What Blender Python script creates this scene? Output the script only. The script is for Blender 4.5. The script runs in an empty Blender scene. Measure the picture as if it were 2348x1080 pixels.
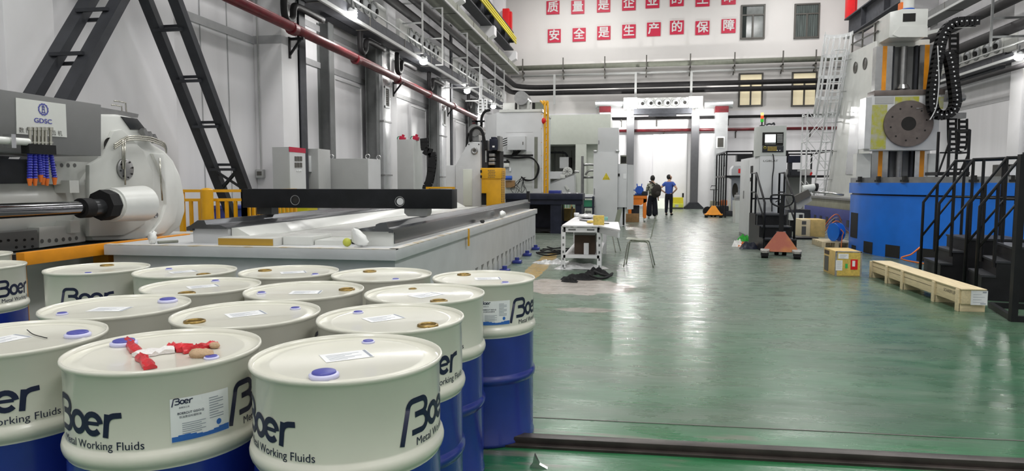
import bpy, bmesh, math, random
from mathutils import Vector, Matrix
random.seed(7)
PI = math.pi
S = bpy.context.scene
C = S.collection

# ------------------------------------------------------------------ camera
F = 1530.0; PITCH = 0.0788; HC = 1.405
YAW = math.atan(266 / 1530 * math.cos(PITCH))
cd = bpy.data.cameras.new('camera'); cam = bpy.data.objects.new('camera', cd); C.objects.link(cam)
cd.sensor_fit = 'HORIZONTAL'; cd.sensor_width = 36; cd.lens = 36 * F / 2348
cd.clip_start = 0.05; cd.clip_end = 300
cam.location = (0, 0, HC); cam.rotation_euler = (PI / 2 - PITCH, 0, YAW)
S.camera = cam
# ------------------------------------------------------------------ colour management, world
S.view_settings.view_transform = 'Standard'; S.view_settings.look = 'None'
S.view_settings.exposure = 0.0; S.view_settings.gamma = 1.0; S.view_settings.use_curve_mapping = False
w = bpy.data.worlds.new('world'); S.world = w; w.use_nodes = True
w.node_tree.nodes['Background'].inputs[0].default_value = (0.9, 0.95, 1, 1)
w.node_tree.nodes['Background'].inputs[1].default_value = 0.3
# ------------------------------------------------------------------ hall lights (high-bay lamps under the roof)
def area(x, y, z, sx, sy, p, col=(1, .99, .97), rot=(0, 0, 0)):
    l = bpy.data.lights.new('high_bay_light', 'AREA'); l.shape = 'RECTANGLE'; l.size = sx; l.size_y = sy
    l.energy = p; l.color = col
    o = bpy.data.objects.new('high_bay_light', l); C.objects.link(o); o.location = (x, y, z); o.rotation_euler = rot
    return o
for yy in (-3, 6, 15, 24, 33):
    for xx in (-2.5, 8):
        area(xx, yy, 12.6, 2.2, 3.4, 455)

# ------------------------------------------------------------------ pixel ray helper: a photo pixel becomes a point on a chosen plane
def ray(px, py):
    a = (px - 1174) / F; b = (540 - py) / F
    c, s = math.cos(PITCH), math.sin(PITCH)
    X = a; Y = c + b * s; Z = -s + b * c
    cy, sy = math.cos(YAW), math.sin(YAW)
    return X * cy - Y * sy, X * sy + Y * cy, Z
def P(px, py, X=None, Y=None, Z=None):
    r = ray(px, py)
    t = (Z - HC) / r[2] if Z is not None else (Y / r[1] if Y is not None else X / r[0])
    return Vector((r[0] * t, r[1] * t, r[2] * t + HC))

# ------------------------------------------------------------------ materials
MAT = {}
def mat(n, col, rough=.5, metal=0., var=.06, scale=6., bump=0., bscale=60., emit=0., coat=0., spec=.5, stretch=(1, 1, 1), alpha=1, trans=0., col2=None, thr=None):
    m = bpy.data.materials.new(n); m.use_nodes = True; MAT[n] = m
    nt = m.node_tree; N = nt.nodes; L = nt.links; b = N['Principled BSDF']
    b.inputs['Roughness'].default_value = rough; b.inputs['Metallic'].default_value = metal
    b.inputs['Specular IOR Level'].default_value = spec
    b.inputs['Coat Weight'].default_value = coat; b.inputs['Coat Roughness'].default_value = .12
    b.inputs['Transmission Weight'].default_value = trans; b.inputs['Alpha'].default_value = alpha
    tc = N.new('ShaderNodeTexCoord'); mp = N.new('ShaderNodeMapping'); mp.inputs['Scale'].default_value = stretch
    L.new(tc.outputs['Object'], mp.inputs['Vector'])
    nz = N.new('ShaderNodeTexNoise'); nz.inputs['Scale'].default_value = scale; nz.inputs['Detail'].default_value = 4
    L.new(mp.outputs['Vector'], nz.inputs['Vector'])
    rp = N.new('ShaderNodeValToRGB'); L.new(nz.outputs['Fac'], rp.inputs['Fac'])
    c2 = col2 if col2 else tuple(min(1, c * (1 + var)) for c in col)
    c1 = col if col2 else tuple(c * (1 - var) for c in col)
    rp.color_ramp.elements[0].color = (*c1, 1); rp.color_ramp.elements[1].color = (*c2, 1)
    rp.color_ramp.elements[0].position, rp.color_ramp.elements[1].position = thr if thr else (.3, .7)
    L.new(rp.outputs['Color'], b.inputs['Base Color'])
    if bump:
        n2 = N.new('ShaderNodeTexNoise'); n2.inputs['Scale'].default_value = bscale; n2.inputs['Detail'].default_value = 3
        L.new(mp.outputs['Vector'], n2.inputs['Vector'])
        bp = N.new('ShaderNodeBump'); bp.inputs['Strength'].default_value = bump; bp.inputs['Distance'].default_value = .01
        L.new(n2.outputs['Fac'], bp.inputs['Height']); L.new(bp.outputs['Normal'], b.inputs['Normal'])
    if emit:
        b.inputs['Emission Color'].default_value = (*col, 1); b.inputs['Emission Strength'].default_value = emit
    return m
def floor_mat():
    m = mat('floor_epoxy', (.05, .22, .105), .3)
    nt = m.node_tree; N = nt.nodes; L = nt.links; b = N['Principled BSDF']
    tc = N.new('ShaderNodeNewGeometry')
    def noise(scale, st, det=5):
        mp = N.new('ShaderNodeMapping'); mp.inputs['Scale'].default_value = st; L.new(tc.outputs['Position'], mp.inputs['Vector'])
        n = N.new('ShaderNodeTexNoise'); n.inputs['Scale'].default_value = scale; n.inputs['Detail'].default_value = det
        L.new(mp.outputs['Vector'], n.inputs['Vector']); return n.outputs['Fac']
    def ramp(src, stops):
        r = N.new('ShaderNodeValToRGB'); L.new(src, r.inputs['Fac'])
        e = r.color_ramp.elements
        e[0].position, e[0].color = stops[0][0], (*stops[0][1], 1); e[1].position, e[1].color = stops[-1][0], (*stops[-1][1], 1)
        for p, c in stops[1:-1]:
            q = e.new(p); q.color = (*c, 1)
        return r.outputs['Color']
    def mix(f, a, bb):
        x = N.new('ShaderNodeMix'); x.data_type = 'RGBA'
        if isinstance(f, float): x.inputs[0].default_value = f
        else: L.new(f, x.inputs[0])
        L.new(a, x.inputs[6]); L.new(bb, x.inputs[7]); return x.outputs[2]
    g = ramp(noise(1.1, (1, 1.6, 1)), [(.3, (.014, .080, .034)), (.5, (.027, .112, .050)), (.72, (.048, .142, .072))])
    dirt = ramp(noise(2.2, (.5, 3.2, 1), 8), [(.35, (.07, .10, .072)), (.7, (.16, .175, .14))])
    f1 = ramp(noise(.8, (.7, 2.4, 1), 9), [(.42, (0, 0, 0)), (.80, (.7, .7, .7))])
    c = mix(f1, g, dirt)
    sx = N.new('ShaderNodeSeparateXYZ'); L.new(tc.outputs['Position'], sx.inputs['Vector'])
    def yramp(a, b_, hi):
        mr = N.new('ShaderNodeMapRange'); L.new(sx.outputs['Y'], mr.inputs['Value'])
        mr.inputs['From Min'].default_value = a; mr.inputs['From Max'].default_value = b_; mr.inputs['To Max'].default_value = hi; return mr.outputs['Result']
    # greyer down the aisle: grazing reflection of pale walls put into the colour
    grey = ramp(noise(1.3, (.6, 3., 1), 8), [(.3, (.105, .135, .112)), (.7, (.225, .245, .215))])
    c = mix(yramp(5.5, 15, .9), c, grey)
    # deeper green, scuffed strip on the near side of the floor rail
    near = ramp(noise(2.6, (.5, 2.6, 1), 7), [(.44, (.012, .125, .04)), (.56, (.02, .15, .055)), (.66, (.15, .15, .115))])
    c = mix(yramp(3.95, 3.75, .85), c, near)
    # fine trowel streaks
    st = ramp(noise(7, (.45, 7, 1), 7), [(.36, (.86, .86, .86)), (.66, (1.10, 1.10, 1.10))])
    mu = N.new('ShaderNodeMix'); mu.data_type = 'RGBA'; mu.blend_type = 'MULTIPLY'; mu.inputs[0].default_value = 1
    L.new(c, mu.inputs[6]); L.new(st, mu.inputs[7]); c = mu.outputs[2]
    # bare concrete patch beside the table
    def patch(cx, cy, rx, ry, jit):
        mp = N.new('ShaderNodeMapping'); mp.vector_type = 'TEXTURE'
        mp.inputs['Location'].default_value = (cx, cy, 0); mp.inputs['Scale'].default_value = (rx, ry, 1)
        L.new(tc.outputs['Position'], mp.inputs['Vector'])
        ln = N.new('ShaderNodeVectorMath'); ln.operation = 'LENGTH'; L.new(mp.outputs['Vector'], ln.inputs[0])
        ad = N.new('ShaderNodeMath'); ad.operation = 'MULTIPLY_ADD'; L.new(noise(3.5, (1, 1, 1), 6), ad.inputs[0]); ad.inputs[1].default_value = jit
        L.new(ln.outputs['Value'], ad.inputs[2])
        return ramp(ad.outputs[0], [(.0, (1, 1, 1)), (.93, (1, 1, 1)), (1.0, (0, 0, 0))])
    con = ramp(noise(9, (1, 1, 1), 6), [(.3, (.30, .27, .24)), (.7, (.42, .38, .345))])
    c = mix(patch(-.75, 9.0, 1.15, .92, .5), c, con)
    con2 = ramp(noise(9, (1, 1, 1), 6), [(.3, (.17, .17, .14)), (.7, (.27, .25, .21))])
    c = mix(patch(-.42, 7.35, .48, .22, .7), c, con2)
    ora = ramp(noise(14, (1, 1, 1), 6), [(.4, (.45, .27, .03)), (.7, (.25, .22, .12))])
    c = mix(patch(-1.45, 11.2, .22, 3.6, .5), c, ora)
    L.new(c, b.inputs['Base Color'])
    rr = ramp(noise(3, (.8, 2.4, 1), 6), [(.3, (.22, .22, .22)), (.7, (.36, .36, .36))]); L.new(rr, b.inputs['Roughness'])
    bp = N.new('ShaderNodeBump'); bp.inputs['Strength'].default_value = .10; bp.inputs['Distance'].default_value = .012
    L.new(noise(11, (.5, 5, 1), 5), bp.inputs['Height']); L.new(bp.outputs['Normal'], b.inputs['Normal'])
    b.inputs['Specular IOR Level'].default_value = .5
    return m
floor_mat()
mat('wall_white', (.80, .79, .805), .45, var=.04, scale=1.2, bump=.02, bscale=3)
mat('wall_panel', (.76, .75, .77), .28, var=.05, scale=.8, stretch=(1, 3, .15), bump=.06, bscale=5)
mat('wall_upper', (.74, .715, .70), .6, var=.03, scale=.5)
mat('wall_lower', (.79, .775, .80), .3, var=.04, scale=.8, stretch=(3, 1, .2), bump=.05, bscale=4)
mat('band_grey', (.42, .42, .43), .4)
mat('ceiling_grey', (.45, .45, .45), .8)
mat('drum_cream', (.71, .70, .61), .3, var=.03, scale=5, coat=.4, bump=.015, bscale=6)
mat('drum_blue', (.012, .03, .25), .25, var=.12, scale=5, coat=.5, bump=.015, bscale=6)
mat('logo_navy', (.008, .012, .045), .45, var=.1)
mat('paper', (.82, .83, .84), .5, var=.03)
mat('print_grey', (.30, .33, .38), .6)
mat('print_blue', (.03, .14, .48), .5, var=.2)
mat('post_grey', (.085, .085, .092), .45)
mat('rail_brown', (.042, .034, .030), .42, .2, var=.35, scale=8)
mat('cap_blue', (.07, .075, .36), .35)
mat('cast_white_shaded', (.56, .57, .54), .35, var=.05, scale=3)  # casting white darkened: shade on the headstock front put into the colour
mat('shaft_chrome', (.22, .22, .23), .14, .95)
mat('cap_lilac', (.60, .60, .82), .35)
mat('brass_dark', (.28, .19, .06), .35, .8)
mat('hole_dark', (.012, .011, .01), .8)
mat('foil_red', (.55, .02, .03), .3, var=.25, scale=30, bump=.6, bscale=40)
mat('foil_white', (.78, .76, .74), .4, var=.1, scale=30, bump=.6, bscale=40)
mat('tissue_tan', (.48, .33, .2), .8, bump=.8, bscale=50)
mat('cast_grey', (.58, .59, .60), .42, var=.06, scale=3, bump=.03, bscale=12)
mat('cast_white', (.70, .71, .68), .3, var=.05, scale=3, coat=.2)
mat('bed_top', (.62, .62, .59), .25, var=.1, scale=3, stretch=(1, .2, 1))
mat('rust_edge', (.70, .68, .64), .45, scale=7, col2=(.52, .36, .12), thr=(.5, .72))
mat('rust_smear', (.50, .30, .03), .45, scale=2.5, col2=(.36, .22, .04), thr=(.3, .7), stretch=(.4, 1, 4))
mat('steel_dark', (.045, .047, .05), .28, .3, var=.2)
mat('steel_rail', (.13, .135, .145), .22, .75, var=.2, scale=3, stretch=(1, .1, 1))
mat('steel_bright', (.62, .62, .62), .22, .95, var=.1, scale=8)
mat('steel_mid', (.30, .30, .30), .35, .7, var=.12, scale=8)
mat('foil_duct', (.66, .67, .68), .27, .75, var=.08, scale=5, bump=.25, bscale=6)
mat('black_beam', (.010, .011, .013), .45, var=.3, scale=6, spec=.22)
mat('black_paint', (.014, .014, .016), .4, var=.2, spec=.22)
mat('black_rubber', (.016, .016, .017), .7, var=.2, spec=.22)
mat('gantry_grey', (.035, .037, .043), .45, var=.18, scale=5, spec=.22)
mat('pipe_black', (.014, .013, .014), .6, var=.2, scale=8, spec=.22)
mat('pipe_red', (.12, .010, .015), .35, var=.3, scale=5)
mat('girder_dark', (.05, .052, .06), .6, var=.2, spec=.22)
mat('tray_grey', (.145, .15, .15), .5, var=.1)
mat('tray_green', (.20, .21, .17), .5, var=.1)
mat('yellow_paint', (.72, .36, .005), .4, var=.08)
mat('yellow_line', (.65, .55, .02), .4)
mat('orange_paint', (.80, .30, .01), .4, var=.08)
mat('orange_hot', (.85, .22, .015), .4)
mat('machine_grey', (.17, .172, .172), .4, var=.06, scale=3)
mat('cabinet_grey', (.40, .405, .40), .4, var=.04, scale=3)
mat('cabinet_light', (.62, .63, .64), .4, var=.03, scale=3)
mat('cabinet_pale', (.55, .57, .55), .4, var=.03)
mat('enclosure_pale', (.66, .69, .62), .45, var=.03)
mat('navy_dark', (.02, .023, .04), .4, var=.25, spec=.22)
mat('hose_blue', (.02, .025, .35), .4)
mat('nozzle_orange', (.75, .17, .02), .45)
mat('sign_red', (.56, .012, .055), .5, var=.05)
mat('text_white', (.72, .70, .70), .5)
mat('glass_dark', (.20, .215, .21), .12, var=.2, scale=3, spec=.6)
mat('curtain', (.10, .12, .115), .8, var=.5, scale=6, stretch=(6, 1, .2))
mat('window_lit', (.78, .68, .46), .5, emit=.45)
mat('frame_dark', (.09, .085, .075), .5)
mat('lamp_glow', (1, .99, .96), .3, emit=60)
mat('screen_glow', (.9, 1, .95), .3, emit=.9)
mat('red_bright', (.70, .008, .012), .4)
mat('crimson', (.45, .01, .045), .4)
mat('blue_machine', (.010, .165, .70), .38, var=.09, scale=2.5)
mat('blue_purple', (.03, .045, .26), .4, var=.12)
mat('olive_tint', (.30, .29, .22), .5, var=.1)
mat('plate_yellowgreen', (.42, .42, .05), .45, scale=5, col2=(.42, .42, .36), thr=(.42, .68))
mat('faceplate', (.15, .125, .115), .42, .3, var=.15, scale=6)
mat('wood_crate', (.72, .60, .38), .65, var=.12, scale=5, stretch=(1, 12, 12), bump=.1)
mat('wood_cross', (.70, .58, .36), .65, var=.12, scale=5, stretch=(10, 1, 10), bump=.1)
mat('carton', (.58, .40, .14), .7, var=.15, scale=9)
mat('carton_brown', (.33, .19, .08), .7, var=.15, scale=9)
mat('carton_dark', (.07, .045, .03), .8, var=.15)
mat('carton_grid', (.62, .45, .10), .7, var=.2, scale=30)
mat('cloth_black', (.012, .012, .013), .95, var=.4, scale=20, bump=.6, bscale=25)
mat('plastic_clear', (.62, .62, .62), .25, var=.2, scale=14, bump=.7, bscale=18)
mat('plastic_white', (.85, .86, .84), .4, var=.05, bump=.4, bscale=14)
mat('lime', (.55, .58, .08), .5)
mat('green_bag', (.03, .42, .04), .4, bump=.4, bscale=20)
mat('green_frame', (.03, .22, .12), .4)
mat('teal', (.25, .55, .48), .5)
mat('skin', (.50, .29, .19), .5, var=.05)
mat('hair', (.008, .007, .007), .6, var=.3)
mat('shirt_blue', (.045, .10, .42), .8, var=.1)
mat('trousers', (.012, .013, .02), .85, var=.2, spec=.22)
mat('camo', (.42, .42, .34), .85, scale=14, col2=(.07, .08, .06), thr=(.46, .54))
mat('backpack', (.02, .016, .013), .8, var=.3)
mat('shoe_white', (.75, .75, .75), .6)
mat('motor_blue', (.02, .10, .5), .4)
mat('chair_seat', (.50, .52, .43), .35, var=.08)
mat('chrome', (.50, .49, .43), .22, .95)
mat('jack_red', (.30, .065, .03), .5, scale=3.5, col2=(.42, .16, .02), thr=(.45, .75))
mat('worn_grey', (.28, .27, .25), .55, var=.3, scale=12)
mat('lamp_red', (.9, .10, .02), .3, emit=.5)
mat('lamp_amber', (.95, .8, .3), .3, emit=.6)
mat('lamp_green', (.03, .5, .03), .3, emit=.3)
mat('sign_yellow', (.85, .68, .01), .5)
mat('green_small', (.05, .45, .10), .5)

# ------------------------------------------------------------------ mesh builder
def mx(c, rot=None):
    m = Matrix.Translation(Vector(c))
    return m @ rot if rot else m
class B:
    def __init__(s): s.bm = bmesh.new()
    def _fin(s, verts, bev):
        if bev:
            es = list({e for v in verts for e in v.link_edges})
            bmesh.ops.bevel(s.bm, geom=es, offset=bev, segments=2, affect='EDGES', profile=.6)
    def box(s, x0, y0, z0, x1, y1, z1, bev=0):
        r = bmesh.ops.create_cube(s.bm, size=1, matrix=Matrix.Translation(((x0+x1)/2, (y0+y1)/2, (z0+z1)/2)) @ Matrix.Diagonal((abs(x1-x0), abs(y1-y0), abs(z1-z0), 1)))
        s._fin(r['verts'], bev); return s
    def obox(s, c, size, rot=None, bev=0):
        r = bmesh.ops.create_cube(s.bm, size=1, matrix=mx(c, rot) @ Matrix.Diagonal((*size, 1)))
        s._fin(r['verts'], bev); return s
    def cyl(s, p0, p1, r, r2=None, n=16, bev=0):
        p0, p1 = Vector(p0), Vector(p1); d = p1 - p0; r2 = r if r2 is None else r2
        q = d.to_track_quat('Z', 'Y').to_matrix().to_4x4()
        rr = bmesh.ops.create_cone(s.bm, cap_ends=True, segments=n, radius1=r, radius2=r2, depth=d.length, matrix=Matrix.Translation((p0+p1)/2) @ q)
        if bev:
            es = [e for e in {e for v in rr['verts'] for e in v.link_edges} if len([f for f in e.link_faces if len(f.verts) > 4]) == 1]
            bmesh.ops.bevel(s.bm, geom=es, offset=bev, segments=2, affect='EDGES')
        return s
    def sph(s, c, r, sc=(1, 1, 1), n=16, rot=None):
        m = mx(c, rot) @ Matrix.Diagonal((*sc, 1))
        bmesh.ops.create_uvsphere(s.bm, u_segments=n, v_segments=max(6, n*2//3), radius=r, matrix=m); return s
    def bar(s, p0, p1, w=.04, h=None, up=(0, 0, 1)):
        p0, p1 = Vector(p0), Vector(p1); d = p1 - p0; h = w if h is None else h
        z = d.normalized(); u = Vector(up)
        if abs(z.dot(u)) > .99: u = Vector((0, 1, 0))
        x = u.cross(z).normalized(); y = z.cross(x)
        m = Matrix((x, y, z)).transposed().to_4x4(); m.translation = (p0 + p1) / 2
        bmesh.ops.create_cube(s.bm, size=1, matrix=m @ Matrix.Diagonal((w, h, d.length, 1))); return s
    def tube(s, pts, r, n=8, closed=False):
        pts = [Vector(p) for p in pts]; rings = []; k = len(pts); up = None
        for i, p in enumerate(pts):
            a = pts[i-1] if (i > 0 or closed) else p; b = pts[(i+1) % k] if (i < k-1 or closed) else p
            t = (b - a).normalized()
            if up is None:
                up = Vector((0, 0, 1)) if abs(t.z) < .9 else Vector((1, 0, 0))
            x = up.cross(t)
            if x.length < 1e-4: x = Vector((1, 0, .1)).cross(t)
            x.normalize(); y = t.cross(x); up = y
            rad = r[i] if isinstance(r, (list, tuple)) else r
            rings.append([s.bm.verts.new(p + (x*math.cos(2*PI*j/n) + y*math.sin(2*PI*j/n))*rad) for j in range(n)])
        for i in range(k if closed else k-1):
            A, Bb = rings[i], rings[(i+1) % k]
            for j in range(n): s.bm.faces.new((A[j], A[(j+1) % n], Bb[(j+1) % n], Bb[j]))
        if not closed:
            s.bm.faces.new(rings[0][::-1]); s.bm.faces.new(rings[-1])
        return s
    def lathe(s, prof, n=32, m=None, cap=True):
        m = m or Matrix.Identity(4); rings = []
        for r, z in prof:
            rings.append([s.bm.verts.new(m @ Vector((r*math.cos(2*PI*j/n), r*math.sin(2*PI*j/n), z))) for j in range(n)] if r > 1e-6 else [s.bm.verts.new(m @ Vector((0, 0, z)))])
        for A, Bb in zip(rings, rings[1:]):
            for j in range(n):
                k = (j+1) % n
                if len(A) == 1 and len(Bb) == 1: continue
                if len(A) == 1: s.bm.faces.new((A[0], Bb[k], Bb[j]))
                elif len(Bb) == 1: s.bm.faces.new((A[j], A[k], Bb[0]))
                else: s.bm.faces.new((A[j], A[k], Bb[k], Bb[j]))
        if cap:
            if len(rings[0]) > 1: s.bm.faces.new(rings[0][::-1])
            if len(rings[-1]) > 1: s.bm.faces.new(rings[-1])
        return s
    def prism(s, pts, plane, lo, hi, bev=0):
        def v(a, b, c): return {'XY': (a, b, c), 'XZ': (a, c, b), 'YZ': (c, a, b)}[plane]
        A = [s.bm.verts.new(v(a, b, lo)) for a, b in pts]; Z = [s.bm.verts.new(v(a, b, hi)) for a, b in pts]
        k = len(pts); fs = [s.bm.faces.new(A[::-1]), s.bm.faces.new(Z)]
        for i in range(k): fs.append(s.bm.faces.new((A[i], A[(i+1) % k], Z[(i+1) % k], Z[i])))
        bmesh.ops.recalc_face_normals(s.bm, faces=fs); s._fin(A + Z, bev); return s
    def poly(s, pts):
        s.bm.faces.new([s.bm.verts.new(p) for p in pts]); return s
    def xf(s, m): s.bm.transform(m); return s
    def mapv(s, f):
        for v in s.bm.verts: v.co = f(v.co)
        return s

WM = {}
def uniq(m): return MAT[m] if isinstance(m, str) else m
def obj(name, b, m, par=None, local=False, ang=35, world=True):
    """link the builder as one mesh object; vertices are in world coordinates unless local"""
    bm = b.bm
    if par is not None and not local: bm.transform(WM[par.name].inverted())
    org = None
    if par is None:
        xs = [v.co for v in bm.verts]
        lo = Vector([min(v[i] for v in xs) for i in range(3)]); hi = Vector([max(v[i] for v in xs) for i in range(3)])
        org = Vector(((lo.x+hi.x)/2, (lo.y+hi.y)/2, lo.z)); bm.transform(Matrix.Translation(-org))
    ca = math.radians(ang)
    for f in bm.faces: f.smooth = True
    for e in bm.edges:
        if len(e.link_faces) != 2 or e.calc_face_angle(0) > ca: e.smooth = False
    me = bpy.data.meshes.new(name); bm.to_mesh(me); bm.free()
    for k in (m if isinstance(m, (list, tuple)) else [m]): me.materials.append(uniq(k))
    o = bpy.data.objects.new(name, me); C.objects.link(o)
    if par is not None:
        o.parent = par; WM[o.name] = WM[par.name].copy()
    else:
        o.location = org; WM[o.name] = Matrix.Translation(org)
    return o
def tag(o, label, cat, group=None):
    o['label'] = label; o['category'] = cat
    if group: o['group'] = group
    return o
def thing(name, label, cat, loc=(0, 0, 0), rz=0., group=None):
    o = bpy.data.objects.new(name, None); C.objects.link(o); o.empty_display_size = .1
    o.location = loc; o.rotation_euler = (0, 0, rz)
    WM[o.name] = Matrix.Translation(Vector(loc)) @ Matrix.Rotation(rz, 4, 'Z')
    return tag(o, label, cat, group)
def struct(name, b, m, **k):
    o = obj(name, b, m, **k)
    if o.parent is None: o['kind'] = 'structure'
    return o
def copy_tree(o, par=None):
    c = o.copy(); C.objects.link(c)
    if par is not None: c.parent = par
    WM[c.name] = WM[o.name].copy()
    for ch in [x for x in C.objects if x.parent == o]: copy_tree(ch, c)
    return c
def dup(o, loc, rz=0., label=None, group=None):
    c = copy_tree(o); c.location = loc; c.rotation_euler = (0, 0, rz)
    WM[c.name] = Matrix.Translation(Vector(loc)) @ Matrix.Rotation(rz, 4, 'Z')
    if label: c['label'] = label
    if group: c['group'] = group
    return c
def add_lbl(o, l): o['label'] = l; return o
def rotm(axis, a): return Matrix.Rotation(a, 4, axis)
def smooth_pts(pts, n=6):
    pts = [Vector(p) for p in pts]; out = []
    for i in range(len(pts)-1):
        p0 = pts[max(i-1, 0)]; p1 = pts[i]; p2 = pts[i+1]; p3 = pts[min(i+2, len(pts)-1)]
        for k in range(n):
            t = k/n
            out.append(.5*((2*p1) + (p2-p0)*t + (2*p0-5*p1+4*p2-p3)*t*t + (3*p1-p0-3*p2+p3)*t**3))
    out.append(pts[-1]); return out
# text as flat mesh verts in the XY plane -> builder
def text_b(body, size=1., align='CENTER', thick=0., ext=0., res=3):
    cu = bpy.data.curves.new('lettering', 'FONT'); cu.body = body; cu.size = size; cu.align_x = align; cu.align_y = 'CENTER'
    cu.offset = thick; cu.extrude = ext; cu.resolution_u = res
    o = bpy.data.objects.new('lettering', cu); C.objects.link(o)
    bpy.context.view_layer.update()
    dg = bpy.context.evaluated_depsgraph_get(); me = bpy.data.meshes.new_from_object(o.evaluated_get(dg))
    b = B(); b.bm.from_mesh(me)
    bpy.data.objects.remove(o); bpy.data.curves.remove(cu); bpy.data.meshes.remove(me)
    return b
def merge(dst, src, m=None):
    me = bpy.data.meshes.new('t'); 
    if m is not None: src.bm.transform(m)
    src.bm.to_mesh(me); src.bm.free(); dst.bm.from_mesh(me); bpy.data.meshes.remove(me); return dst
def stroke(b, pts, wd, closed=False):
    """thick 2D polyline as one mitred ribbon in the XY plane"""
    k = len(pts); pts = [Vector((p[0], p[1])) for p in pts]; Lf = []; Rt = []
    for i, p in enumerate(pts):
        a = pts[i-1] if (i > 0 or closed) else p; c = pts[(i+1) % k] if (i < k-1 or closed) else p
        t = (c - a).normalized(); nrm = Vector((-t.y, t.x)); h = wd/2
        Lf.append(b.bm.verts.new((*(p+nrm*h), 0))); Rt.append(b.bm.verts.new((*(p-nrm*h), 0)))
    for i in range(k if closed else k-1):
        j = (i+1) % k; b.bm.faces.new((Rt[i], Rt[j], Lf[j], Lf[i]))
    return b
def arc(cx, cy, rx, ry, a0, a1, n=10):
    return [(cx+rx*math.cos(math.radians(a0+(a1-a0)*i/n)), cy+ry*math.sin(math.radians(a0+(a1-a0)*i/n))) for i in range(n+1)]
# planes to stand lettering up: facing the camera (-Y), facing +X, facing -X
FRONT = Matrix.Rotation(PI/2, 4, 'X')
FACE_PX = Matrix.Rotation(PI/2, 4, 'Z') @ FRONT
FACE_NX = Matrix.Rotation(-PI/2, 4, 'Z') @ FRONT
# ================================================================== room shell
YB = 38.0; XL = -7.35; XR = 12.4; PL = -6.75; PR = 11.8
struct('floor', B().box(-7.8, -5, -.12, 12.8, 38.4, 0), 'floor_epoxy')
struct('ceiling', B().box(-7.8, -5, 13.2, 12.8, 38.4, 13.4), 'ceiling_grey')
b = B().box(XL-.3, -5, 0, XL, YB, 13.2); wl = struct('wall_left', b, 'wall_panel')
b = B().box(XR, -5, 0, XR+.3, YB, 13.2); wr = struct('wall_right', b, 'wall_panel')
wb = struct('wall_back', B().box(XL-.3, YB, 0, XR+.3, YB+.3, 5.3), 'wall_lower')
struct('wall_back', B().box(XL-.3, YB, 5.3, XR+.3, YB+.3, 13.2), 'wall_upper')
struct('wall_rear', B().box(XL-.3, -5.2, 0, XR+.3, -5, 13.2), 'wall_panel')
# white panelled casing along the left wall in front of the wall itself, its end shows as a corner
struct('trim_1', B().box(XL, 3.2, 0, -6.85, 9.35, 9), 'wall_panel')
n = 2
for k in range(-1, 5):                                   # left pillars, boxed in white panels
    y = 12.4 + 6*k
    struct('trim_%d' % n, B().box(XL, y, 0, PL, y+.66, 12, .015), 'wall_white'); n += 1
    struct('trim_%d' % n, B().box(PL-.63, y-.006, 4.14, PL+.006, y+.666, 4.3).box(PL-.63, y-.006, 5.0, PL+.006, y+.666, 5.12), 'band_grey'); n += 1
for y in (11, 17, 23, 29, 35):                           # right pillars
    struct('trim_%d' % n, B().box(PR, y, 0, XR, y+.66, 12, .015), 'wall_white'); n += 1
for z in (4.14, 5.0):
    struct('trim_%d' % n, B().box(XL, 9.4, z, XL+.03, YB, z+.14), 'band_grey'); n += 1
    struct('trim_%d' % n, B().box(XR-.03, 5, z, XR, YB, z+.14), 'band_grey'); n += 1
b = B()
for y in (9.9, 10.7, 11.5, 14.0, 20.4, 26.5, 32.5):      # vertical panel joints
    b.box(XL, y, 0, XL+.012, y+.02, 9)
b.box(-6.85, 6.3, 0, -6.838, 6.32, 9)
struct('trim_%d' % n, b, 'band_grey'); n += 1
struct('baseboard_back', B().box(XL, YB-.03, 0, XR, YB, .12), 'band_grey')
struct('baseboard_right', B().box(XR-.03, 5, 0, XR, YB, .12), 'band_grey')
# blanked-off wall windows in the left wall bays
for i, y in enumerate((16.0, 22.0, 28.0)):
    wdo = struct('window_%d' % (i+1), B().box(XL, y, .9, XL+.05, y+1.65, 4.0, .01), 'wall_panel')
    f = B()
    for a in ((y-.06, .84, y, 4.06), (y+1.65, .84, y+1.71, 4.06), (y-.06, 4.0, y+1.71, 4.06), (y-.06, .84, y+1.71, .9)): f.box(XL, a[0], a[1], XL+.075+.003*(a[2]-a[0] > 1), a[2], a[3])
    obj('window_frame', f, 'wall_white', wdo)
# sliding door in the back wall
dr = struct('door_1', B().box(1.35, YB-.05, .02, 5.0, YB, 4.1), 'wall_white')
obj('door_seam', B().box(3.16, YB-.062, .02, 3.2, YB-.05, 4.1), 'band_grey', dr)
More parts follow.
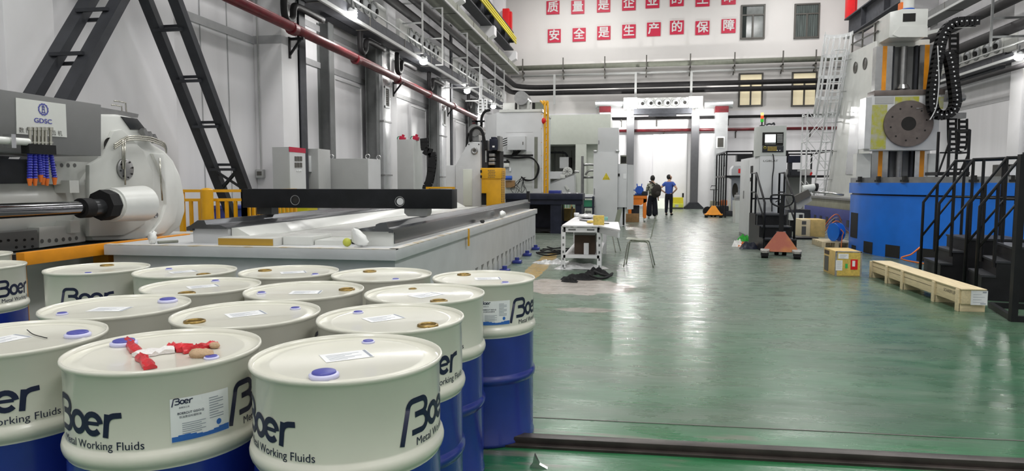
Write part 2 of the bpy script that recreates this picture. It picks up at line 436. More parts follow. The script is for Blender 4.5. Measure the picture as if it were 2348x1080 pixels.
# back wall windows
def back_window(i, x0, x1, y0, y1, kind):
    a = P(x0, y1, Y=YB); c = P(x1, y0, Y=YB); X0, Z0, X1, Z1 = a.x, a.z, c.x, c.z
    zt = Z0 + (Z1-Z0)*.68; xm = (X0+X1)/2
    f = B()
    for q in ((X0, Z0, X0+.08, Z1), (X1-.08, Z0, X1, Z1), (X0, Z0, X1, Z0+.08), (X0, Z1-.08, X1, Z1), (X0, zt, X1, zt+.07), (xm-.04, Z0, xm+.04, zt)):
        f.box(q[0], YB-.1+.002*(q[2]-q[0] > q[3]-q[1]), q[1], q[2], YB-.004*(q[2]-q[0] > q[3]-q[1]), q[3])
    o = struct('window_%d' % i, f, 'frame_dark')
    g = B().box(X0+.02, YB-.03, Z0+.02, X1-.02, YB-.015, Z1-.02)
    add_lbl(obj('pane', g, 'window_lit' if kind == 'lit' else 'glass_dark', o), 'lit pane' if kind == 'lit' else 'dark glass pane')
    if kind == 'curtain' or kind == 'half':
        w_ = (X1-X0-.16) * (1 if kind == 'curtain' else .2); m_ = 48; pts = []
        for j in range(m_+1): pts.append((X0+.08+w_*j/m_, YB-.055+.018*math.sin(j*1.35)))
        for j in range(m_, -1, -1): pts.append((X0+.08+w_*j/m_, YB-.045+.018*math.sin(j*1.35)))
        obj('curtain', B().prism(pts, 'XY', Z0+.09, Z1-.1), 'curtain', o)
back_window(4, 1697, 1755, 10, 91, 'half'); back_window(5, 1819, 1880, 7, 89, 'curtain')
back_window(6, 1692, 1750, 167, 245, 'lit'); back_window(7, 1813, 1874, 164, 245, 'lit')

# ================================================================== floor rail and joints
t = thing('floor_rail', 'long dark steel rail set across the green floor beside the blue-bottomed drums', 'rail', (-1, 3.46, 0), .037)
obj('rail_head', B().box(-5, -.035, .006, 13.5, .035, .045, .008), 'rail_brown', t, local=True)
obj('rail_flange', B().box(-5, -.075, 0, 13.5, .075, .012), 'rail_brown', t, local=True)
b = B().obox((4.5, 4.05, .001), (17, .012, .003), rotm('Z', .035)); struct('trim_%d' % n, b, 'frame_dark'); n += 1

# ================================================================== slogan tiles on the back wall
def tile(ch, cx, cy, row, label):
    c = P(cx, cy, Y=YB-.03); s = .365
    b = B().box(c.x-s, YB-.05, c.z-s, c.x+s, YB-.012, c.z+s)
    o = tag(obj('slogan_tile', b, 'sign_red'), label, 'sign', 'red slogan tiles on the back wall, %s row' % row)
    tb = B()
    for k_, (dx, dy) in enumerate(((-.012, -.012), (.012, .012), (-.012, .012), (.012, -.012), (0, 0))): merge(tb, text_b(ch, .62), Matrix.Translation((c.x+dx, YB-.055-.002*(k_+1), c.z+dy)) @ FRONT)
    obj('character', tb, 'text_white', o)
r1 = [(1268, 17.5, '质'), (1325, 16.5, '量'), (1384, 12.5, '是'), (1442, 8.3, '企'), (1496, 3, '业'), (1552, -1.5, '的'), (1611, -1, '生'), (1671, -5.5, '命')]
r2 = [(1271, 82.3, '安'), (1328, 79.7, '全'), (1384.5, 75.5, '是'), (1442, 72, '生'), (1499, 67.3, '产'), (1552, 63, '的'), (1610.5, 64, '保'), (1670.6, 59.8, '障')]
ords = ['leftmost', 'second from left', 'third from left', 'fourth from left', 'fourth from right', 'third from right', 'second from right', 'rightmost']
for (x, y, ch), od in zip(r1, ords): tile(ch, x, y, 'top', 'red square tile with white character %s, %s in the top slogan row' % (ch, od))
for (x, y, ch), od in zip(r2, ords): tile(ch, x, y, 'bottom', 'red square tile with white character %s, %s in the lower slogan row' % (ch, od))

# ================================================================== long pipes and trays
def pipe(name, label, cat, pts, r, m, nn=12, group=None):
    return tag(obj(name, B().tube(pts, r, nn), m), label, cat, group)
rp = thing('fire_pipe', 'long dark red pipe running along the left wall pillars', 'pipe', (-6.5, 18, 4.1))
obj('pipe_run', B().tube([(-6.5, 4, 4.5), (-6.5, 16, 4.40), (-6.5, 28.3, 4.2), (-6.62, 28.6, 4.1), (-6.62, 28.7, 3.6)], .10, 14), 'pipe_red', rp)
for y in (6.7, 9.5, 12.4, 15.5, 18.5, 21.5, 24.6):
    z = 4.5-.011*(y-4)
    obj('coupling', B().cyl((-6.5, y-.08, z), (-6.5, y+.08, z), .125, n=14), 'pipe_red', rp)
for y in (12.7, 18.75, 24.7):
    obj('bracket', B().bar((PL, y, 4.28), (-6.42, y, 4.28), .05).bar((PL, y, 3.95), (-6.5, y, 4.26), .04).box(PL, y-.03, 3.9, PL+.03, y+.03, 4.32), 'black_paint', rp)
def wall_pipe(name, label, z, x0, r, m):
    t_ = thing(name, label, 'pipe', (6, YB-.25, z))
    obj('pipe_run', B().tube([(x0, YB-.25, z), (12, YB-.25, z)], r, 12), m, t_)
    x = x0+.6
    while x < 12: obj('bracket', B().box(x-.03, YB-.26, z-r-.05, x+.03, YB-.012, z-r).box(x-.03, YB-.05, z-.45, x+.03, YB-.012, z-r), 'frame_dark', t_); x += 1.9
wall_pipe('fire_pipe', 'thin dark red pipe crossing the back wall above the sliding door', 4.27, -.6, .085, 'pipe_red')
wall_pipe('black_pipe', 'thin black pipe crossing the back wall below the nozzle unit', 4.95, -1.0, .075, 'pipe_black')
pipe('insulated_pipe', 'lower of the two thick black pipes along the left and back walls', 'pipe', smooth_pts([(-6.45, 5, 6.38), (-6.45, 20, 6.38), (-6.45, 34, 6.38), (-6.0, 37.1, 6.38), (-3, 37.4, 6.38), (3, 37.4, 6.36), (11, 37.4, 6.36)], 6), .13, 'pipe_black')
pipe('insulated_pipe', 'upper of the two thick black pipes along the left and back walls', 'pipe', smooth_pts([(-6.2, 5, 6.72), (-6.2, 20, 6.72), (-6.2, 34, 6.72), (-5.8, 37.0, 6.70), (-3, 37.4, 6.7), (3, 37.4, 6.7), (11, 37.4, 6.7)], 6), .13, 'pipe_black')
pipe('insulated_pipe', 'lower thick black pipe along the right wall', 'pipe', [(11.2, 5, 6.0), (11.2, 36.5, 6.0)], .17, 'pipe_black')
pipe('insulated_pipe', 'upper thick black pipe along the right wall', 'pipe', [(11.0, 5, 6.75), (11.0, 36.5, 6.75)], .16, 'pipe_black')
pipe('insulated_pipe', 'slim black pipe along the right wall below the nozzle boxes', 'pipe', [(11.4, 5, 4.85), (11.4, 36.5, 4.85)], .08, 'pipe_black')
pipe('conduit_pipe', 'grey-green pipe on brackets high across the back wall', 'pipe', [(-6.6, YB-.35, 7.82), (12, YB-.35, 7.86)], .14, 'tray_green')
pipe('conduit_pipe', 'thin pale pipe crossing the back wall under the grey-green pipe', 'pipe', [(-6.6, YB-.3, 7.38), (12, YB-.3, 7.42)], .06, 'cabinet_grey')
for i, x in enumerate((1200, 1292, 1387, 1482, 1582, 1683, 1793, 1868)):
    c = P(x, 150, Y=YB-.3).x
    bb = B().box(c-.03, YB-.57, 7.2, c+.03, YB-.51, 8.3).box(c-.03, YB-.57, 7.55, c+.03, YB, 7.62).bar((c, YB-.02, 7.2), (c, YB-.45, 7.55), .05)
    tag(obj('pipe_bracket', bb, 'frame_dark'), 'dark steel bracket holding the grey-green pipe on the back wall', 'bracket', 'brackets along the back wall pipe')
# grey cable tray / duct beam and lamp tray on the left
def tray_thing(name, label, cat, x0, x1, z0, z1, y0, y1, m, lip='cabinet_grey', side=1):
    t_ = thing(name, label, cat, ((x0+x1)/2, (y0+y1)/2, z0))
    obj('channel', B().box(x0, y0, z0, x1, y1, z1), m, t_)
    e = x1 if side > 0 else x0
    obj('edge_strip', B().box(e-.03, y0, z0-.02, e+.03, y1, z0+.06), lip, t_)
    y = y0+.5
    while y < y1: obj('joint', B().box(x0-.006, y, z0-.012, x1+.012, y+.03, z1+.008), 'frame_dark', t_); y += 2.6
    return t_
tray_thing('cable_tray', 'wide grey cable tray below the left crane girder', 'cable tray', -6.72, -6.1, 7.45, 7.75, 5, 37.4, 'tray_green')
tray_thing('lamp_tray', 'dark grey channel carrying the bright lamps along the left wall', 'cable tray', -6.66, -6.3, 5.16, 5.46, 5, 34, 'girder_dark')
tray_thing('cable_tray', 'pale grey cable tray along the right wall under the girder', 'cable tray', 10.9, 11.5, 7.45, 7.75, 5, 37.4, 'tray_grey', side=-1)
tray_thing('lamp_tray', 'dark grey channel below the nozzle boxes on the right wall', 'cable tray', 11.3, 11.65, 5.12, 5.3, 5, 34, 'girder_dark', side=-1)
pipe('slim_rail', 'slim pale conduit rail above the lamps along the left wall', 'pipe', [(-6.3, 5, 5.62), (-6.3, 34, 5.62)], .025, 'cabinet_grey')
pipe('slim_rail', 'slim pale conduit rail above the lamps along the right wall', 'pipe', [(11.2, 5, 5.5), (11.2, 34, 5.5)], .025, 'cabinet_grey')
# crane girders
def girder(x, side, label):
    t_ = thing('crane_girder', label, 'crane girder', (x, 20, 8.55))
    obj('web', B().box(x-.03, 2, 8.6, x+.03, 36.3, 9.5), 'girder_dark', t_)
    for z in (8.55, 9.46): obj('flange', B().box(x-.25, 2, z, x+.25, 36.3, z+.06), 'girder_dark', t_)
    for k in range(12): obj('stiffener', B().box(x-.24, 3+k*2.8, 8.61, x+.24, 3.03+k*2.8, 9.46), 'girder_dark', t_)
    if side < 0:
        for k in range(3):
            obj('bus_bar', B().box(x+.3, 2, 8.95+k*.13, x+.36, 36.6, 9.03+k*.13), 'yellow_line', t_)
        for y_ in (29.9, 35.9): obj('bus_bracket', B().box(x+.02, y_, 8.9, x+.32, y_+.1, 9.35), 'girder_dark', t_)
    return t_
girder(-6.45, -1, 'dark crane girder along the left wall with yellow bus bars')
girder(10.75, 1, 'dark crane girder high along the right wall')
for x, lab in ((-6.6, 'red buffer block at the far end of the left crane girder'), (10.75, 'red buffer block at the far end of the right crane girder')):
    t_ = thing('crane_buffer', lab, 'buffer', (x, 36.3, 9.52))
    obj('buffer_plate', B().box(x-.18, 36.1, 9.52, x+.18, 36.5, 10.75, .02), 'red_bright', t_); obj('side_rib', B().box(x+.18, 36.2, 9.52, x+.3, 36.5, 10.6), 'red_bright', t_)
for side, ys in ((-1, (18.4, 24.4, 30.4, 36.4)), (1, (17, 23, 29, 35))):
    for i, y in enumerate(ys):
        xw, xe = (PL, -6.1) if side < 0 else (PR, 10.6)
        bb = B().prism([(xw, 7.8), (xw, 8.55), (xe, 8.55), (xe, 8.15)], 'XZ', y+.05, y+.6)
        oo = ['nearest', 'second nearest', 'third nearest', 'farthest'][i]
        tag(obj('corbel', bb, 'wall_white'), '%s white corbel carrying the %s crane girder' % (oo, 'left' if side < 0 else 'right'), 'corbel', 'corbels under the crane girders')
# steel columns against the left wall
cols = [(-6.87, 13.2, 'dark steel column nearest the tall dark gantry leg'), (-7.2, 15.3, 'slim grey steel column between two left wall bays'), (-6.98, 17.75, 'grey steel column beside the first silver duct'),
        (-6.98, 23.7, 'grey steel column beside the second silver duct'), (-6.87, 25.2, 'dark steel column past the third left pillar'), (-6.98, 29.8, 'far grey steel column beside the third silver duct')]
for i, (x, y, lab) in enumerate(cols):
    t_ = thing('steel_column', lab, 'column', (x, y, 0)); zt = 7.4 if i in (0, 4) else 5.2
    m_ = 'tray_grey' if i not in (0, 4) else 'girder_dark'
    obj('web', B().box(x-.15, y-.01, 0, x+.15, y+.01, zt), m_, t_)
    for s_ in (-1, 1): obj('flange', B().box(x+s_*.15-.012, y-.13, 0, x+s_*.15+.012, y+.13, zt), m_, t_)
# silver ventilation ducts with grilles by the pillars
def wall_duct(x0, x1, y, lab, gx, zt=5.2):
    t_ = thing('air_duct', lab, 'duct', ((x0+x1)/2, y+.3, 0), group='vertical air ducts on the walls')
    obj('duct_body', B().box(x0, y, .3, x1, y+.6, zt, .01), 'foil_duct', t_)
    obj('foot', B().box(x0+.05, y+.05, 0, x1-.05, y+.5, .3), 'tray_grey', t_)
    s_ = .012 if gx > x0+.1 else -.012
    g = B()
    for q in ((y+.12, 3.5, y+.18, 4.1), (y+.44, 3.5, y+.5, 4.1), (y+.12, 3.5, y+.5, 3.56), (y+.12, 4.04, y+.5, 4.1)): g.box(gx-.012, q[0], q[1], gx+.02+.002*(q[2]-q[0] > .1), q[2], q[3])
    gr = obj('grille_frame', g, 'paper', t_)
    sl = B().box(gx-.006, y+.16, 3.54, gx+.006, y+.46, 4.06)
    for k in range(9): sl.obox((gx+.008*(1 if s_ > 0 else -1), y+.31, 3.58+k*.055), (.02, .28, .008), rotm('Y', .5))
    obj('louvre', sl, 'frame_dark', gr)
    for z in (1.6, 3.1, 4.5):
        obj('duct_strap', B().box(x0-.02, y-.02, z, x1+.03, y+.62, z+.04), 'steel_mid', t_)
for k, y in enumerate((17.75+.38, 24.1-.02, 30.1)):
    wall_duct(-7.2, -6.72, y-.3, ['nearest', 'second', 'farthest'][k]+' silver air duct with a small grille on the left wall', -6.715)
wall_duct(11.9, 12.38, 22.25, 'silver air duct with a grille on the right wall behind the black stair rails', 11.895)
# nozzle boxes on the walls
def nozzle_box(o, ax, lab, grp, L_=4.0):
    """o: near lower corner; ax 'L' left wall facing +X, 'R' right wall facing -X, 'B' back wall facing the camera"""
    t_ = thing('nozzle_unit', lab, 'air blower', o, {'L': PI/2, 'R': -PI/2, 'B': 0}[ax], grp)
    obj('casing', B().box(0, 0, 0, L_, .5, .56, .01), 'cast_white', t_, local=True)
    obj('end_casing', B().box(-.75, .02, -.03, -.02, .5, .6, .01), 'cast_white', t_, local=True)
    obj('end_casing', B().box(L_+.02, .02, -.03, L_+.75, .5, .6, .01), 'cast_white', t_, local=True)
    obj('drain_tray', B().box(-.2, -.02, -.3, L_+.2, .5, -.02).box(.6, .1, -.42, L_-.6, .4, -.3), 'girder_dark', t_, local=True)
    for k in range(6):
        x = L_*(k+.5)/6
        m_ = Matrix.Translation((x, 0, .29)) @ Matrix.Rotation(PI/2, 4, 'X') @ Matrix.Rotation(.5 if k % 2 else .2, 4, 'Z')
        nb = B().lathe([(.25, -.01), (.25, .03), (.225, .05), (.2, .03), (.2, .0)], 24, m_, cap=False)
        nz_ = obj('nozzle', nb, 'cabinet_grey', t_, local=True); obj('nozzle_ball', B().sph(m_ @ Vector((0, 0, -.03)), .19, (1, .6, 1), 16), 'cabinet_light', nz_, local=True)
        nz2 = obj('nozzle_mouth', B().cyl(m_ @ Vector((.02, -.04, .05)), m_ @ Vector((.025, -.05, .105)), .09, n=14), 'hole_dark', nz_, local=True)
    return t_
for k, y in enumerate((14.3, 20.1, 26.15, 31.9)):
    nozzle_box((-6.72, y, 5.66), 'L', ['nearest', 'second', 'third', 'farthest'][k]+' white box of round air nozzles above the left wall lamps', 'nozzle boxes on the left wall', 3.2)
for k, y in enumerate((21.9, 28.0)):
    nozzle_box((11.75, y, 5.55), 'R', ['near white box of round air nozzles on the right wall by the top right corner', 'far white box of round air nozzles on the right wall behind the cable chain'][k], 'nozzle boxes on the right wall', 3.9)
a = P(1462, 249, Y=36.9); c = P(1578, 249, Y=36.9)
nozzle_box((a.x, 36.9, a.z), 'B', 'white box of six round air nozzles on the back wall between the two lamps', None, c.x-a.x)
# black drain elbows under the left tray
for k, (x, y) in enumerate(((655, 20), (828, 100), (912, 150), (985, 190), (1075, 235))):
    q = P(x, y, X=-6.6)
    pts = smooth_pts([(-6.6, q.y-.05, q.z+.35), (-6.6, q.y-.05, q.z-.1), (-6.6, q.y+.1, q.z-.2), (-6.6, q.y+.28, q.z-.1), (-6.6, q.y+.32, q.z+.08), (-6.6, q.y+.5, q.z+.16), (-6.6, q.y+1.6, q.z+.16)], 5)
    tag(obj('drain_trap', B().tube(pts, .07, 10), 'pipe_black'), ['nearest', 'second nearest', 'third', 'fourth', 'farthest'][k]+' black U-bend drain pipe under the left lamp tray', 'pipe', 'drain bends under the left tray')
# pipe hangers on the left
for k, (x, y0, y1) in enumerate(((968, 5, 122), (1014, 17, 150), (1071, 75, 192), (1100, 105, 232), (1135, 143, 237), (1156, 161, 243))):
    q = P(x, y0, X=-6.05); y = q.y; zt = min(q.z, 9.6); zb = P(x, y1, X=-6.05).z
    bb = B().box(-6.07, y-.03, zb, -6.03, y+.03, zt).box(-6.66, y-.02, zt-.04, -6.03, y+.02, zt).box(-6.66, y-.02, 6.1, -6.03, y+.02, 6.14).box(-6.66, y-.02, zb, -6.03, y+.02, zb+.05)
    tag(obj('pipe_hanger', bb, 'cabinet_grey'), ['nearest', 'second nearest', 'third nearest', 'third farthest', 'second farthest', 'farthest'][k]+' thin grey steel hanger frame holding the left wall pipes', 'hanger', 'hangers along the left wall pipes')
for k, (x, y0, y1) in enumerate(((1271, 170, 240), (1458, 165, 225), (1586, 163, 225))):
    q = P(x, y0, Y=37.15); q2 = P(x, y1, Y=37.15)
    tag(obj('pipe_hanger', B().box(q.x-.06, 37.18, q2.z, q.x+.06, 37.28, q.z), 'cabinet_grey'), ['left', 'middle', 'right'][k]+' pale vertical hanger strut across the black pipes on the back wall', 'hanger', 'struts on the back wall pipes')
q = P(2276, 0, X=10.7)
tag(obj('pipe_hanger', B().box(10.68, q.y-.03, 5.5, 10.74, q.y+.03, 9.2).box(10.7, q.y-.02, 6.3, 11.7, q.y+.02, 6.36).box(10.7, q.y-.02, 5.75, 11.7, q.y+.02, 5.81), 'tray_grey'), 'tall grey hanger strut in front of the black pipes on the right wall', 'hanger')
for k, y in enumerate((18.4, 20.2)):
    tag(obj('riser_pipe', B().tube([(11.35, y, 6.9), (11.35, y, 6.1)], .16, 12), 'pipe_black'), ['near', 'far'][k]+' short black riser between the thick right wall pipes and the nozzle box', 'pipe', 'black risers on the right')
# lamps
def wall_lamp(x, y, z, lab, grp, pw, dx):
    t_ = thing('wall_lamp', lab, 'lamp', (x, y, z), group=grp)
    obj('bracket', B().box(x-.02, y-.02, z+.1, x+.02, y+.02, z+.3).obox((x, y, z+.1), (.2, .16, .05)), 'tray_grey', t_)
    obj('housing', B().cyl((x, y, z+.02), (x, y, z+.12), .13, .08, 14), 'cabinet_light', t_)
    obj('bulb', B().sph((x, y, z-.04), .12, (1, 1, .75), 14), 'lamp_glow', t_)
    l = bpy.data.lights.new('lamp_light', 'POINT'); l.energy = pw; l.shadow_soft_size = .14; l.color = (1, .99, .96)
    lo = bpy.data.objects.new('lamp_light', l); C.objects.link(lo); lo.location = (x+dx[0], y+dx[1], z-.2)
for k, (px_, py_) in enumerate(((807, 31), (971, 139), (1071, 207), (1131, 243))):
    q = P(px_, py_, X=-6.25)
    wall_lamp(-6.25, q.y, q.z, ['nearest', 'second nearest', 'third nearest', 'farthest'][k]+' glowing lamp on the left wall tray', 'lamps along the left wall', 75, (.2, 0))
for k, px_ in enumerate((1442, 1598)):
    q = P(px_, 256, Y=36.8)
    wall_lamp(q.x, 36.6, q.z, ['left', 'right'][k]+' bright lamp beside the nozzle unit on the back wall', 'lamps on the back wall', 270, (0, -.5))
q = P(2345, 128, X=11.3)
wall_lamp(11.2, q.y, q.z, 'bright lamp on the right wall at the right edge of the picture', 'lamps along the right wall', 75, (-.2, 0))
# back wall duct work either side of the nozzle unit
def back_duct(x0, x1, xc0, xc1, yb, lab, grille):
    a = P(x0, 249, Y=37.2); c = P(x1, 229, Y=37.2); d0 = P(xc0, 254, Y=37.2); d1 = P(xc1, yb, Y=37.2)
    t_ = thing('air_duct', lab, 'duct', ((d0.x+d1.x)/2, 37.4, 0))
    r_ = (c.z-a.z)/2
    obj('cross_duct', B().cyl((a.x, 37.35, a.z+r_), (c.x, 37.35, a.z+r_), r_, n=20), 'foil_duct', t_)
    obj('collar', B().box(d0.x-.02, 37.1, d0.z-.1, d1.x+.02, 37.65, d0.z+.22), 'pipe_red', t_)
    obj('drop_duct', B().box(d0.x, 37.12, .4, d1.x, 37.62, d0.z-.1), 'foil_duct', t_)
    obj('duct_foot', B().box(d0.x+.05, 37.2, 0, d1.x-.05, 37.6, .4), 'tray_grey', t_)
    if grille:
        g0 = P(1645, 337, Y=37.1); g1 = P(1659, 316, Y=37.1)
        g = obj('grille_frame', B().box(g0.x-.06, 37.09, g0.z-.06, g1.x+.06, 37.12, g1.z+.06), 'paper', t_)
        s_ = B().box(g0.x, 37.08, g0.z, g1.x, 37.09, g1.z)
        for k in range(7): s_.box(g0.x, 37.065, g0.z+k*.07, g1.x, 37.085, g0.z+k*.07+.02)
        obj('louvre', s_, 'frame_dark', g)
back_duct(1365, 1430, 1375, 1399, 330, 'silver duct with a red collar left of the nozzle unit on the back wall', False)
back_duct(1615, 1681, 1640, 1666, 380, 'silver duct with a red collar and a grille right of the nozzle unit', True)
# posts in front of the back wall
for x, lab in ((1443, 'grey steel post on the back wall behind the warning-sign cabinet'), (1590, 'grey steel post right of the sliding door, standing free to the floor')):
    q = P(x, 475, Y=37.3); zt = 4.95
    t_ = thing('steel_post', lab, 'column', (q.x, 37.3, 0))
    obj('shaft', B().box(q.x-.2, 37.15, .3, q.x+.2, 37.45, zt), 'post_grey', t_)
    obj('base_plate', B().prism([(q.x-.5, 0), (q.x+.5, 0), (q.x+.5, .08), (q.x+.22, .35), (q.x-.22, .35), (q.x-.5, .08)], 'XZ', 37.05, 37.55), 'gantry_grey', t_)
# small sockets and conduits on the left wall pillars
for k, (px_, py0, py1, X) in enumerate(((599, 180, 400, -7.0), (874, 210, 420, -7.0), (1017, 250, 418, -6.9))):
    y = (12.4, 18.4, 24.4)[k]
    z1 = P(px_, py1, Y=y-.02).z; x = P(px_, py1, Y=y-.02).x
    t_ = thing('wall_socket', ['nearest', 'second', 'farthest'][k]+' small grey socket box below a thin conduit on a left pillar', 'socket', (x, y-.04, z1), group='socket boxes on the left pillars')
    obj('box', B().box(x-.08, y-.09, z1-.07, x+.08, y, z1+.1, .01), 'cabinet_grey', t_); obj('conduit', B().cyl((x, y-.02, z1+.1), (x, y-.02, 6), .015, n=8), 'cabinet_grey', t_)
    obj('socket_face', B().box(x-.05, y-.097, z1-.02, x+.05, y-.09, z1+.06), 'frame_dark', t_)
# ================================================================== oil drums
RB = .283
def wrap(b, a0, z0, r=RB+.0012):
    """bend flat lettering (x = arc length, y = height) around the drum shell"""
    def f(v):
        a = a0 + v.x / RB
        return Vector((r*math.sin(a), -r*math.cos(a), z0 + v.y))
    return b.mapv(f)
def logo_b():
    b = B()
    stem = [(-.012, -.034), (.012, .072)] + arc(.036, .072, .024, .026, 180, 90, 5) + [(.078, .098)] + arc(.078, .076, .024, .022, 88, -88, 9) + [(.044, .053)]
    stroke(b, stem, .0185)
    stroke(b, [(.062, .054)] + arc(.076, .026, .029, .027, 85, -88, 10) + [(.030, -.001)], .0185)
    stroke(b, arc(.148, .033, .030, .030, 0, 360, 20)[:-1], .019, True)
    stroke(b, [(.189, .034), (.240, .034)], .012); stroke(b, arc(.216, .033, .030, .030, 2, 318, 18), .019)
    stroke(b, [(.262, -.008), (.271, .066)], .019); stroke(b, [(.268, .038)] + arc(.300, .040, .030, .022, 160, 90, 5) + [(.318, .063)], .018)
    return b
def text_line(s, width, x0, y0, thick=0.):
    t = text_b(s, 1., 'LEFT', thick)
    xs = [v.co.x for v in t.bm.verts]; k = width/(max(xs)-min(xs)); mn = min(xs)
    return t.mapv(lambda v: Vector(((v.x-mn)*k + x0, v.y*k + y0, 0)))
def tess(b, mxl=.012):
    bmesh.ops.triangulate(b.bm, faces=b.bm.faces[:])
    return b
logo_meshes = []
def make_logo(ang_deg):
    b = logo_b().mapv(lambda v: Vector((v.x*.88, v.y*.92-.024, 0))); merge(b, text_line('Metal Working Fluids', .292, .045, -.056))
    return wrap(b, math.radians(ang_deg) - .15/RB, .722)
def patch(b, u0, u1, v0, v1, a0, z0, r, k=14):
    for i in range(k):
        ua, ub = u0+(u1-u0)*i/k, u0+(u1-u0)*(i+1)/k
        f = lambda u, v: (r*math.sin(a0+u/RB), -r*math.cos(a0+u/RB), z0+v)
        b.poly([f(ua, v0), f(ub, v0), f(ub, v1), f(ua, v1)])
    return b
def add_sticker(t_, ang_deg):
    a0 = math.radians(ang_deg); z0 = .726
    st = obj('side_sticker', patch(B(), -.085, .085, -.064, .064, a0, z0, RB+.0012), 'paper', t_, local=True)
    tx = B()
    lg = logo_b().mapv(lambda v: Vector((v.x*.17-.078, v.y*.17+.047, 0))); merge(tx, lg)
    merge(tx, text_line('金属加工液', .028, -.062, .036)); merge(tx, text_line('BOERCUT GGO-Q', .072, -.066, .019, .02)); merge(tx, text_line('低油雾齿轮磨削油', .06, -.062, .008))
    obj('sticker_lettering', wrap(tx, a0, z0, RB+.0022), 'logo_navy', st, local=True)
    pr = B()
    for i in range(9): patch(pr, .022, .06+(.006 if i % 3 else -.01), .046-i*.0075, .0485-i*.0075, a0, z0, RB+.0022, 4)
    for i in range(6): patch(pr, -.055, .01-(i % 2)*.012, -.012-i*.006, -.010-i*.006, a0, z0, RB+.0022, 5)
    obj('sticker_print', pr, 'print_grey', st, local=True)
    bl = patch(B(), -.083, .083, -.062, -.051, a0, z0, RB+.0022)
    for i in range(10):
        u = -.083+.166*i/10; patch(bl, u, u+.0166, -.051, -.051+.004*(1+math.sin(i*.9)), a0, z0, RB+.0022, 1)
    for i in range(10):
        q = [(.050+.008*math.cos(j*PI/5), -.030+.009*math.sin(j*PI/5)) for j in (i, i+1)]
        bl.poly([wrapp(a0, z0, .050, -.030), wrapp(a0, z0, *q[0]), wrapp(a0, z0, *q[1])])
    obj('sticker_stripe', bl, 'print_blue', st, local=True)
def wrapp(a0, z0, u, v): r = RB+.0022; return (r*math.sin(a0+u/RB), -r*math.cos(a0+u/RB), z0+v)
def bung(t_, x, y, rr, kind):
    z = .866; m_ = Matrix.Translation((x, y, z)) @ rotm('Z', .3)
    if kind == 'closed':
        o = obj('bung_cap', B().lathe([(rr*1.15, 0), (rr*1.18, rr*.3), (rr*1.05, rr*.38), (rr*.95, rr*.4)], 24, m_), 'cap_lilac', t_, local=True)
        c = B().lathe([(rr*.95, rr*.4), (rr*.92, rr*.52), (rr*.8, rr*.56), (0, rr*.5)], 24, m_, cap=False)
        add_lbl(obj('cap_disc', c, 'cap_blue', o, local=True), 'blue cap disc')
    else:
        o = obj('bung_ring', B().lathe([(rr*1.15, 0), (rr*1.12, rr*.22), (rr*.95, rr*.28), (rr*.82, rr*.22), (rr*.80, rr*.06)], 24, m_, cap=False), 'brass_dark', t_, local=True)
        obj('bung_plug', B().lathe([(rr*.82, rr*.06), (rr*.5, rr*.04), (rr*.45, rr*.1), (0, rr*.1)], 20, m_, cap=False), 'brass_dark' if kind == 'open' else 'hole_dark', o, local=True)
LIDLAB = {}
protos = {}
def drum(x, y, label, big, kind='open', delta=0, sticker=False, lidlabel=None, name='oil_drum'):
    rz = math.atan2(-x, y)
    t_ = thing(name, label, 'oil drum', (x, y, 0), rz, 'blue and cream oil drums in rows')
    def shared(nm, key, mk, m_):
        if key in protos:
            o = protos[key].copy(); C.objects.link(o); o.parent = t_; WM[o.name] = WM[t_.name].copy(); o.name = nm
            return o
        o = obj(nm, mk(), m_, t_, local=True); protos[key] = o; return o
    shared('lower_shell', 'low', lambda: B().lathe([(.268, .014), (.276, 0), (.288, .002), (.289, .018), (RB, .03), (RB, .332), (.284, .338), (.292, .346), (.295, .358), (.295, .364), (.292, .376), (.284, .384), (RB, .390), (RB, .590)], 56, cap=False), 'drum_blue')
    shared('upper_shell', 'up', lambda: B().lathe([(RB, .590), (.284, .598), (.292, .605), (.2955, .618), (.2955, .626), (.292, .639), (.284, .646), (RB, .652), (RB, .857), (.289, .865), (.2925, .872), (.2905, .880), (.285, .880), (.281, .866)], 56, cap=False), 'drum_cream')
    shared('lid', 'lid', lambda: B().lathe([(.281, .866), (.268, .862), (.255, .866), (.24, .867), (.235, .869), (.23, .867), (0, .867)], 56, cap=False), 'drum_cream')
    q = WM[t_.name].inverted() @ P(big[0], big[1], Z=.88)
    a = math.atan2(q.y, q.x); 
    bung(t_, .205*math.cos(a), .205*math.sin(a), .036, kind)
    bung(t_, -.205*math.cos(a), -.205*math.sin(a), .019, 'closed' if kind == 'closed' or random.random() < .6 else 'open')
    for k in range(3):
        g = delta-57+120*k
        o = obj('lettering', make_logo(g), 'logo_navy', t_, local=True)
    t_.scale = (.985, .985, 1)
    if sticker: add_sticker(t_, delta+12)
    if lidlabel is not None:
        m_ = Matrix.Translation((.03*math.cos(lidlabel*7), .03*math.sin(lidlabel*5), .8678)) @ rotm('Z', lidlabel)
        o = obj('lid_label', B().box(-.075, -.05, 0, .075, .05, .0006).xf(m_), 'paper', t_, local=True)
        pr = B()
        for i in range(6): pr.box(-.06, -.036+i*.012, .0007, -.005+.05*((i*7) % 3)/2, -.033+i*.012, .0009)
        pr.box(.063, -.046, .0007, .072, .046, .0009)
        obj('label_print', pr.xf(m_), 'print_grey' , o, local=True)
    return t_
front = drum(-.84, 1.90, 'nearest oil drum of all, blue capped, overlapping the drum with the torn wrapper', (736, 860), 'closed', 0, False, .25)
snack = drum(-1.45, 1.88, 'oil drum with a torn red wrapper on its lid, white sticker on its side', (275, 781), 'closed', 6, True)
drum(-2.08, 1.93, 'oil drum cut by the left picture edge, beside the one with the red wrapper', (203, 762), 'closed', 44, False, .5)
drum(-.915, 2.485, 'oil drum directly behind the nearest blue-capped one, open bung at right', (1000, 743), 'open', 92, False, .45)
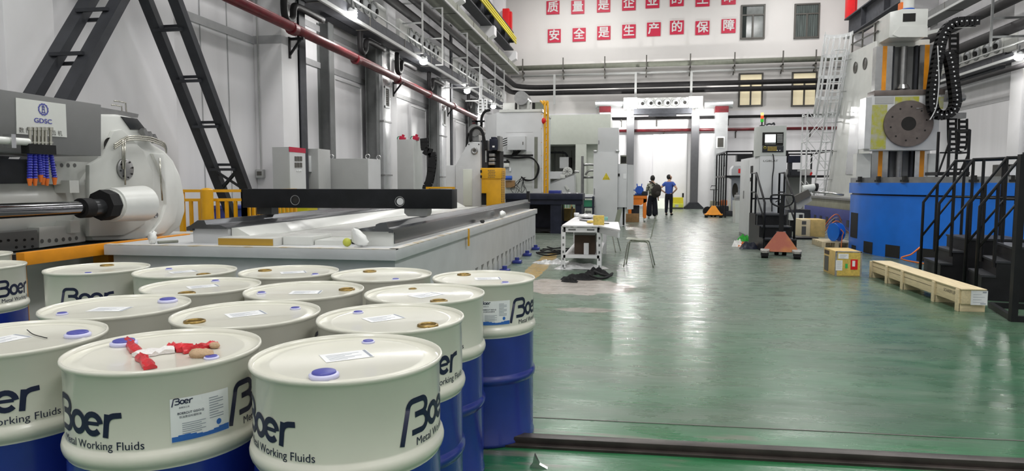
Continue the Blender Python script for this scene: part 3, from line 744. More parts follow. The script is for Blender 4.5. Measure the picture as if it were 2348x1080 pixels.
drum(-1.52, 2.46, 'oil drum behind the one with the red wrapper, open bung at left', (430, 733), 'open', 30, False, .25)
drum(-2.16, 2.51, 'oil drum with a blue cap at its back right, next to the left edge drum', (370, 688), 'closed', 100, False, -.5)
drum(-.955, 3.06, 'oil drum with a small open bung at right, third back along the aisle', (1012, 688), 'open', 57, False, .7)
drum(-1.57, 3.05, 'oil drum in the middle of the group with an open bung at its back right', (797, 659), 'open', 20, False, -.2)
drum(-2.16, 3.09, 'oil drum with an open bung at its front, left of the middle of the group', (420, 671), 'open', 80, False, .2)
drum(-.79, 3.63, 'oil drum at the back corner by the aisle, fully seen with its sticker', (1050, 623), 'open', 0, True, .1)
drum(-1.40, 3.66, 'back row oil drum next to the corner one by the aisle', (843, 617), 'open', 70, False)
drum(-1.99, 3.68, 'back row oil drum below the yellow stripe of the grey machine bed', (577, 614), 'open', 40, False, .1)
drum(-2.62, 3.60, 'back row oil drum below the left corner of the grey machine bed', (450, 623), 'open', 90, False, .3)
drum(-3.24, 3.62, 'back row oil drum facing its big dark lettering straight to the camera', (240, 607), 'open', 46, False)
drum(-4.12, 3.58, 'back oil drum at the left edge in front of the orange tray', (-20, 600), 'open', 107, False)
drum(-4.80, 4.12, 'rearmost oil drum peeking out at the left edge under the machine', (-40, 585), 'open', 15, False)
# torn wrapper lying on a drum
def ribbon(pts, wd, th, m_, par, name, lift=.005):
    pts = [P(x, y, Z=.868) for x, y in pts]; b = B(); L_, R_ = [], []
    rnd = random.Random(len(pts)*7+int(wd*1000)); ps = smooth_pts(pts, 4)
    for i, p in enumerate(ps):
        t = (ps[min(i+1, len(ps)-1)] - ps[max(i-1, 0)]).normalized(); nn_ = Vector((-t.y, t.x, 0)); w_ = wd*(.75+.5*rnd.random())
        row = []
        for j in range(5):
            s_ = j/2-1; row.append(p + nn_*w_*s_*.5 + Vector((0, 0, lift+th*rnd.random()+.006*(1-abs(s_)))))
        L_.append([b.bm.verts.new(v) for v in row]); R_.append([b.bm.verts.new((v.x, v.y, .8685)) for v in row])
    for i in range(len(ps)-1):
        for j in range(4):
            b.bm.faces.new((L_[i][j], L_[i+1][j], L_[i+1][j+1], L_[i][j+1])); b.bm.faces.new((R_[i][j], R_[i][j+1], R_[i+1][j+1], R_[i+1][j]))
        b.bm.faces.new((L_[i][0], R_[i][0], R_[i+1][0], L_[i+1][0])); b.bm.faces.new((L_[i][4], L_[i+1][4], R_[i+1][4], R_[i][4]))
    for rI in (0, -1): b.bm.faces.new([L_[rI][j] for j in range(5)] + [R_[rI][j] for j in range(4, -1, -1)])
    bmesh.ops.recalc_face_normals(b.bm, faces=b.bm.faces[:])
    return obj(name, b, m_, par)
q = P(390, 812, Z=.868)
t = thing('torn_wrapper', 'torn red and white wrapper lying on an oil drum lid', 'wrapper', (q.x, q.y, .8685))
add_lbl(ribbon([(292, 784), (303, 800), (320, 815)], .030, .012, 'foil_red', t, 'red_foil'), 'red foil strip')
add_lbl(ribbon([(322, 822), (335, 835), (345, 847)], .030, .012, 'foil_red', t, 'red_foil'), 'red foil strip')
add_lbl(ribbon([(312, 820), (350, 812), (400, 806)], .052, .012, 'foil_white', t, 'white_foil'), 'white printed panel')
add_lbl(ribbon([(393, 800), (418, 803), (440, 809)], .046, .016, 'foil_red', t, 'red_foil'), 'red foil panel')
add_lbl(ribbon([(440, 805), (465, 800), (497, 793)], .026, .014, 'foil_red', t, 'red_foil'), 'crimped red foil end')
b = B().sph(P(462, 812, Z=.875), .032, (1.2, .8, .5), 12); rnd = random.Random(3)
b.mapv(lambda v: v + Vector((rnd.uniform(-.004, .004), rnd.uniform(-.004, .004), rnd.uniform(-.002, .004))))
add_lbl(obj('tissue', b, 'tissue_tan', t), 'crumpled tan tissue')
b = B().sph(P(492, 792, Z=.877), .018, (1, .8, .6), 10); add_lbl(obj('tissue', b, 'tissue_tan', t), 'small tan tissue end')
# small wire scrap on the left edge drum
tag(obj('wire_scrap', B().tube(smooth_pts([P(62, 756, Z=.876), P(75, 766, Z=.872), P(95, 772, Z=.872), P(108, 775, Z=.872)], 4), .0016, 6), 'black_rubber'), 'thin curled wire scrap on the lid of the left edge drum', 'wire')
# metal scrap on the floor by the rail
q = P(1228, 1072, Z=0)
b = B().prism([(-.03, 0), (.06, 0), (.02, .02), (-.005, .07), (-.015, .02)], 'XZ', -.01, .015).xf(Matrix.Translation((q.x, q.y, 0)))
tag(obj('metal_scrap', b, 'steel_bright'), 'small bent shiny metal scrap on the floor below the dark rail', 'scrap')
# ================================================================== grey machine bed in front of the drums' far side
t = thing('machine_bed', 'long pale grey machine bed casting with two dark slide rails behind the oil drums', 'machine bed', (-3.37, 10, 0))
obj('bed_base', B().box(-4.75, 5.5, 0, -1.985, 14.46, .735), 'cast_grey', t)
fl = obj('flange', B().box(-4.79, 5.43, .737, -1.95, 14.5, .83, .006), 'cast_grey', t)
obj('flange_edge', B().box(-2.02, 5.44, .83, -1.952, 14.5, .838).box(-4.78, 5.432, .83, -1.952, 5.5, .838), 'rust_edge', fl)
obj('rail_block', B().box(-2.42, 5.76, .83, -2.1, 14.3, .965), 'cast_white', t)
obj('rail_block', B().box(-4.1, 5.76, .83, -3.73, 14.3, .975), 'cast_grey', t)
obj('side_band', B().box(-2.1, 5.8, .85, -2.092, 14.3, .96), 'steel_rail', t)
obj('slide_rail', B().prism([(-2.44, .965), (-2.43, .985), (-2.33, 1.0), (-2.31, .99), (-2.25, .995), (-2.24, 1.03), (-2.20, 1.045), (-2.14, 1.045), (-2.125, 1.0), (-2.08, .985), (-2.08, .955), (-2.12, .955), (-2.12, .965)], 'XZ', 5.72, 14.35), 'steel_rail', t)
obj('slide_rail', B().prism([(-4.14, .95), (-4.14, .985), (-4.1, 1.0), (-4.02, 1.05), (-3.95, 1.05), (-3.93, 1.01), (-3.80, 1.01), (-3.72, .985), (-3.72, .97), (-4.08, .97), (-4.08, .95)], 'XZ', 5.72, 14.35), 'steel_rail', t)
obj('inner_cover', B().box(-3.72, 6.1, .84, -2.43, 14.2, .885), 'bed_top', t)
obj('inner_ledge', B().prism([(-3.72, .83), (-3.72, .975), (-3.66, .975), (-3.5, .89), (-3.5, .83)], 'XZ', 5.8, 14.2), 'cast_white', t)
obj('end_box', B().box(-3.71, 5.56, .83, -3.15, 6.1, .905, .006), 'bed_top', t)
obj('yellow_stripe', B().box(-3.70, 5.552, .838, -3.16, 5.56, .897), 'rust_smear', t)
obj('end_box', B().box(-3.14, 5.7, .83, -2.86, 6.15, .91, .006), 'cast_white', t)
obj('end_plate', B().box(-2.85, 5.75, .83, -2.56, 6.15, .875), 'cast_white', t)
obj('end_recess', B().box(-2.55, 5.9, .83, -2.44, 6.1, .9), 'hole_dark', t)  # solid black block standing in for the shade of the recess
y = 8.6
while y < 14.2:
    pk = obj('side_pocket', B().prism([(y, .27), (y+.15, .27), (y+.02, .19)], 'YZ', -1.986, -1.98), 'machine_grey', t); obj('side_pocket', B().box(-1.986, y+.02, .05, -1.9825, y+.15, .19), 'cabinet_grey', t); y += .37  # dark triangle over grey plate: shade inside the pocket put into colour
obj('tag_strip', B().box(-1.955, 8.05, .62, -1.94, 8.1, .835), 'yellow_paint', t)
for y in (10.2, 11.4, 12.6, 13.8):
    obj('levelling_foot', B().box(-1.97, y, 0, -1.82, y+.16, .05, .01).cyl((-1.9, y+.08, .05), (-1.9, y+.08, .1), .04), 'blue_purple', t)
# black beam lying across the rails on two blocks
tag(obj('packing_block', B().prism([(-2.32, 1.047), (-2.12, 1.047), (-2.1, 1.08), (-2.1, 1.13), (-2.36, 1.13), (-2.36, 1.08)], 'XZ', 6.85, 7.0), 'steel_mid'), 'grey steel block on the right slide rail holding up the black beam', 'block')
tag(obj('packing_block', B().box(-4.08, 6.85, 1.052, -3.9, 7.0, 1.13), 'steel_dark'), 'dark steel block on the left slide rail under the black beam end', 'block')
t = thing('black_beam', 'long black steel beam lying across the grey machine bed', 'beam', (-2.9, 6.92, 1.131))
a = P(556, 482, Y=6.8); c = P(1036, 434, Y=6.8)
b = B(); b.box(a.x, 6.8, 1.131, c.x, 7.02, c.z-.0, .004)
obj('beam_body', b, 'black_beam', t)
for x_, y_, m_, lab in ((676, 459, 'orange_paint', 'drilled hole'), (916, 462, 'steel_mid', 'drilled hole with a bright rim')):
    q = P(x_, y_, Y=6.795)
    o = add_lbl(obj('drill_hole', B().lathe([(.0, 0), (.045, 0), (.05, .004), (.055, .003)], 20, Matrix.Translation((q.x, 6.802, q.z)) @ rotm('X', PI/2), cap=False), 'steel_mid', t), lab)
    obj('hole_mouth', B().lathe([(0, 0), (.038, 0)], 20, Matrix.Translation((q.x+.006, 6.797, q.z)) @ rotm('X', PI/2), cap=False), 'hole_dark' if m_ == 'orange_paint' else 'cabinet_light', o)
# bag and rags on the bed
b = B().sph((0, 0, .5), .5, (1, .6, 1), 14); rnd = random.Random(5)
bq = P(822, 552, Y=5.62)
b.mapv(lambda v: Vector((bq.x + v.x*.14*(1.5-v.z)+.06*(.5-v.z)+rnd.uniform(-.012, .012), 5.62+v.y*.16+rnd.uniform(-.012, .012), .838+v.z*.17)))
t = thing('plastic_bag', 'white plastic bag with lime contents at the front end of the grey bed', 'bag', (bq.x, 5.62, .838))
obj('bag', b, 'plastic_white', t); obj('contents', B().sph((bq.x-.10, 5.6, .875), .04, (1, .8, 1), 10), 'lime', t)
b = B().sph((-2.0, 10.6, .90), .06, (.8, 2.2, .9), 12); rnd = random.Random(2); b.mapv(lambda v: v + Vector((rnd.uniform(-.01, .01), rnd.uniform(-.02, .02), rnd.uniform(-.008, .008))))
tag(obj('rag', b, 'plastic_white'), 'white crumpled rag on the aisle edge of the grey bed', 'rag')
b = B().sph((-2.02, 9.2, .862), .03, (1, 3, .8), 10); b.mapv(lambda v: v + Vector((rnd.uniform(-.01, .01), rnd.uniform(-.02, .02), 0)))
tag(obj('rag', b, 'cloth_black'), 'small dark rag on the aisle edge of the grey bed', 'rag')
b = B().sph((-4.25, 5.53, .87), .05, (.8, .7, 1.3), 12); b.mapv(lambda v: v + Vector((rnd.uniform(-.012, .012), rnd.uniform(-.012, .012), rnd.uniform(-.004, .012))))
q = P(345, 557, Y=5.5)
b.xf(Matrix.Translation((q.x+4.25, 0, .022)))
tag(obj('rag', b, 'plastic_white'), 'pale crumpled rag on the left front corner of the grey bed', 'rag')
a = P(362, 558, Y=5.55); c = P(408, 556, Y=5.7)
tag(obj('rod', B().cyl((a.x, 5.55, .85), (c.x, 5.7, .85), .014, n=10), 'tray_green'), 'short dark green rod on the left front corner of the grey bed', 'rod')

# ================================================================== gear grinding machine on the left
def yz(pts, X): return [(P(x, y, X=X).y, P(x, y, X=X).z) for x, y in pts]
t = thing('gear_grinder', 'big white and grey gear grinding machine at the left edge behind the drums', 'machine', (-5.6, 5.5, 0))
obj('machine_base', B().box(-5.9, 2.5, 0, -5.32, 7.6, .79), 'cast_white', t)
X0 = -5.0
cv = obj('cross_slide_cover', B().prism(yz([(-240, 168), (232, 240), (232, 358), (-240, 340)], X0), 'YZ', -5.88, X0, .006), 'machine_grey', t)
po = B(); e = [P(37, 224, X=X0+.008), P(151, 239, X=X0+.008), P(154, 315, X=X0+.008), P(39, 307, X=X0+.008)]
po.prism([(p.y, p.z) for p in e], 'YZ', X0+.002, X0+.006)
po = obj('poster', po, 'cast_white', cv)
g = B(); q = P(97.5, 251, X=X0); gr_ = .052
tooth = []
for k in range(24):
    a = k*PI/12; r_ = gr_ if k % 2 else gr_*.9
    tooth += [(r_*math.cos(a-.09), r_*math.sin(a-.09)), (r_*math.cos(a+.09), r_*math.sin(a+.09))]
stroke(g, [(x*.93, y*.93) for x, y in tooth], .011, True)
stroke(g, [(-.02, -.028), (.02, -.028)], .008); stroke(g, [(-.016, .022), (.016, .022)], .008); stroke(g, [(-.006, .022), (-.014, -.028)], .007); stroke(g, [(.006, .022), (.014, -.028)], .007); stroke(g, arc(0, .032, .004, .004, 0, 360, 8), .006); stroke(g, [(-.01, 0), (.01, 0)], .007)
g.xf(Matrix.Translation((X0+.009, q.y, q.z)) @ FACE_PX)
q2 = P(97, 278, X=X0); tx = text_b('GDSC', .055, thick=.0012).mapv(lambda v: Vector((v.x*1.25, v.y, 0))); merge(g, tx, Matrix.Translation((X0+.009, q2.y, q2.z)) @ FACE_PX)
add_lbl(obj('poster_emblem', g, 'cap_blue', cv), 'blue gear emblem and letters')
q3 = P(93, 303, X=X0); merge_t = text_b('数 控 成 形 磨 齿 机', .05).xf(Matrix.Translation((X0+.009, q3.y, q3.z)) @ FACE_PX)
obj('poster_lettering', merge_t, 'frame_dark', cv)
# headstock
hs = obj('headstock', B().prism(yz([(226, 262), (270, 262), (302, 268), (348, 328), (378, 346), (398, 368), (414, 402), (424, 450), (425, 485), (414, 520), (385, 543), (330, 549), (215, 552), (200, 530), (196, 420), (228, 373)], -5.25), 'YZ', -5.9, -5.25, .03), 'cast_white', t)
obj('front_plate', B().prism(yz([(205, 378), (232, 362), (262, 300), (280, 296), (330, 345), (352, 400), (350, 470), (332, 515), (285, 540), (205, 543)], -5.2), 'YZ', -5.25, -5.2, .015), 'cast_white_shaded', t)
rim_ = yz([(352, 352), (378, 352), (398, 380), (408, 420), (412, 470), (404, 510), (380, 535), (345, 542), (372, 505), (384, 470), (380, 420), (366, 380)], -5.2)
obj('curved_cover', B().prism(rim_, 'YZ', -5.27, -5.21, .015), 'cast_white', t)
q = P(287, 388, X=-5.19); ry = rotm('Y', PI/2)
fl = obj('round_flange', B().lathe([(0, 0), (.112, 0), (.112, .02), (.104, .026), (0, .026)], 28, Matrix.Translation((-5.2, q.y, q.z)) @ ry, cap=False), 'steel_mid', t)
for k in range(8):
    a = k*PI/4+.2; obj('bolt', B().cyl((-5.174, q.y+.088*math.cos(a), q.z+.088*math.sin(a)), (-5.166, q.y+.088*math.cos(a), q.z+.088*math.sin(a)), .009, n=8), 'hole_dark', fl)
q = P(254, 333, X=-5.2); obj('dark_port', B().lathe([(0, 0), (.075, 0), (.078, .006)], 24, Matrix.Translation((-5.215, q.y, q.z)) @ ry, cap=False), 'hole_dark', t)
q = P(247, 298, X=-5.15); obj('upper_drum', B().cyl((-5.4, P(232, 298, X=-5.2).y, q.z), (-5.4, P(272, 298, X=-5.2).y, q.z), .14, n=24), 'cast_white', t)
obj('sight_panel', B().prism(yz([(278, 267), (314, 272), (334, 297), (300, 297)], -5.24), 'YZ', -5.26, -5.235, .004), 'steel_dark', t)
obj('top_plate', B().prism(yz([(232, 246), (300, 258), (318, 262), (316, 270), (232, 262)], -5.3), 'YZ', -5.85, -5.3), 'steel_mid', t)
cp = B()
for pts in ([(262, 232), (268, 232), (288, 236), (290, 258)], [(256, 241), (262, 241), (279, 244), (280, 258)]): cp.tube([P(x, y, X=-5.4) for x, y in pts], .008, 6)
obj('grease_pipe', cp, 'chrome', t)
for k, off in enumerate((0, 5, 10)):
    obj('oil_pipe', B().tube(smooth_pts([P(x, y+off*.9, X=-5.16) for x, y in ((262, 332), (283, 318), (300, 312), (340, 314), (365, 322), (378, 330), (382, 342))], 4), .009, 6), 'chrome', t)
obj('oil_pipe', B().tube([P(286, 320, X=-5.16), P(286, 355, X=-5.16), P(287, 424, X=-5.16)], .009, 6), 'chrome', t)
obj('oil_pipe', B().tube([P(281, 320, X=-5.16), P(282, 388, X=-5.16)], .009, 6), 'chrome', t)
obj('oil_pipe', B().tube([P(366, 362, X=-5.18), P(368, 400, X=-5.18), P(372, 460, X=-5.18)], .009, 6), 'chrome', t)
b = B()
for x_, y_ in ((330, 305), (342, 312), (352, 318)): q = P(x_, y_, X=-5.2); b.obox(q, (.06, .05, .09), rotm('X', .6))
obj('valve_block', b, 'steel_mid', t)
q = P(361, 493, X=-5.19); obj('sight_glass', B().lathe([(0, 0), (.02, 0), (.03, .01), (.034, .01), (.034, -.005)], 20, Matrix.Translation((-5.215, q.y, q.z)) @ ry, cap=False), 'steel_mid', t)
# spindle
XS = -4.97
ya = P(252, 470, X=XS).y; yb = P(335, 470, X=XS).y; zc = P(290, 468, X=XS).z
obj('spindle_housing', B().cyl((XS, ya, zc), (XS-.02, yb, zc), .165, .185, n=28, bev=.02), 'cast_white', t)
oc = P(226, 470, X=XS).y
obj('octagon_collar', B().cyl((XS, oc+.02, zc), (XS, ya, zc), .148, n=8), 'black_rubber', t)
obj('spindle_nose', B().cyl((XS, P(196, 470, X=XS).y, zc-.02), (XS, ya, zc-.02), .08, n=24), 'steel_dark', t)
obj('spindle_ring', B().cyl((XS, P(183, 470, X=XS).y, zc-.02), (XS, P(205, 470, X=XS).y, zc-.02), .092, n=24), 'black_rubber', t)
obj('inner_bay', B().prism(yz([(-140, 360), (84, 366), (84, 420), (-140, 424)], -5.45), 'YZ', -5.6, -5.45), 'steel_dark', t)
obj('shaft', B().cyl((XS, 3.4, zc-.015), (XS, ya, zc-.015), .062, n=28), 'shaft_chrome', t)
# lower work spindle drum and panels
y1 = P(165, 470, X=-5.5).y
obj('work_drum', B().cyl((-5.75, 2.8, 1.17), (-5.75, y1, 1.17), .37, n=40, bev=.02), 'cast_white', t)
obj('drum_flange', B().cyl((-5.75, y1, 1.17), (-5.75, y1+.12, 1.17), .40, n=40), 'steel_mid', t)
up = obj('bracket_plate', B().prism(yz([(100, 368), (206, 372), (206, 424), (100, 422)], -5.34), 'YZ', -5.5, -5.34), 'cast_white', t)
for x_ in (110, 126, 142, 157, 172):
    q = P(x_, 379, X=-5.335); obj('round_hole', B().lathe([(0, 0), (.02, 0)], 14, Matrix.Translation((-5.338, q.y, q.z)) @ ry, cap=False), 'machine_grey', up)
lo = obj('bracket_plate', B().prism(yz([(90, 522), (196, 515), (196, 553), (90, 568)], -5.3), 'YZ', -5.5, -5.3), 'cast_white', t)
for x_, y_ in ((97, 553), (114, 552), (130, 551), (146, 549), (161, 548), (176, 546)):
    q = P(x_, y_, X=-5.295); obj('round_hole', B().lathe([(0, 0), (.02, 0)], 14, Matrix.Translation((-5.298, q.y, q.z)) @ ry, cap=False), 'machine_grey', lo)
dk = obj('bolted_cover', B().prism(yz([(-80, 540), (86, 527), (88, 568), (-80, 592)], -5.28), 'YZ', -5.45, -5.28, .008), 'machine_grey', t)
for x_, y_ in ((2, 553), (20, 551), (38, 551), (57, 550), (75, 548), (38, 567), (57, 566), (75, 565)):
    q = P(x_, y_, X=-5.275); obj('bolt', B().cyl((-5.281, q.y, q.z), (-5.272, q.y, q.z), .011, n=8), 'hole_dark', dk)
for x_, y_ in ((180, 428), (182, 520)):
    q = P(x_, y_, X=-5.2); obj('corner_block', B().box(-5.42, q.y-.05, q.z-.06, -5.25, q.y+.06, q.z+.06), 'cast_white', t)
# coolant manifold with blue segmented hoses
XH = -4.86
a = P(60, 338, X=XH); c = P(122, 342, X=XH)
obj('manifold', B().box(XH-.05, a.y, a.z-.05, XH+.03, c.y, a.z+.03), 'black_rubber', t)
obj('coolant_pipe', B().cyl((XH, 3.4, a.z+.045), (XH, a.y+.02, a.z+.045), .03, n=14), 'cast_white', t)
q = P(22, 325, X=XH); obj('pipe_clamp', B().box(XH-.04, q.y-.02, q.z-.05, XH+.04, q.y+.02, q.z+.06), 'steel_bright', t)
for k, (xa, xb_, ye) in enumerate(((69, 68, 420), (79, 80, 420), (88, 93, 412), (97, 98, 418), (105, 107, 420), (116, 125, 418))):
    v0 = P(xa, 292, X=XH+.01); v1 = P(xa, 336, X=XH+.01)
    obj('valve', B().cyl(v1, v0, .013, n=10).cyl(v0, P(xa, 299, X=XH+.01), .02, n=10).cyl(P(xa, 325, X=XH+.01), P(xa, 329, X=XH+.01), .022, n=10), 'chrome', t)
    h0 = P(xa, 348, X=XH); h1 = P(xb_, ye-12, X=XH); hb = B(); N_ = 11
    for i in range(N_): hb.sph(h0.lerp(h1, i/(N_-1)), .021, (1, 1, .75), 10)
    ho = add_lbl(obj('coolant_hose', hb, 'hose_blue', t), 'blue segmented coolant hose')
    add_lbl(obj('hose_nozzle', B().cyl(h1+Vector((0, 0, -.005)), P(xb_+.5, ye+6, X=XH), .021, .012, 12), 'nozzle_orange', ho), 'orange nozzle')
# orange drip tray in front of it
t = thing('drip_tray', 'orange steel tray rail in front of the gear grinding machine', 'tray', (-4.95, 5.2, 0))
obj('tray_rail', B().box(-4.92, 4.65, .73, -4.84, 6.75, .835, .004), 'orange_paint', t)
obj('tray_floor', B().box(-5.27, 4.65, .74, -4.92, 6.75, .78), 'black_rubber', t)
obj('tray_rail', B().box(-5.3, 6.75, .73, -4.84, 6.83, .80, .004), 'orange_paint', t)
for y in (4.7, 5.7, 6.7): obj('leg', B().box(-5.15, y, 0, -4.98, y+.1, .74), 'orange_paint', t)

# ================================================================== A-frame gantry leg in front of the left wall
t = thing('gantry_frame', 'tall dark grey A-shaped gantry leg of paired beams with rungs by the left wall', 'gantry', (-6.2, 8.5, 0))
XN, XFAR = -5.98, -6.41
def chord(p0, p1, wd, name, lo=True):
    A = P(*p0, X=XN); C_ = P(*p1, X=XN)
    d = (C_ - A).normalized(); ext = A + d*((0.0-A.z)/d.z) if lo else A
    return ext, C_, d
LL0, LL1, ld = chord((150, 226), (352, -140), .16, 'l'); RR0, RR1, rd = chord((562, 430), (350, -140), .14, 'r')
for x in (XN, XFAR):
    for A, C_, wd in ((LL0, LL1, .17), (RR0, RR1, .15)):
        A2 = Vector((x, A.y, A.z+.01)); C2 = Vector((x, C_.y, C_.z))
        ch = obj('leg_beam', B().bar(A2, C2, .03, wd, up=(1, 0, 0)) if False else B().bar(A2, C2, .1, wd, up=(1, 0, 0)), 'gantry_grey', t)
def station(px_, py_, d):
    q = P(px_, py_, X=XN); nrm = Vector((0, -d.z, d.y))
    for s_ in (-1, 1):
        c = q + nrm*s_*.075
        obj('rung', B().bar((XFAR, c.y, c.z), (XN, c.y, c.z), .035, .04), 'gantry_grey', t)
for y_ in (32, 133, 240, 345): station(275-.553*y_, y_, ld)
for y_ in (63, 180, 285, 383): station(401+.374*y_, y_, rd)
q0 = P(401+.374*388, 388, X=XN); q1 = P(562, 436, X=XN)
obj('cross_brace', B().bar((XFAR, q0.y, q0.z), (XN, q1.y, q1.z), .04).bar((XN, q0.y, q0.z), (XFAR, q1.y, q1.z), .04), 'gantry_grey', t)
obj('top_beam', B().box(XFAR-.04, LL1.y-.4, LL1.z-.05, XN+.1, LL1.y+.4, LL1.z+.3), 'gantry_grey', t)
obj('foot_plate', B().box(XFAR-.12, RR0.y-.2, 0, XN+.12, RR0.y+.25, .04), 'gantry_grey', t)
obj('foot_plate', B().box(XFAR-.12, LL0.y-.25, 0, XN+.12, LL0.y+.2, .04), 'gantry_grey', t)

# ================================================================== yellow fence panels
def fence(label, pts, zt, dx, group=None, big=None):
    c = (Vector(pts[0])+Vector(pts[-1]))/2
    t_ = thing('safety_fence', label, 'fence', (c.x, c.y, 0), group=group)
    for p, q_ in zip(pts, pts[1:]):
        p, q_ = Vector((*p, 0)), Vector((*q_, 0)); L_ = (q_-p).length; d = (q_-p)/L_
        for z in (zt, zt-.13, .15): obj('rail', B().bar(p+Vector((0, 0, z)), q_+Vector((0, 0, z)), .04), 'yellow_paint', t_)
        k = max(1, int(L_/dx))
        for i in range(k+1):
            c_ = p+d*L_*i/k; obj('picket', B().box(c_.x-.02, c_.y-.02, .15, c_.x+.02, c_.y+.02, zt-.13), 'yellow_paint', t_)
        for c_ in (p, q_): obj('post', B().box(c_.x-.03, c_.y-.03, 0, c_.x+.03, c_.y+.03, zt+.02), 'yellow_paint', t_)
    return t_
x0 = P(428, 470, Y=8.7).x; x1 = P(560, 470, Y=8.9).x
f_ = fence('yellow steel picket fence between the gear grinding machine and the grey bed', [(x0, 8.6), (x1, 8.9), (x1+.05, 10.3)], 1.29, .11)
q = P(475, 470, Y=8.55)
obj('thick_post', B().cyl((q.x, 8.55, 0), (q.x, 8.55, 1.3), .085, n=18).sph((q.x, 8.55, 1.3), .085, (1, 1, .4), 14), 'yellow_paint', f_)
x0 = P(980, 430, Y=15.2).x; x1 = P(1040, 430, Y=15.2).x
fence('yellow fence panel seen over the right half of the black beam', [(x0, 15.2), (x1, 15.2)], 1.29, .07)
a = P(482, 480, Y=10.2); c = P(530, 480, Y=10.2)
t = thing('storage_bin', 'dark violet bin behind the yellow fence', 'bin', ((a.x+c.x)/2, 10.6, 0))
obj('bin_body', B().prism([(a.x+.03, 0), (c.x-.03, 0), (c.x, .98), (a.x, .98)], 'XZ', 10.3, 10.9), 'blue_purple', t); obj('bin_rim', B().box(a.x-.03, 10.27, .96, c.x+.03, 10.93, 1.02, .01), 'blue_purple', t)

for px_, Y_, m_, lab, h_ in ((628, 10.9, 'green_small', 'green bin glimpsed under the black beam behind the grey bed', 1.0), (690, 11.3, 'yellow_line', 'yellow box glimpsed under the black beam behind the grey bed', 1.02)):
    q = P(px_, 488, Y=Y_)
    t = thing('storage_bin', lab, 'bin', (q.x, Y_+.2, 0))
    obj('bin_body', B().prism([(q.x-.11, 0), (q.x+.11, 0), (q.x+.13, h_-.04), (q.x-.13, h_-.04)], 'XZ', Y_, Y_+.4), m_, t); obj('bin_rim', B().box(q.x-.15, Y_-.02, h_-.04, q.x+.15, Y_+.42, h_, .01), m_, t)

# ================================================================== cabinets along the left wall
def xz_box(x0, x1, y0, Y, y1=None): a = P(x0, y0, Y=Y); c = P(x1, y0, Y=Y); return a.x, c.x, a.z
t = thing('control_cabinet', 'grey control cabinet with meters and a red top strip by the left wall', 'cabinet', (-6.45, 12.95, 0))
y0 = P(664, 380, X=-6.3).y; y1 = P(701, 380, X=-6.3).y; xl = P(625, 380, Y=y0).x; zt = P(664, 337, X=-6.3).z
bd = obj('cabinet_body', B().box(xl, y0, 0, -6.31, y1, zt, .005), 'cabinet_grey', t)
dr_ = obj('door', B().box(-6.312, y0+.01, .1, -6.298, y1-.01, zt-.01), 'cabinet_light', t)  # paler than the body: light on the aisle-facing front put into colour
obj('red_strip', B().box(-6.305, y0, zt-.09, -6.294, y1, zt+.004), 'crimson', t)
for r in range(2):
    for k in range(3):
        q = P(678+k*6, 364+r*14.5, X=-6.295)
        m_ = obj('meter', B().box(-6.299, q.y-.036, q.z-.045, -6.286, q.y+.036, q.z+.045), 'frame_dark', dr_); 
for k in range(3):
    q = P(681+k*4.3, 391, X=-6.295); obj('indicator', B().cyl((-6.299, q.y, q.z), (-6.284, q.y, q.z), .014, n=10), 'paper', dr_)
a = P(701, 341, Y=13.5); c = P(729, 341, Y=13.5)
t = thing('control_cabinet', 'grey cabinet with a small white wall box, right of the metered cabinet', 'cabinet', ((a.x+c.x)/2, 13.7, 0))
obj('cabinet_body', B().box(a.x, 13.5, 0, c.x, 14.1, a.z, .006), 'cabinet_grey', t)
e = P(702, 357, Y=13.44); g = P(712, 394, Y=13.44)
wb_ = obj('white_box', B().box(e.x, 13.4, g.z, g.x, 13.5, e.z, .006), 'cabinet_light', t); obj('box_window', B().box(e.x+.03, 13.394, g.z+.15, g.x-.03, 13.4, e.z-.08), 'teal', wb_)
xa, xb_, zt = xz_box(729, 843, 364, 14.3)
t = thing('low_cabinet', 'long low grey cabinet with its right side lit by the left wall', 'cabinet', ((xa+xb_)/2, 14.7, 0))
y1 = P(872, 380, X=xb_).y
obj('cabinet_body', B().box(xa, 14.3, 0, xb_, y1, zt, .006), 'cabinet_grey', t); obj('side_panel', B().box(xb_, 14.31, .05, xb_+.01, y1-.01, zt-.01), 'cabinet_light', t)  # thin paler sheet paints the light falling on the aisle-facing side
for x_, y_ in ((745, 14.5), (760, 14.5), (843, 14.45), (868, 15.1)):
    q = P(x_, 360, Y=y_); obj('lifting_eye', B().tube([(q.x+.05*math.cos(i*PI/6), y_, zt+.05+.05*math.sin(i*PI/6)) for i in range(12)], .012, 6, closed=True), 'steel_bright', t)
xa, xb_, zt = xz_box(910, 947, 320, 17.2)
t = thing('tall_cabinet', 'tall grey cabinet with two red plugs on top by the left wall', 'cabinet', ((xa+xb_)/2, 17.6, 0))
y1 = P(968, 380, X=xb_).y
obj('cabinet_body', B().box(xa, 17.2, 0, xb_, y1, zt, .006), 'cabinet_grey', t); obj('side_panel', B().box(xb_, 17.21, .05, xb_+.01, y1-.01, zt-.01), 'cabinet_pale', t)
for x_ in (923, 954):
    q = P(x_, 318, Y=17.5)
    pl_ = obj('red_plug', B().obox((q.x, 17.5, zt+.05), (.16, .12, .10), rotm('Y', .3), .015).cyl((q.x, 17.5, zt+.08), (q.x+.03, 17.5, zt+.15), .04, n=10), 'crimson', t)
    obj('loop', B().tube([(q.x-.1+.05*math.cos(i*PI/5), 17.5, zt+.05+.05*math.sin(i*PI/5)) for i in range(10)], .012, 6, closed=True), 'green_frame', pl_)
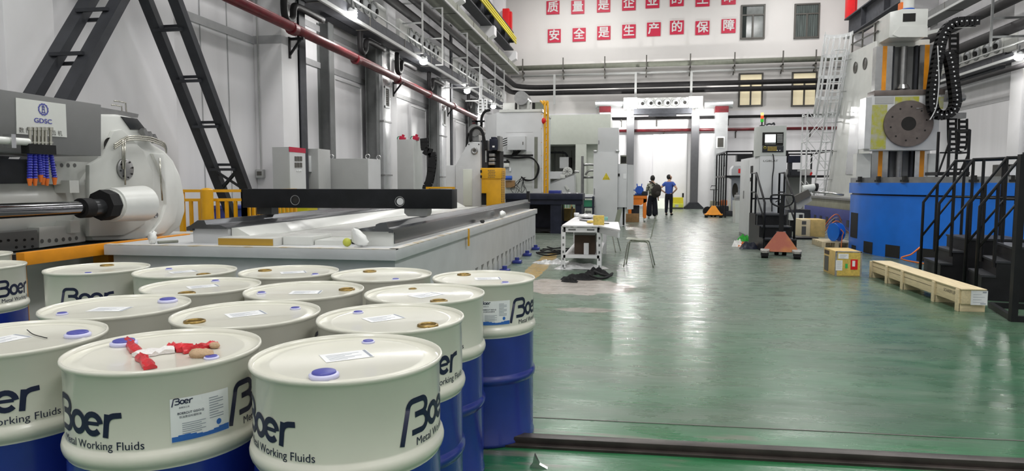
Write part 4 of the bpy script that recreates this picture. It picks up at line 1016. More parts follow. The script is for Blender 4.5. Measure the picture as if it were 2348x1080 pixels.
# black cable chain beside it
def chain(name, label, pts, wd, th, side, m_='black_rubber', parent=None, pitch=.1, dots=True):
    """flat link chain swept along pts; side = unit vector across the chain"""
    ps = smooth_pts(pts, 10); side = Vector(side)
    t_ = parent or thing(name, label, 'cable chain', ps[-1])
    acc = 0; links = B(); pins = B(); last = ps[0]; cum = [0]
    for p, q_ in zip(ps, ps[1:]): cum.append(cum[-1]+(q_-p).length)
    n_ = int(cum[-1]/pitch); j = 0; cs = []
    for i in range(n_+1):
        s_ = min(i*pitch, cum[-1]-1e-6)
        while cum[j+1] < s_: j += 1
        f = (s_-cum[j])/(cum[j+1]-cum[j]); cs.append((ps[j].lerp(ps[j+1], f), (ps[j+1]-ps[j]).normalized()))
    for c, d in cs:
        nn_ = side.cross(d).normalized(); m4 = Matrix((side, nn_, d)).transposed().to_4x4(); m4.translation = c
        for s_ in (-1, 1):
            bmesh.ops.create_cube(links.bm, size=1, matrix=m4 @ Matrix.Translation((s_*wd/2, 0, 0)) @ Matrix.Diagonal((.02, th, pitch*1.08, 1)))
            if dots: bmesh.ops.create_cone(pins.bm, cap_ends=True, segments=8, radius1=pitch*.16, radius2=pitch*.16, depth=wd+.032, matrix=m4 @ Matrix.Rotation(PI/2, 4, 'Y')) if s_ < 0 else None
        for s_ in (-1, 1):
            bmesh.ops.create_cube(links.bm, size=1, matrix=m4 @ Matrix.Translation((0, s_*th*.42, 0)) @ Matrix.Diagonal((wd, th*.12, pitch*.5, 1)))
    obj('chain_links', links, m_, t_)
    if dots: add_lbl(obj('chain_pins', pins, 'paper', t_), 'white link pins')
    return t_
q = P(975, 325, Y=17.3)
chain('cable_chain', 'black cable chain hanging beside the tall cabinet with red plugs', [P(973, 322, Y=17.3), P(976, 345, Y=17.3), P(990, 352, Y=17.3), P(991, 378, Y=17.3), P(985, 415, Y=17.3), P(977, 440, Y=17.3), (P(975, 440, Y=17.3).x, 17.3, .06)], .1, .2, (0, 1, 0), dots=False)
# ================================================================== middle of the hall: big machine past the bed
YC = 16.0
def xz(pts, Y): return [(P(x, y, Y=Y).x, P(x, y, Y=Y).z) for x, y in pts]
def fb(b, x0, y0, x1, y1, Y, depth, bev=0):
    """box whose front face covers the photo rectangle at depth Y"""
    a = P(x0, y1, Y=Y); c = P(x1, y0, Y=Y); return b.box(a.x, Y, a.z, c.x, Y+depth, c.z, bev)
def fbz(b, x0, y0, x1, Y, depth, z0=0, bev=0):
    a = P(x0, y0, Y=Y); c = P(x1, y0, Y=Y); return b.box(a.x, Y, z0, c.x, Y+depth, a.z, bev)
q = P(1072, 440, Y=YC)
t = thing('tailstock_column', 'tall grey tapered machine column behind the far end of the grey bed', 'machine', (q.x, 16.4, 0))
pts = xz([(1044, 379), (1075, 325), (1102, 325), (1102, 440)], YC); pts = [(pts[0][0], 0)] + pts + [(pts[3][0], 0)]
cs = obj('column_casting', B().prism(pts, 'XZ', YC, YC+.9, .02), 'cast_grey', t)
obj('column_door', fb(B(), 1062, 388, 1082, 472, YC-.02, .03, .005), 'enclosure_pale', cs)
obj('side_cover', fbz(B(), 1022, 379, 1044, YC+.1, .7, bev=.01), 'cast_grey', t)
q = P(1088, 346, Y=YC); ft = rotm('X', PI/2)
pt = obj('round_port', B().lathe([(.03, .01), (.05, .03), (.085, .03), (.09, 0)], 20, Matrix.Translation((q.x, YC, q.z)) @ ft, cap=False), 'steel_mid', cs)
for a in range(3): obj('port_vane', B().obox((q.x, YC-.012, q.z), (.15, .01, .012), rotm('Y', a*PI/3)), 'frame_dark', pt)
for x_, y_ in ((1075, 331), (1098, 331)): q = P(x_, y_, Y=YC); obj('bolt_hole', B().lathe([(0, 0), (.017, 0)], 10, Matrix.Translation((q.x, YC-.003, q.z)) @ ft, cap=False), 'hole_dark', cs)
q0 = P(1083, 325, Y=16.3); q1 = P(1102, 325, Y=16.3)
obj('top_drive', B().box(q0.x, 16.1, q0.z, q1.x, 16.6, q0.z+.16).cyl(((q0.x+q1.x)/2, 16.05, q0.z+.26), ((q0.x+q1.x)/2, 16.7, q0.z+.26), .15, n=20), 'steel_mid', t)
for dx_, h in ((-.07, 0), (.0, .05)):
    xs_ = [(1081, 325), (1080, 305), (1086, 296), (1094, 293), (1102, 296), (1108, 306), (1112, 325), (1116, 345)]
    obj('flexible_hose', B().tube(smooth_pts([P(x+dx_*30, y-h*20, Y=16.0) for x, y in xs_], 4), .025, 8), 'black_rubber', t)
obj('flexible_hose', B().tube(smooth_pts([P(x, y, Y=16.2) for x, y in ((1070, 337), (1072, 312), (1078, 303), (1084, 301))], 4), .03, 8), 'black_rubber', t)
obj('hose_bracket', fb(fb(B(), 1082, 276, 1111, 280, 16.4, .05), 1090, 276, 1095, 300, 16.4, .05), 'black_paint', t)
obj('flexible_hose', B().tube(smooth_pts([P(x, y, Y=16.5) for x, y in ((1104, 330), (1104, 290), (1105, 268), (1112, 256), (1124, 252))], 4), .035, 8), 'black_rubber', t)
obj('tool_slide', fb(B(), 1103, 322, 1118, 386, YC+.15, .5), 'gantry_grey', t)
obj('tool_slide', fb(B(), 1108, 345, 1146, 386, YC+.3, .5), 'black_rubber', t)
obj('slide_rod', B().cyl(P(1114, 338, Y=YC+.1), P(1114, 372, Y=YC+.1), .02, n=8), 'steel_bright', t)
mt = obj('drive_motor', fb(B(), 1122, 318, 1140, 344, YC, .4, .02), 'navy_dark', t)
obj('motor_cap', fb(B(), 1126, 314, 1136, 318, YC+.05, .25), 'navy_dark', mt); obj('motor_plate', fb(B(), 1129, 334, 1134, 338, YC-.006, .006), 'paper', mt)
obj('motor_mount', fb(B(), 1140, 312, 1146, 346, YC+.1, .4), 'machine_grey', t)
for y_ in (352, 362, 371): obj('gear_block', fb(B(), 1119+(y_ % 5), y_, 1134, y_+7, YC+.12, .2, .01), 'steel_mid', t)
# yellow cover
q = P(1131, 440, Y=15.7)
t = thing('yellow_guard', 'yellow sheet metal guard box with slots at the far end of the grey bed', 'guard', (q.x, 15.9, 0))
a = P(1104, 410, Y=15.6); c = P(1149, 410, Y=15.6); zt = P(1104, 386, Y=15.6).z; zb = P(1104, 443, Y=15.6).z; xm = P(1115, 440, Y=15.6).x
xr = P(1158, 410, Y=16.2).x
bd = obj('guard_body', B().prism([(a.x, zb), (a.x, zt), (c.x, zt), (c.x, .3), (xm, .3), (xm, zb)], 'XZ', 15.6, 16.1, .008), 'yellow_paint', t)
obj('guard_lid', B().box(a.x-.02, 15.57, a.z, c.x+.02, 16.1, zt+.01, .02), 'yellow_paint', t)
sd = obj('side_panel', B().box(c.x, 15.62, .3, xr, 16.1, zt-.03, .006), 'yellow_paint', t)
b = B()
for r in range(5):
    for k in range(4): q = P(1120+k*4.2+(r % 2)*1.5, 391+r*3.8, Y=15.56); b.box(q.x-.016, 15.565, q.z-.007, q.x+.016, 15.572, q.z+.007)
obj('lid_slots', b, 'frame_dark', bd)
for r in range(18):
    for k in range(2): q = P(1150.5+k*4.5, 394+r*4, Y=15.6); obj('slot', B().box(q.x-.014, 15.612, q.z-.008, q.x+.014, 15.621, q.z+.008), 'frame_dark', sd)
obj('inner_dark', fb(B(), 1104, 443, 1115, 470, 15.7, .3), 'black_rubber', t)
for y_ in (393, 405): obj('hinge', fb(B(), 1101, y_-3, 1105, y_+3, 15.56, .05), 'hole_dark', t)
obj('foot', B().box(a.x, 15.65, 0, c.x, 16.1, .3), 'black_paint', t)
# big housing
YH = 20.5
a = P(1138, 258, Y=YH); c = P(1242, 258, Y=YH); l = P(1112, 266, Y=YH+.9)
t = thing('machine_housing', 'tall pale grey machine housing with a junction box on its front', 'machine', ((a.x+c.x)/2, 21.7, 0))
hb = obj('housing_body', B().box(a.x, YH, 0, c.x, YH+2.4, a.z, .02), 'cabinet_light', t)
obj('side_wing', B().prism([(a.x, YH+.05), (a.x, YH+2.2), (l.x, YH+2.2), (l.x, YH+.9)], 'XY', 0, l.z), 'cabinet_light', t)
obj('top_lip', B().box(a.x+.1, YH-.02, a.z, c.x+.03, YH+2.4, a.z+.08), 'cast_white', t)
obj('seam', fb(B(), 1160, 303, 1222, 304, YH-.004, .006), 'frame_dark', hb)
obj('front_panel', fb(B(), 1160, 347, 1220, 455, YH-.02, .03), 'cabinet_pale', hb)
obj('groove', fb(B(), 1225, 314, 1233, 432, YH-.006, .01), 'tray_green', hb)
jb = obj('junction_box', fb(B(), 1163, 312, 1204, 344, YH-.3, .3, .008), 'cabinet_light', t); obj('box_latch', fb(B(), 1198, 325, 1200, 332, YH-.31, .012), 'frame_dark', jb)
for k in range(5): obj('cable', B().tube(smooth_pts([P(1178+k*4, 344, Y=YH-.15), P(1177+k*3, 350, Y=YH-.1), P(1172+k*2, 356, Y=YH-.06), P(1160+k, 358, Y=YH-.06)], 4), .018, 6), 'black_rubber', t)
obj('cable_rail', fb(B(), 1146, 354, 1222, 358, YH-.05, .04), 'black_rubber', t)
for k in range(3):
    obj('cable', B().tube(smooth_pts([P(x, y, Y=YH-.12) for x, y in ((1146, 355+k), (1180, 361+k), (1215, 360+k), (1230, 372), (1236-k, 385), (1232-k, 402), (1222, 412), (1205, 412+k), (1195, 405))], 5), .022, 6), 'black_rubber', t)
for k in range(4):
    obj('cable', B().tube(smooth_pts([P(1146, 322+k*4, Y=YH-.2), P(1152, 320+k*5, Y=YH-.2), P(1164, 316+k*5, Y=YH-.15)], 4), .015, 6), 'black_rubber', t)
rnd = random.Random(11)
for k in range(7):
    x_ = 1178+rnd.random()*40
    obj('thin_wire', B().tube(smooth_pts([P(1196+rnd.random()*10, 406, Y=YH-.15), P(x_, 420+rnd.random()*8, Y=YH-.15), P(x_+rnd.uniform(-15, 15), 432, Y=YH-.2), P(x_+rnd.uniform(-12, 12), 442, Y=YH-.2)], 4), .008, 5), 'black_rubber', t)
vb = obj('valve_body', fb(B(), 1155, 374, 1167, 383, YH-.15, .15, .01), 'cast_white', t); obj('valve_top', fb(fb(B(), 1155, 369, 1167, 374, YH-.14, .12), 1161, 366, 1165, 369, YH-.12, .08), 'black_rubber', vb); obj('valve_gauge', fb(B(), 1168, 384, 1171, 392, YH-.12, .08), 'paper', vb)
obj('small_blue_motor', B().cyl(P(1159, 408, Y=YH-.2), P(1174, 408, Y=YH-.2), .065, n=14), 'motor_blue', t)
obj('terminal_block', fb(B(), 1159, 414, 1180, 430, YH-.12, .12), 'carton_brown', t)
q = P(1199, 240, Y=21.6)
tm = obj('top_motor', B().cyl((q.x, 21.2, P(1199, 228, Y=21.6).z), (q.x, 22.0, P(1199, 228, Y=21.6).z), .22, n=22), 'steel_mid', t)
obj('motor_stand', fb(fb(B(), 1186, 224, 1190, 258, 21.4, .3), 1208, 224, 1212, 258, 21.4, .3), 'cast_white', t)
obj('motor_stand', fb(B(), 1190, 236, 1208, 258, 21.5, .3), 'cast_white', t)
obj('top_box', fb(B(), 1227, 234, 1250, 262, 22.1, .4), 'tray_green', t); obj('top_box', fb(fb(B(), 1181, 235, 1186, 258, 22.2, .3), 1220, 235, 1226, 258, 22.2, .3), 'hole_dark', t)
obj('top_box', fb(B(), 1153, 236, 1180, 262, 22.3, .4), 'cast_white', t); obj('top_clutter', fb(fb(B(), 1163, 251, 1168, 260, 21, .2), 1186, 250, 1215, 258, 20.9, .4), 'gantry_grey', t)
# signal column of white air louvers hanging beside it
a = P(1097, 226, Y=24.3); c = P(1106, 258, Y=24.3)
t = thing('louvre_panel', 'pair of white louvred panels high on the left wall beside the big machine housing', 'panel', (a.x, 24.35, c.z))
for x0, x1 in ((1097, 1106), (1109, 1116)):
    p_ = obj('panel', fb(B(), x0, 226, x1, 258, 24.2, .14, .01), 'paper', t)
    for k in range(4): obj('slot', fb(B(), x0+2, 229+k*7, x1-2, 232+k*7, 24.195, .01), 'frame_dark', p_)
obj('hanger', fb(B(), 1102, 170, 1105, 226, 24.25, .05), 'cabinet_light', t)
obj('wall_arm', B().box(-6.76, 24.25, c.z+.9, P(1104, 240, Y=24.25).x, 24.3, c.z+.94), 'cabinet_light', t)
# yellow ladder
YL = 20.25
a = P(1249, 440, Y=YL)
t = thing('access_ladder', 'yellow access ladder on the right edge of the tall machine housing', 'ladder', (a.x+.05, YL, 0))
for x_ in (1249.5, 1256):
    q0 = P(x_, 240, Y=YL); obj('ladder_rail', B().tube(smooth_pts([(q0.x, YL, 0), (q0.x, YL, q0.z-.2), (q0.x-.03, YL, q0.z), (q0.x-.14, YL+.1, q0.z+.12)], 4), .035, 8), 'yellow_paint', t)
for y_ in range(262, 440, 15):
    q0, q1 = P(1249.5, y_, Y=YL), P(1256, y_, Y=YL); obj('rung', B().cyl(q0, q1, .02, n=6), 'yellow_paint', t)
for y_ in (262, 295, 327, 357, 386): obj('stand_off', B().bar(P(1242, y_, Y=YL+.2), P(1251, y_, Y=YL), .03), 'yellow_paint', t)
obj('red_lamp', B().sph(P(1247, 277, Y=YL), .07, (1, 1, 1.4), 10), 'red_bright', t)
obj('white_conduit', B().cyl(P(1245.5, 262, Y=YL+.1), P(1245.5, 440, Y=YL+.1), .045, n=8), 'paper', t)
# pale enclosure
YE = 25.0
x0 = P(1243, 300, Y=YE).x; x1 = P(1345, 300, Y=YE).x; x2 = P(1400, 300, Y=YE).x; zt = P(1300, 263, Y=YE).z
ox0 = P(1256, 300, Y=YE).x; ox1 = P(1320, 300, Y=YE).x; oz1 = P(1300, 331, Y=YE).z
t = thing('machine_enclosure', 'large pale green-grey machine enclosure with an open window, behind the warning-sign cabinet', 'enclosure', ((x0+x2)/2, 26.5, 0))
obj('upper_panel', B().box(x0, YE, oz1, x2, YE+3, zt, .01), 'enclosure_pale', t)
obj('side_panel', B().box(ox1, YE, 0, x1, YE+3, oz1), 'enclosure_pale', t); obj('side_panel', B().box(x0, YE, 0, ox0, YE+3, oz1), 'enclosure_pale', t)
obj('side_panel', B().box(x1, YE+.5, 0, x2, YE+3, oz1), 'enclosure_pale', t)
obj('inner_back', B().box(ox0, YE+2, .0, ox1, YE+2.1, oz1), 'cabinet_pale', t)
for x_ in (1272, 1290, 1310): obj('inner_rib', fb(B(), x_, 345, x_+1, 400, YE+1.95, .05), 'frame_dark', t)
obj('inner_rail', B().tube(smooth_pts([P(x, y, Y=YE+1) for x, y in ((1256, 350), (1290, 350), (1298, 354), (1302, 362))], 4), .04, 8), 'gantry_grey', t)
obj('inner_box', fb(B(), 1283, 360, 1304, 386, YE+.6, .8, .01), 'cabinet_light', t); obj('inner_box', fb(B(), 1304, 361, 1309, 384, YE+.7, .6), 'hole_dark', t)
pts = xz([(1256, 422), (1320, 398), (1320, 440), (1256, 440)], YE-.2); pts[2] = (pts[2][0], 0); pts[3] = (pts[3][0], 0)
t = thing('chip_conveyor', 'grey inclined chip conveyor with a round motor in the enclosure window', 'conveyor', ((pts[0][0]+pts[1][0])/2, YE-.6, 0))
obj('conveyor_body', B().prism(pts, 'XZ', YE-.9, YE-.05, .01), 'cabinet_light', t)
e0, e1 = P(1254, 422, Y=YE-.9), P(1325, 395, Y=YE-.9)
obj('conveyor_edge', B().bar(e0, e1, .06, .03), 'steel_mid', t)
obj('upper_cover', fb(B(), 1258, 393, 1290, 410, YE-.5, .3), 'cabinet_light', t)
q = P(1301, 393, Y=YE-.85); mo = obj('motor', B().cyl((q.x, YE-.95, q.z), (q.x, YE-.5, q.z), .16, n=24, bev=.02), 'cast_white', t)
for k in range(4): obj('motor_fin', B().obox((q.x, YE-.955, q.z), (.26, .01, .015), rotm('Y', k*PI/4)), 'steel_mid', mo)
obj('gearbox', fb(B(), 1284, 400, 1296, 409, YE-.95, .3, .02), 'cast_white', t); obj('clamp', B().bar(P(1297, 425, Y=YE-.92), P(1303, 435, Y=YE-.92), .12, .08), 'cast_white', t)
obj('nozzle', B().cyl(P(1318, 393, Y=YE-.8), P(1328, 394, Y=YE-.8), .05, n=10), 'steel_bright', t)
# tube rail
t = thing('tube_rail', 'grey bent tube handrail between the dark table and the warning-sign cabinet', 'rail', (P(1335, 440, Y=22.5).x, 22.6, 0))
q = P(1335.5, 358, Y=22.5)
obj('post', B().cyl((q.x, 22.5, 0), q, .045, n=10), 'steel_mid', t)
q = P(1341, 385, Y=22.6); zt = P(1341, 378, Y=22.6).z; xe = P(1365, 380, Y=22.6).x
obj('upper_tube', B().tube(smooth_pts([(q.x-.06, 22.6, 0), (q.x-.06, 22.6, zt-.15), (q.x, 22.6, zt), (xe, 22.6, zt)], 5), .04, 8), 'steel_mid', t)
obj('lower_tube', B().tube(smooth_pts([(q.x+.02, 22.6, zt-.34), (q.x+.1, 22.6, zt-.22), (q.x+.2, 22.6, zt-.19), (xe, 22.6, zt-.19)], 5), .035, 8), 'steel_mid', t)
obj('lower_tube', B().tube([(q.x-.06, 22.6, zt-.42), (xe, 22.6, zt-.42)], .035, 8), 'steel_mid', t)
# dark fabrication table
YT = 18.3
x0 = P(1158, 450, Y=YT).x; x1 = P(1336, 450, Y=YT).x; zt = P(1250, 444, Y=YT).z
t = thing('steel_bench', 'dark navy heavy steel bench beyond the far end of the grey bed', 'bench', ((x0+x1)/2, 18.9, 0))
obj('bench_top', B().box(x0, YT, zt-.16, x1, YT+1.0, zt, .01), 'navy_dark', t); obj('bench_apron', B().box(x0, YT+.06, zt-.30, x1, YT+.2, zt-.16), 'navy_dark', t)
for xa, xb_ in ((1262, 1287), (1319, 1334), (1165, 1180)):
    a, c = P(xa, 480, Y=YT+.1).x, P(xb_, 480, Y=YT+.1).x
    obj('leg', B().box(a, YT+.1, 0, c, YT+.4, zt-.16), 'navy_dark', t); obj('leg', B().box(a, YT+.65, 0, c, YT+.95, zt-.16), 'navy_dark', t)
obj('lower_shelf', B().box(x0+.1, YT+.2, .05, x1-.5, YT+.94, .11), 'black_paint', t)
obj('back_panel', B().box(x0+.05, YT+.96, .02, x1-.62, YT+.99, zt-.16), 'navy_dark', t)
tag(obj('toolbox', fb(B(), 1258, 435, 1285, 442, YT+.2, .4, .01).xf(Matrix.Translation((0, 0, zt-P(1258, 442, Y=YT+.2).z+.001))), 'blue_purple'), 'low dark blue box on the dark steel bench', 'box')
q = P(1290, 441, Y=YT+.1)
tag(obj('wire_rope', B().tube(smooth_pts([(q.x, YT+.1, zt+.012), (q.x+.2, YT+.15, zt+.012), (q.x+.4, YT+.08, zt+.012), (q.x+.48, YT+.14, zt+.012)], 5), .011, 6), 'steel_bright'), 'shiny wire rope lying on the dark steel bench', 'rope')
q = P(1211, 480, Y=14.6)
tag(obj('bed_post', B().box(q.x-.03, 14.53, 0, q.x+.04, 14.6, 1.22, .006), 'black_paint'), 'black upright post at the far right end of the grey bed', 'post')
# green wire rack with carton
a = P(1288, 462, Y=19.7); c = P(1320, 515, Y=19.7)
t = thing('wire_rack', 'green wire cage rack under the right end of the dark steel bench', 'rack', ((a.x+c.x)/2, 20.0, 0))
b = B()
for i in range(6):
    x_ = a.x+(c.x-a.x)*i/5; b.box(x_-.008, 19.7, 0, x_+.008, 19.72, .95); b.box(x_-.008, 20.3, 0, x_+.008, 20.32, .95)
for i in range(6): b.box(a.x, 19.7, .05+i*.18, c.x, 19.72, .065+i*.18)
obj('rack_grid', b, 'green_small', t); obj('rack_top', B().box(a.x-.03, 19.68, .93, c.x+.03, 20.34, .96), 'green_frame', t)
q = P(1305, 495, Y=19.4)
t = thing('open_carton', 'small open brown carton with wooden offcuts in front of the green rack', 'box', (q.x, 19.5, 0))
zb = P(1305, 507, Y=19.4)
obj('stand', B().box(q.x-.2, 19.35, 0, q.x+.2, 19.62, .3), 'navy_dark', t)
obj('carton_body', B().box(q.x-.17, 19.36, .3, q.x+.17, 19.62, .66, .004), 'carton', t); obj('flap', B().prism([(q.x-.17, .66), (q.x-.22, .76), (q.x-.21, .76), (q.x-.16, .66)], 'XZ', 19.36, 19.62), 'carton', t)
obj('offcut', B().bar((q.x, 19.5, .4), (q.x+.09, 19.48, .92), .04).bar((q.x+.05, 19.34, .32), (q.x+.1, 19.34, .72), .05), 'wood_crate', t)
# dark stand with small equipment between bench and cabinet
a = P(1336, 445, Y=21.0); c = P(1361, 445, Y=21.0)
t = thing('equipment_stand', 'dark green equipment stand left of the warning-sign cabinet', 'stand', ((a.x+c.x)/2, 21.2, 0))
b = B()
for x_ in (a.x, c.x-.04): b.box(x_, 21.0, 0, x_+.04, 21.04, .98); b.box(x_, 21.4, 0, x_+.04, 21.44, .98)
obj('stand_frame', b, 'navy_dark', t)
for z in (.30, .62, .92): obj('shelf', B().box(a.x-.02, 20.98, z, c.x+.02, 21.46, z+.035), 'navy_dark', t)
obj('stand_case', B().box(a.x+.03, 21.05, .655, c.x-.05, 21.35, .86), 'green_frame', t); obj('stand_case', B().box(a.x+.08, 21.05, .335, c.x-.08, 21.3, .52), 'machine_grey', t)
obj('stand_case', B().box(a.x, 21.02, .955, c.x-.02, 21.3, 1.04), 'paper', t)
# warning sign cabinet
YK = 21.5
a = P(1361, 349, Y=YK); c = P(1417, 349, Y=YK); u0 = P(1371, 293, Y=YK+.05); u1 = P(1419, 293, Y=YK+.05); r_ = P(1438, 376, Y=YK+.3); d_ = P(1454, 378, Y=YK+.2)
t = thing('control_cabinet', 'tall pale grey control cabinet with a yellow triangular warning sign', 'cabinet', ((a.x+c.x)/2, 22.1, 0))
lw = obj('lower_body', B().box(a.x, YK, 0, c.x, YK+1.2, a.z, .01), 'cabinet_light', t)
obj('upper_body', B().box(u0.x, YK+.05, a.z, u1.x, YK+1.1, u0.z, .01), 'cabinet_light', t)
sb = obj('side_box', B().box(c.x, YK+.2, .62, r_.x, YK+.9, r_.z, .008), 'cabinet_light', t)
obj('side_door', B().prism([(r_.x, YK+.24), (r_.x+.02, YK+.22), (d_.x, YK+.62), (d_.x-.02, YK+.64)], 'XY', .55, r_.z-.02), 'cabinet_light', t)
obj('side_leg', B().box(c.x+.02, YK+.3, 0, r_.x-.12, YK+.4, .62).box(r_.x-.06, YK+.3, 0, r_.x-.02, YK+.4, .62), 'cabinet_light', t)
obj('dark_void', B().box(c.x, YK+.6, .02, r_.x-.02, YK+.8, .62), 'hole_dark', t)  # black box put in for the shade beneath the side box
obj('label_sheet', fb(B(), 1429, 398, 1436, 410, YK+.19, .012), 'paper', sb); obj('socket', fb(B(), 1417, 398, 1421, 404, YK+.16, .05), 'hole_dark', sb)
obj('upper_handle', fb(B(), 1372, 322, 1374, 330, YK+.03, .03), 'steel_mid', t)
obj('lower_handle', fb(B(), 1362, 432, 1364, 446, YK-.02, .03), 'steel_mid', t)
for x_ in (1365, 1416): q = P(x_, 347, Y=YK); obj('lifting_lug', B().box(q.x-.06, YK-.04, a.z, q.x+.06, YK+.05, a.z+.06, .01), 'steel_bright', t)
obj('top_case', fb(B(), 1422, 356, 1437, 376, YK+.4, .4), 'tray_green', t); obj('top_case', fb(B(), 1424, 359, 1436, 374, YK+.39, .02), 'hole_dark', t)
tr = xz([(1381, 412), (1390, 396), (1399, 412)], YK-.004)
sg = obj('warning_sign', B().prism(tr, 'XZ', YK-.006, YK-.001), 'sign_yellow', lw)
b = B(); cx_, cz_ = tr[1][0], tr[0][1]
stroke(b, [(cx_-.115+.02, cz_+.015), (cx_, cz_+.195), (cx_+.115-.02, cz_+.015)], .012, True)
stroke(b, [(cx_+.012, cz_+.15), (cx_-.014, cz_+.105), (cx_+.014, cz_+.11), (cx_-.008, cz_+.07)], .012)
b.xf(Matrix.Translation((0, YK-.0075, 0)) @ FRONT); merge(b, text_b('有电危险', .045), Matrix.Translation((cx_, YK-.0075, cz_+.045)) @ FRONT)
obj('warning_symbol', b, 'frame_dark', sg)
obj('floor_plinth', B().box(a.x+.02, YK+.02, -.0, c.x-.02, YK+.03, .05), 'frame_dark', lw)
# ================================================================== work table, chairs, things on and under it
t = thing('work_table', 'white slotted-angle work table with an overhanging board by the aisle', 'table', (-.7, 11.6, 0))
TX0, TX1, TY0, TY1, TZ = -1.02, -.44, 10.75, 13.3, .70
tp = obj('table_top', B().box(TX0-.02, TY0-.03, TZ, TX1+.02, TY1+.03, TZ+.025, .004), 'wall_white', t)
a = P(1422, 528, Z=TZ+.02)
obj('overhang_board', B().prism([(TX1-.02, TY0-.02), (a.x, a.y), (P(1418, 512, Z=TZ).x, P(1418, 512, Z=TZ).y), (TX1-.02, 11.75)], 'XY', TZ, TZ+.024), 'wall_white', t)
obj('overhang_rail', B().bar((TX1, TY0+.05, TZ-.05), (a.x-.02, a.y+.05, TZ-.05), .03, .09), 'cabinet_light', t)
for x_ in (TX0, TX1):
    for y_ in (TY0, TY1-.04):
        sx = 1 if x_ == TX0 else -1
        lg = obj('leg', B().box(x_-.035, y_, 0, x_+.035, y_+.004, TZ).box(x_-sx*.035-.002, y_, 0, x_-sx*.035+.002, y_+.06, TZ), 'wall_white', t)
        if y_ == TY0:
            for k in range(6): obj('slot', B().obox((x_, y_-.001, .06+k*.115), (.026, .003, .04)), 'machine_grey', lg)
for y_ in (TY0, TY1):
    rl = obj('end_rail', B().box(TX0, y_, TZ-.09, TX1, y_+.004, TZ-.01), 'wall_white', t)
    if y_ == TY0: obj('rail_slots', B().box(TX0+.08, y_-.002, TZ-.062, TX0+.2, y_+.001, TZ-.035).box(TX1-.2, y_-.002, TZ-.062, TX1-.08, y_+.001, TZ-.035), 'machine_grey', rl)
for x_ in (TX0, TX1): obj('side_rail', B().box(x_, TY0, TZ-.09, x_+.004, TY1, TZ-.01), 'wall_white', t)
obj('lower_shelf', B().box(TX0, TY0+.05, .21, TX1, TY1, .23), 'wall_white', t); obj('shelf_rail', B().box(TX0, TY0, .19, TX1, TY0+.004, .24).box(TX0, TY0, .01, TX1, TY0+.02, .03), 'wall_white', t)
ZT = TZ+.026
def on_table(px_, py_): return P(px_, py_, Z=ZT)
q = on_table(1372, 516); tag(obj('carton', B().obox((q.x, q.y+.09, ZT+.075), (.17, .16, .15), rotm('Z', .1), .003), 'carton_grid'), 'small yellow-brown carton on the white work table', 'box')
q = on_table(1345, 502); b = B().sph((q.x, q.y+.1, ZT+.04), .07, (2.6, 3.4, .6), 16); rnd = random.Random(4); b.mapv(lambda v: v+Vector((rnd.uniform(-.02, .02), rnd.uniform(-.02, .02), rnd.uniform(0, .02))))
for v in b.bm.verts: v.co.z = max(v.co.z, ZT+.001)
tag(obj('plastic_bag', b, 'plastic_clear'), 'pale clear plastic bag on the white work table behind the carton', 'bag')
q = on_table(1322, 497); tag(obj('tape_roll', B().lathe([(.025, 0), (.05, 0), (.052, .08), (.025, .08)], 16, Matrix.Translation((q.x, q.y, ZT))), 'paper'), 'white roll at the back left corner of the white work table', 'roll')
q = on_table(1339, 507); tag(obj('dark_tool', B().obox((q.x, q.y, ZT+.011), (.03, .3, .02), rotm('Z', .55), .003), 'frame_dark'), 'slim dark tool lying on the white work table', 'tool')
q = on_table(1354, 512); b = B().sph((q.x, q.y, ZT+.02), .05, (1.3, 1.2, .45), 12); rnd = random.Random(6); b.mapv(lambda v: v+Vector((rnd.uniform(-.01, .01), rnd.uniform(-.01, .01), rnd.uniform(0, .012))))
for v in b.bm.verts: v.co.z = max(v.co.z, ZT+.001)
tag(obj('cloth', b, 'carton_grid'), 'crumpled yellow cloth left of the carton on the white work table', 'cloth')
q = on_table(1388, 505); tag(obj('small_box', B().obox((q.x, q.y, ZT+.03), (.09, .07, .06), None, .004), 'teal'), 'small teal box behind the carton on the white work table', 'box')
q = on_table(1390, 513); tag(obj('notepad', B().obox((q.x, q.y, ZT+.007), (.1, .08, .012), None, .002), 'frame_dark'), 'flat dark pad right of the carton on the white work table', 'pad')
tag(obj('carton', B().box(-.86, 11.0, .231, -.52, 11.5, .54, .004), 'carton_dark'), 'dark brown carton on the lower shelf of the white work table', 'box')
tag(obj('paper_bundle', B().box(-.70, 10.93, .231, -.62, 10.99, .42, .004), 'paper'), 'pale paper bundle standing in front of the dark carton under the table', 'paper')
t = thing('wire_basket', 'grey tray under the top of the white work table, above the dark carton', 'tray', (-.7, 11.3, .541))
obj('tray_body', B().box(-.87, 11.05, .541, -.53, 11.55, .56).box(-.87, 11.05, .56, -.53, 11.06, .61).box(-.87, 11.54, .56, -.53, 11.55, .61), 'cabinet_grey', t)
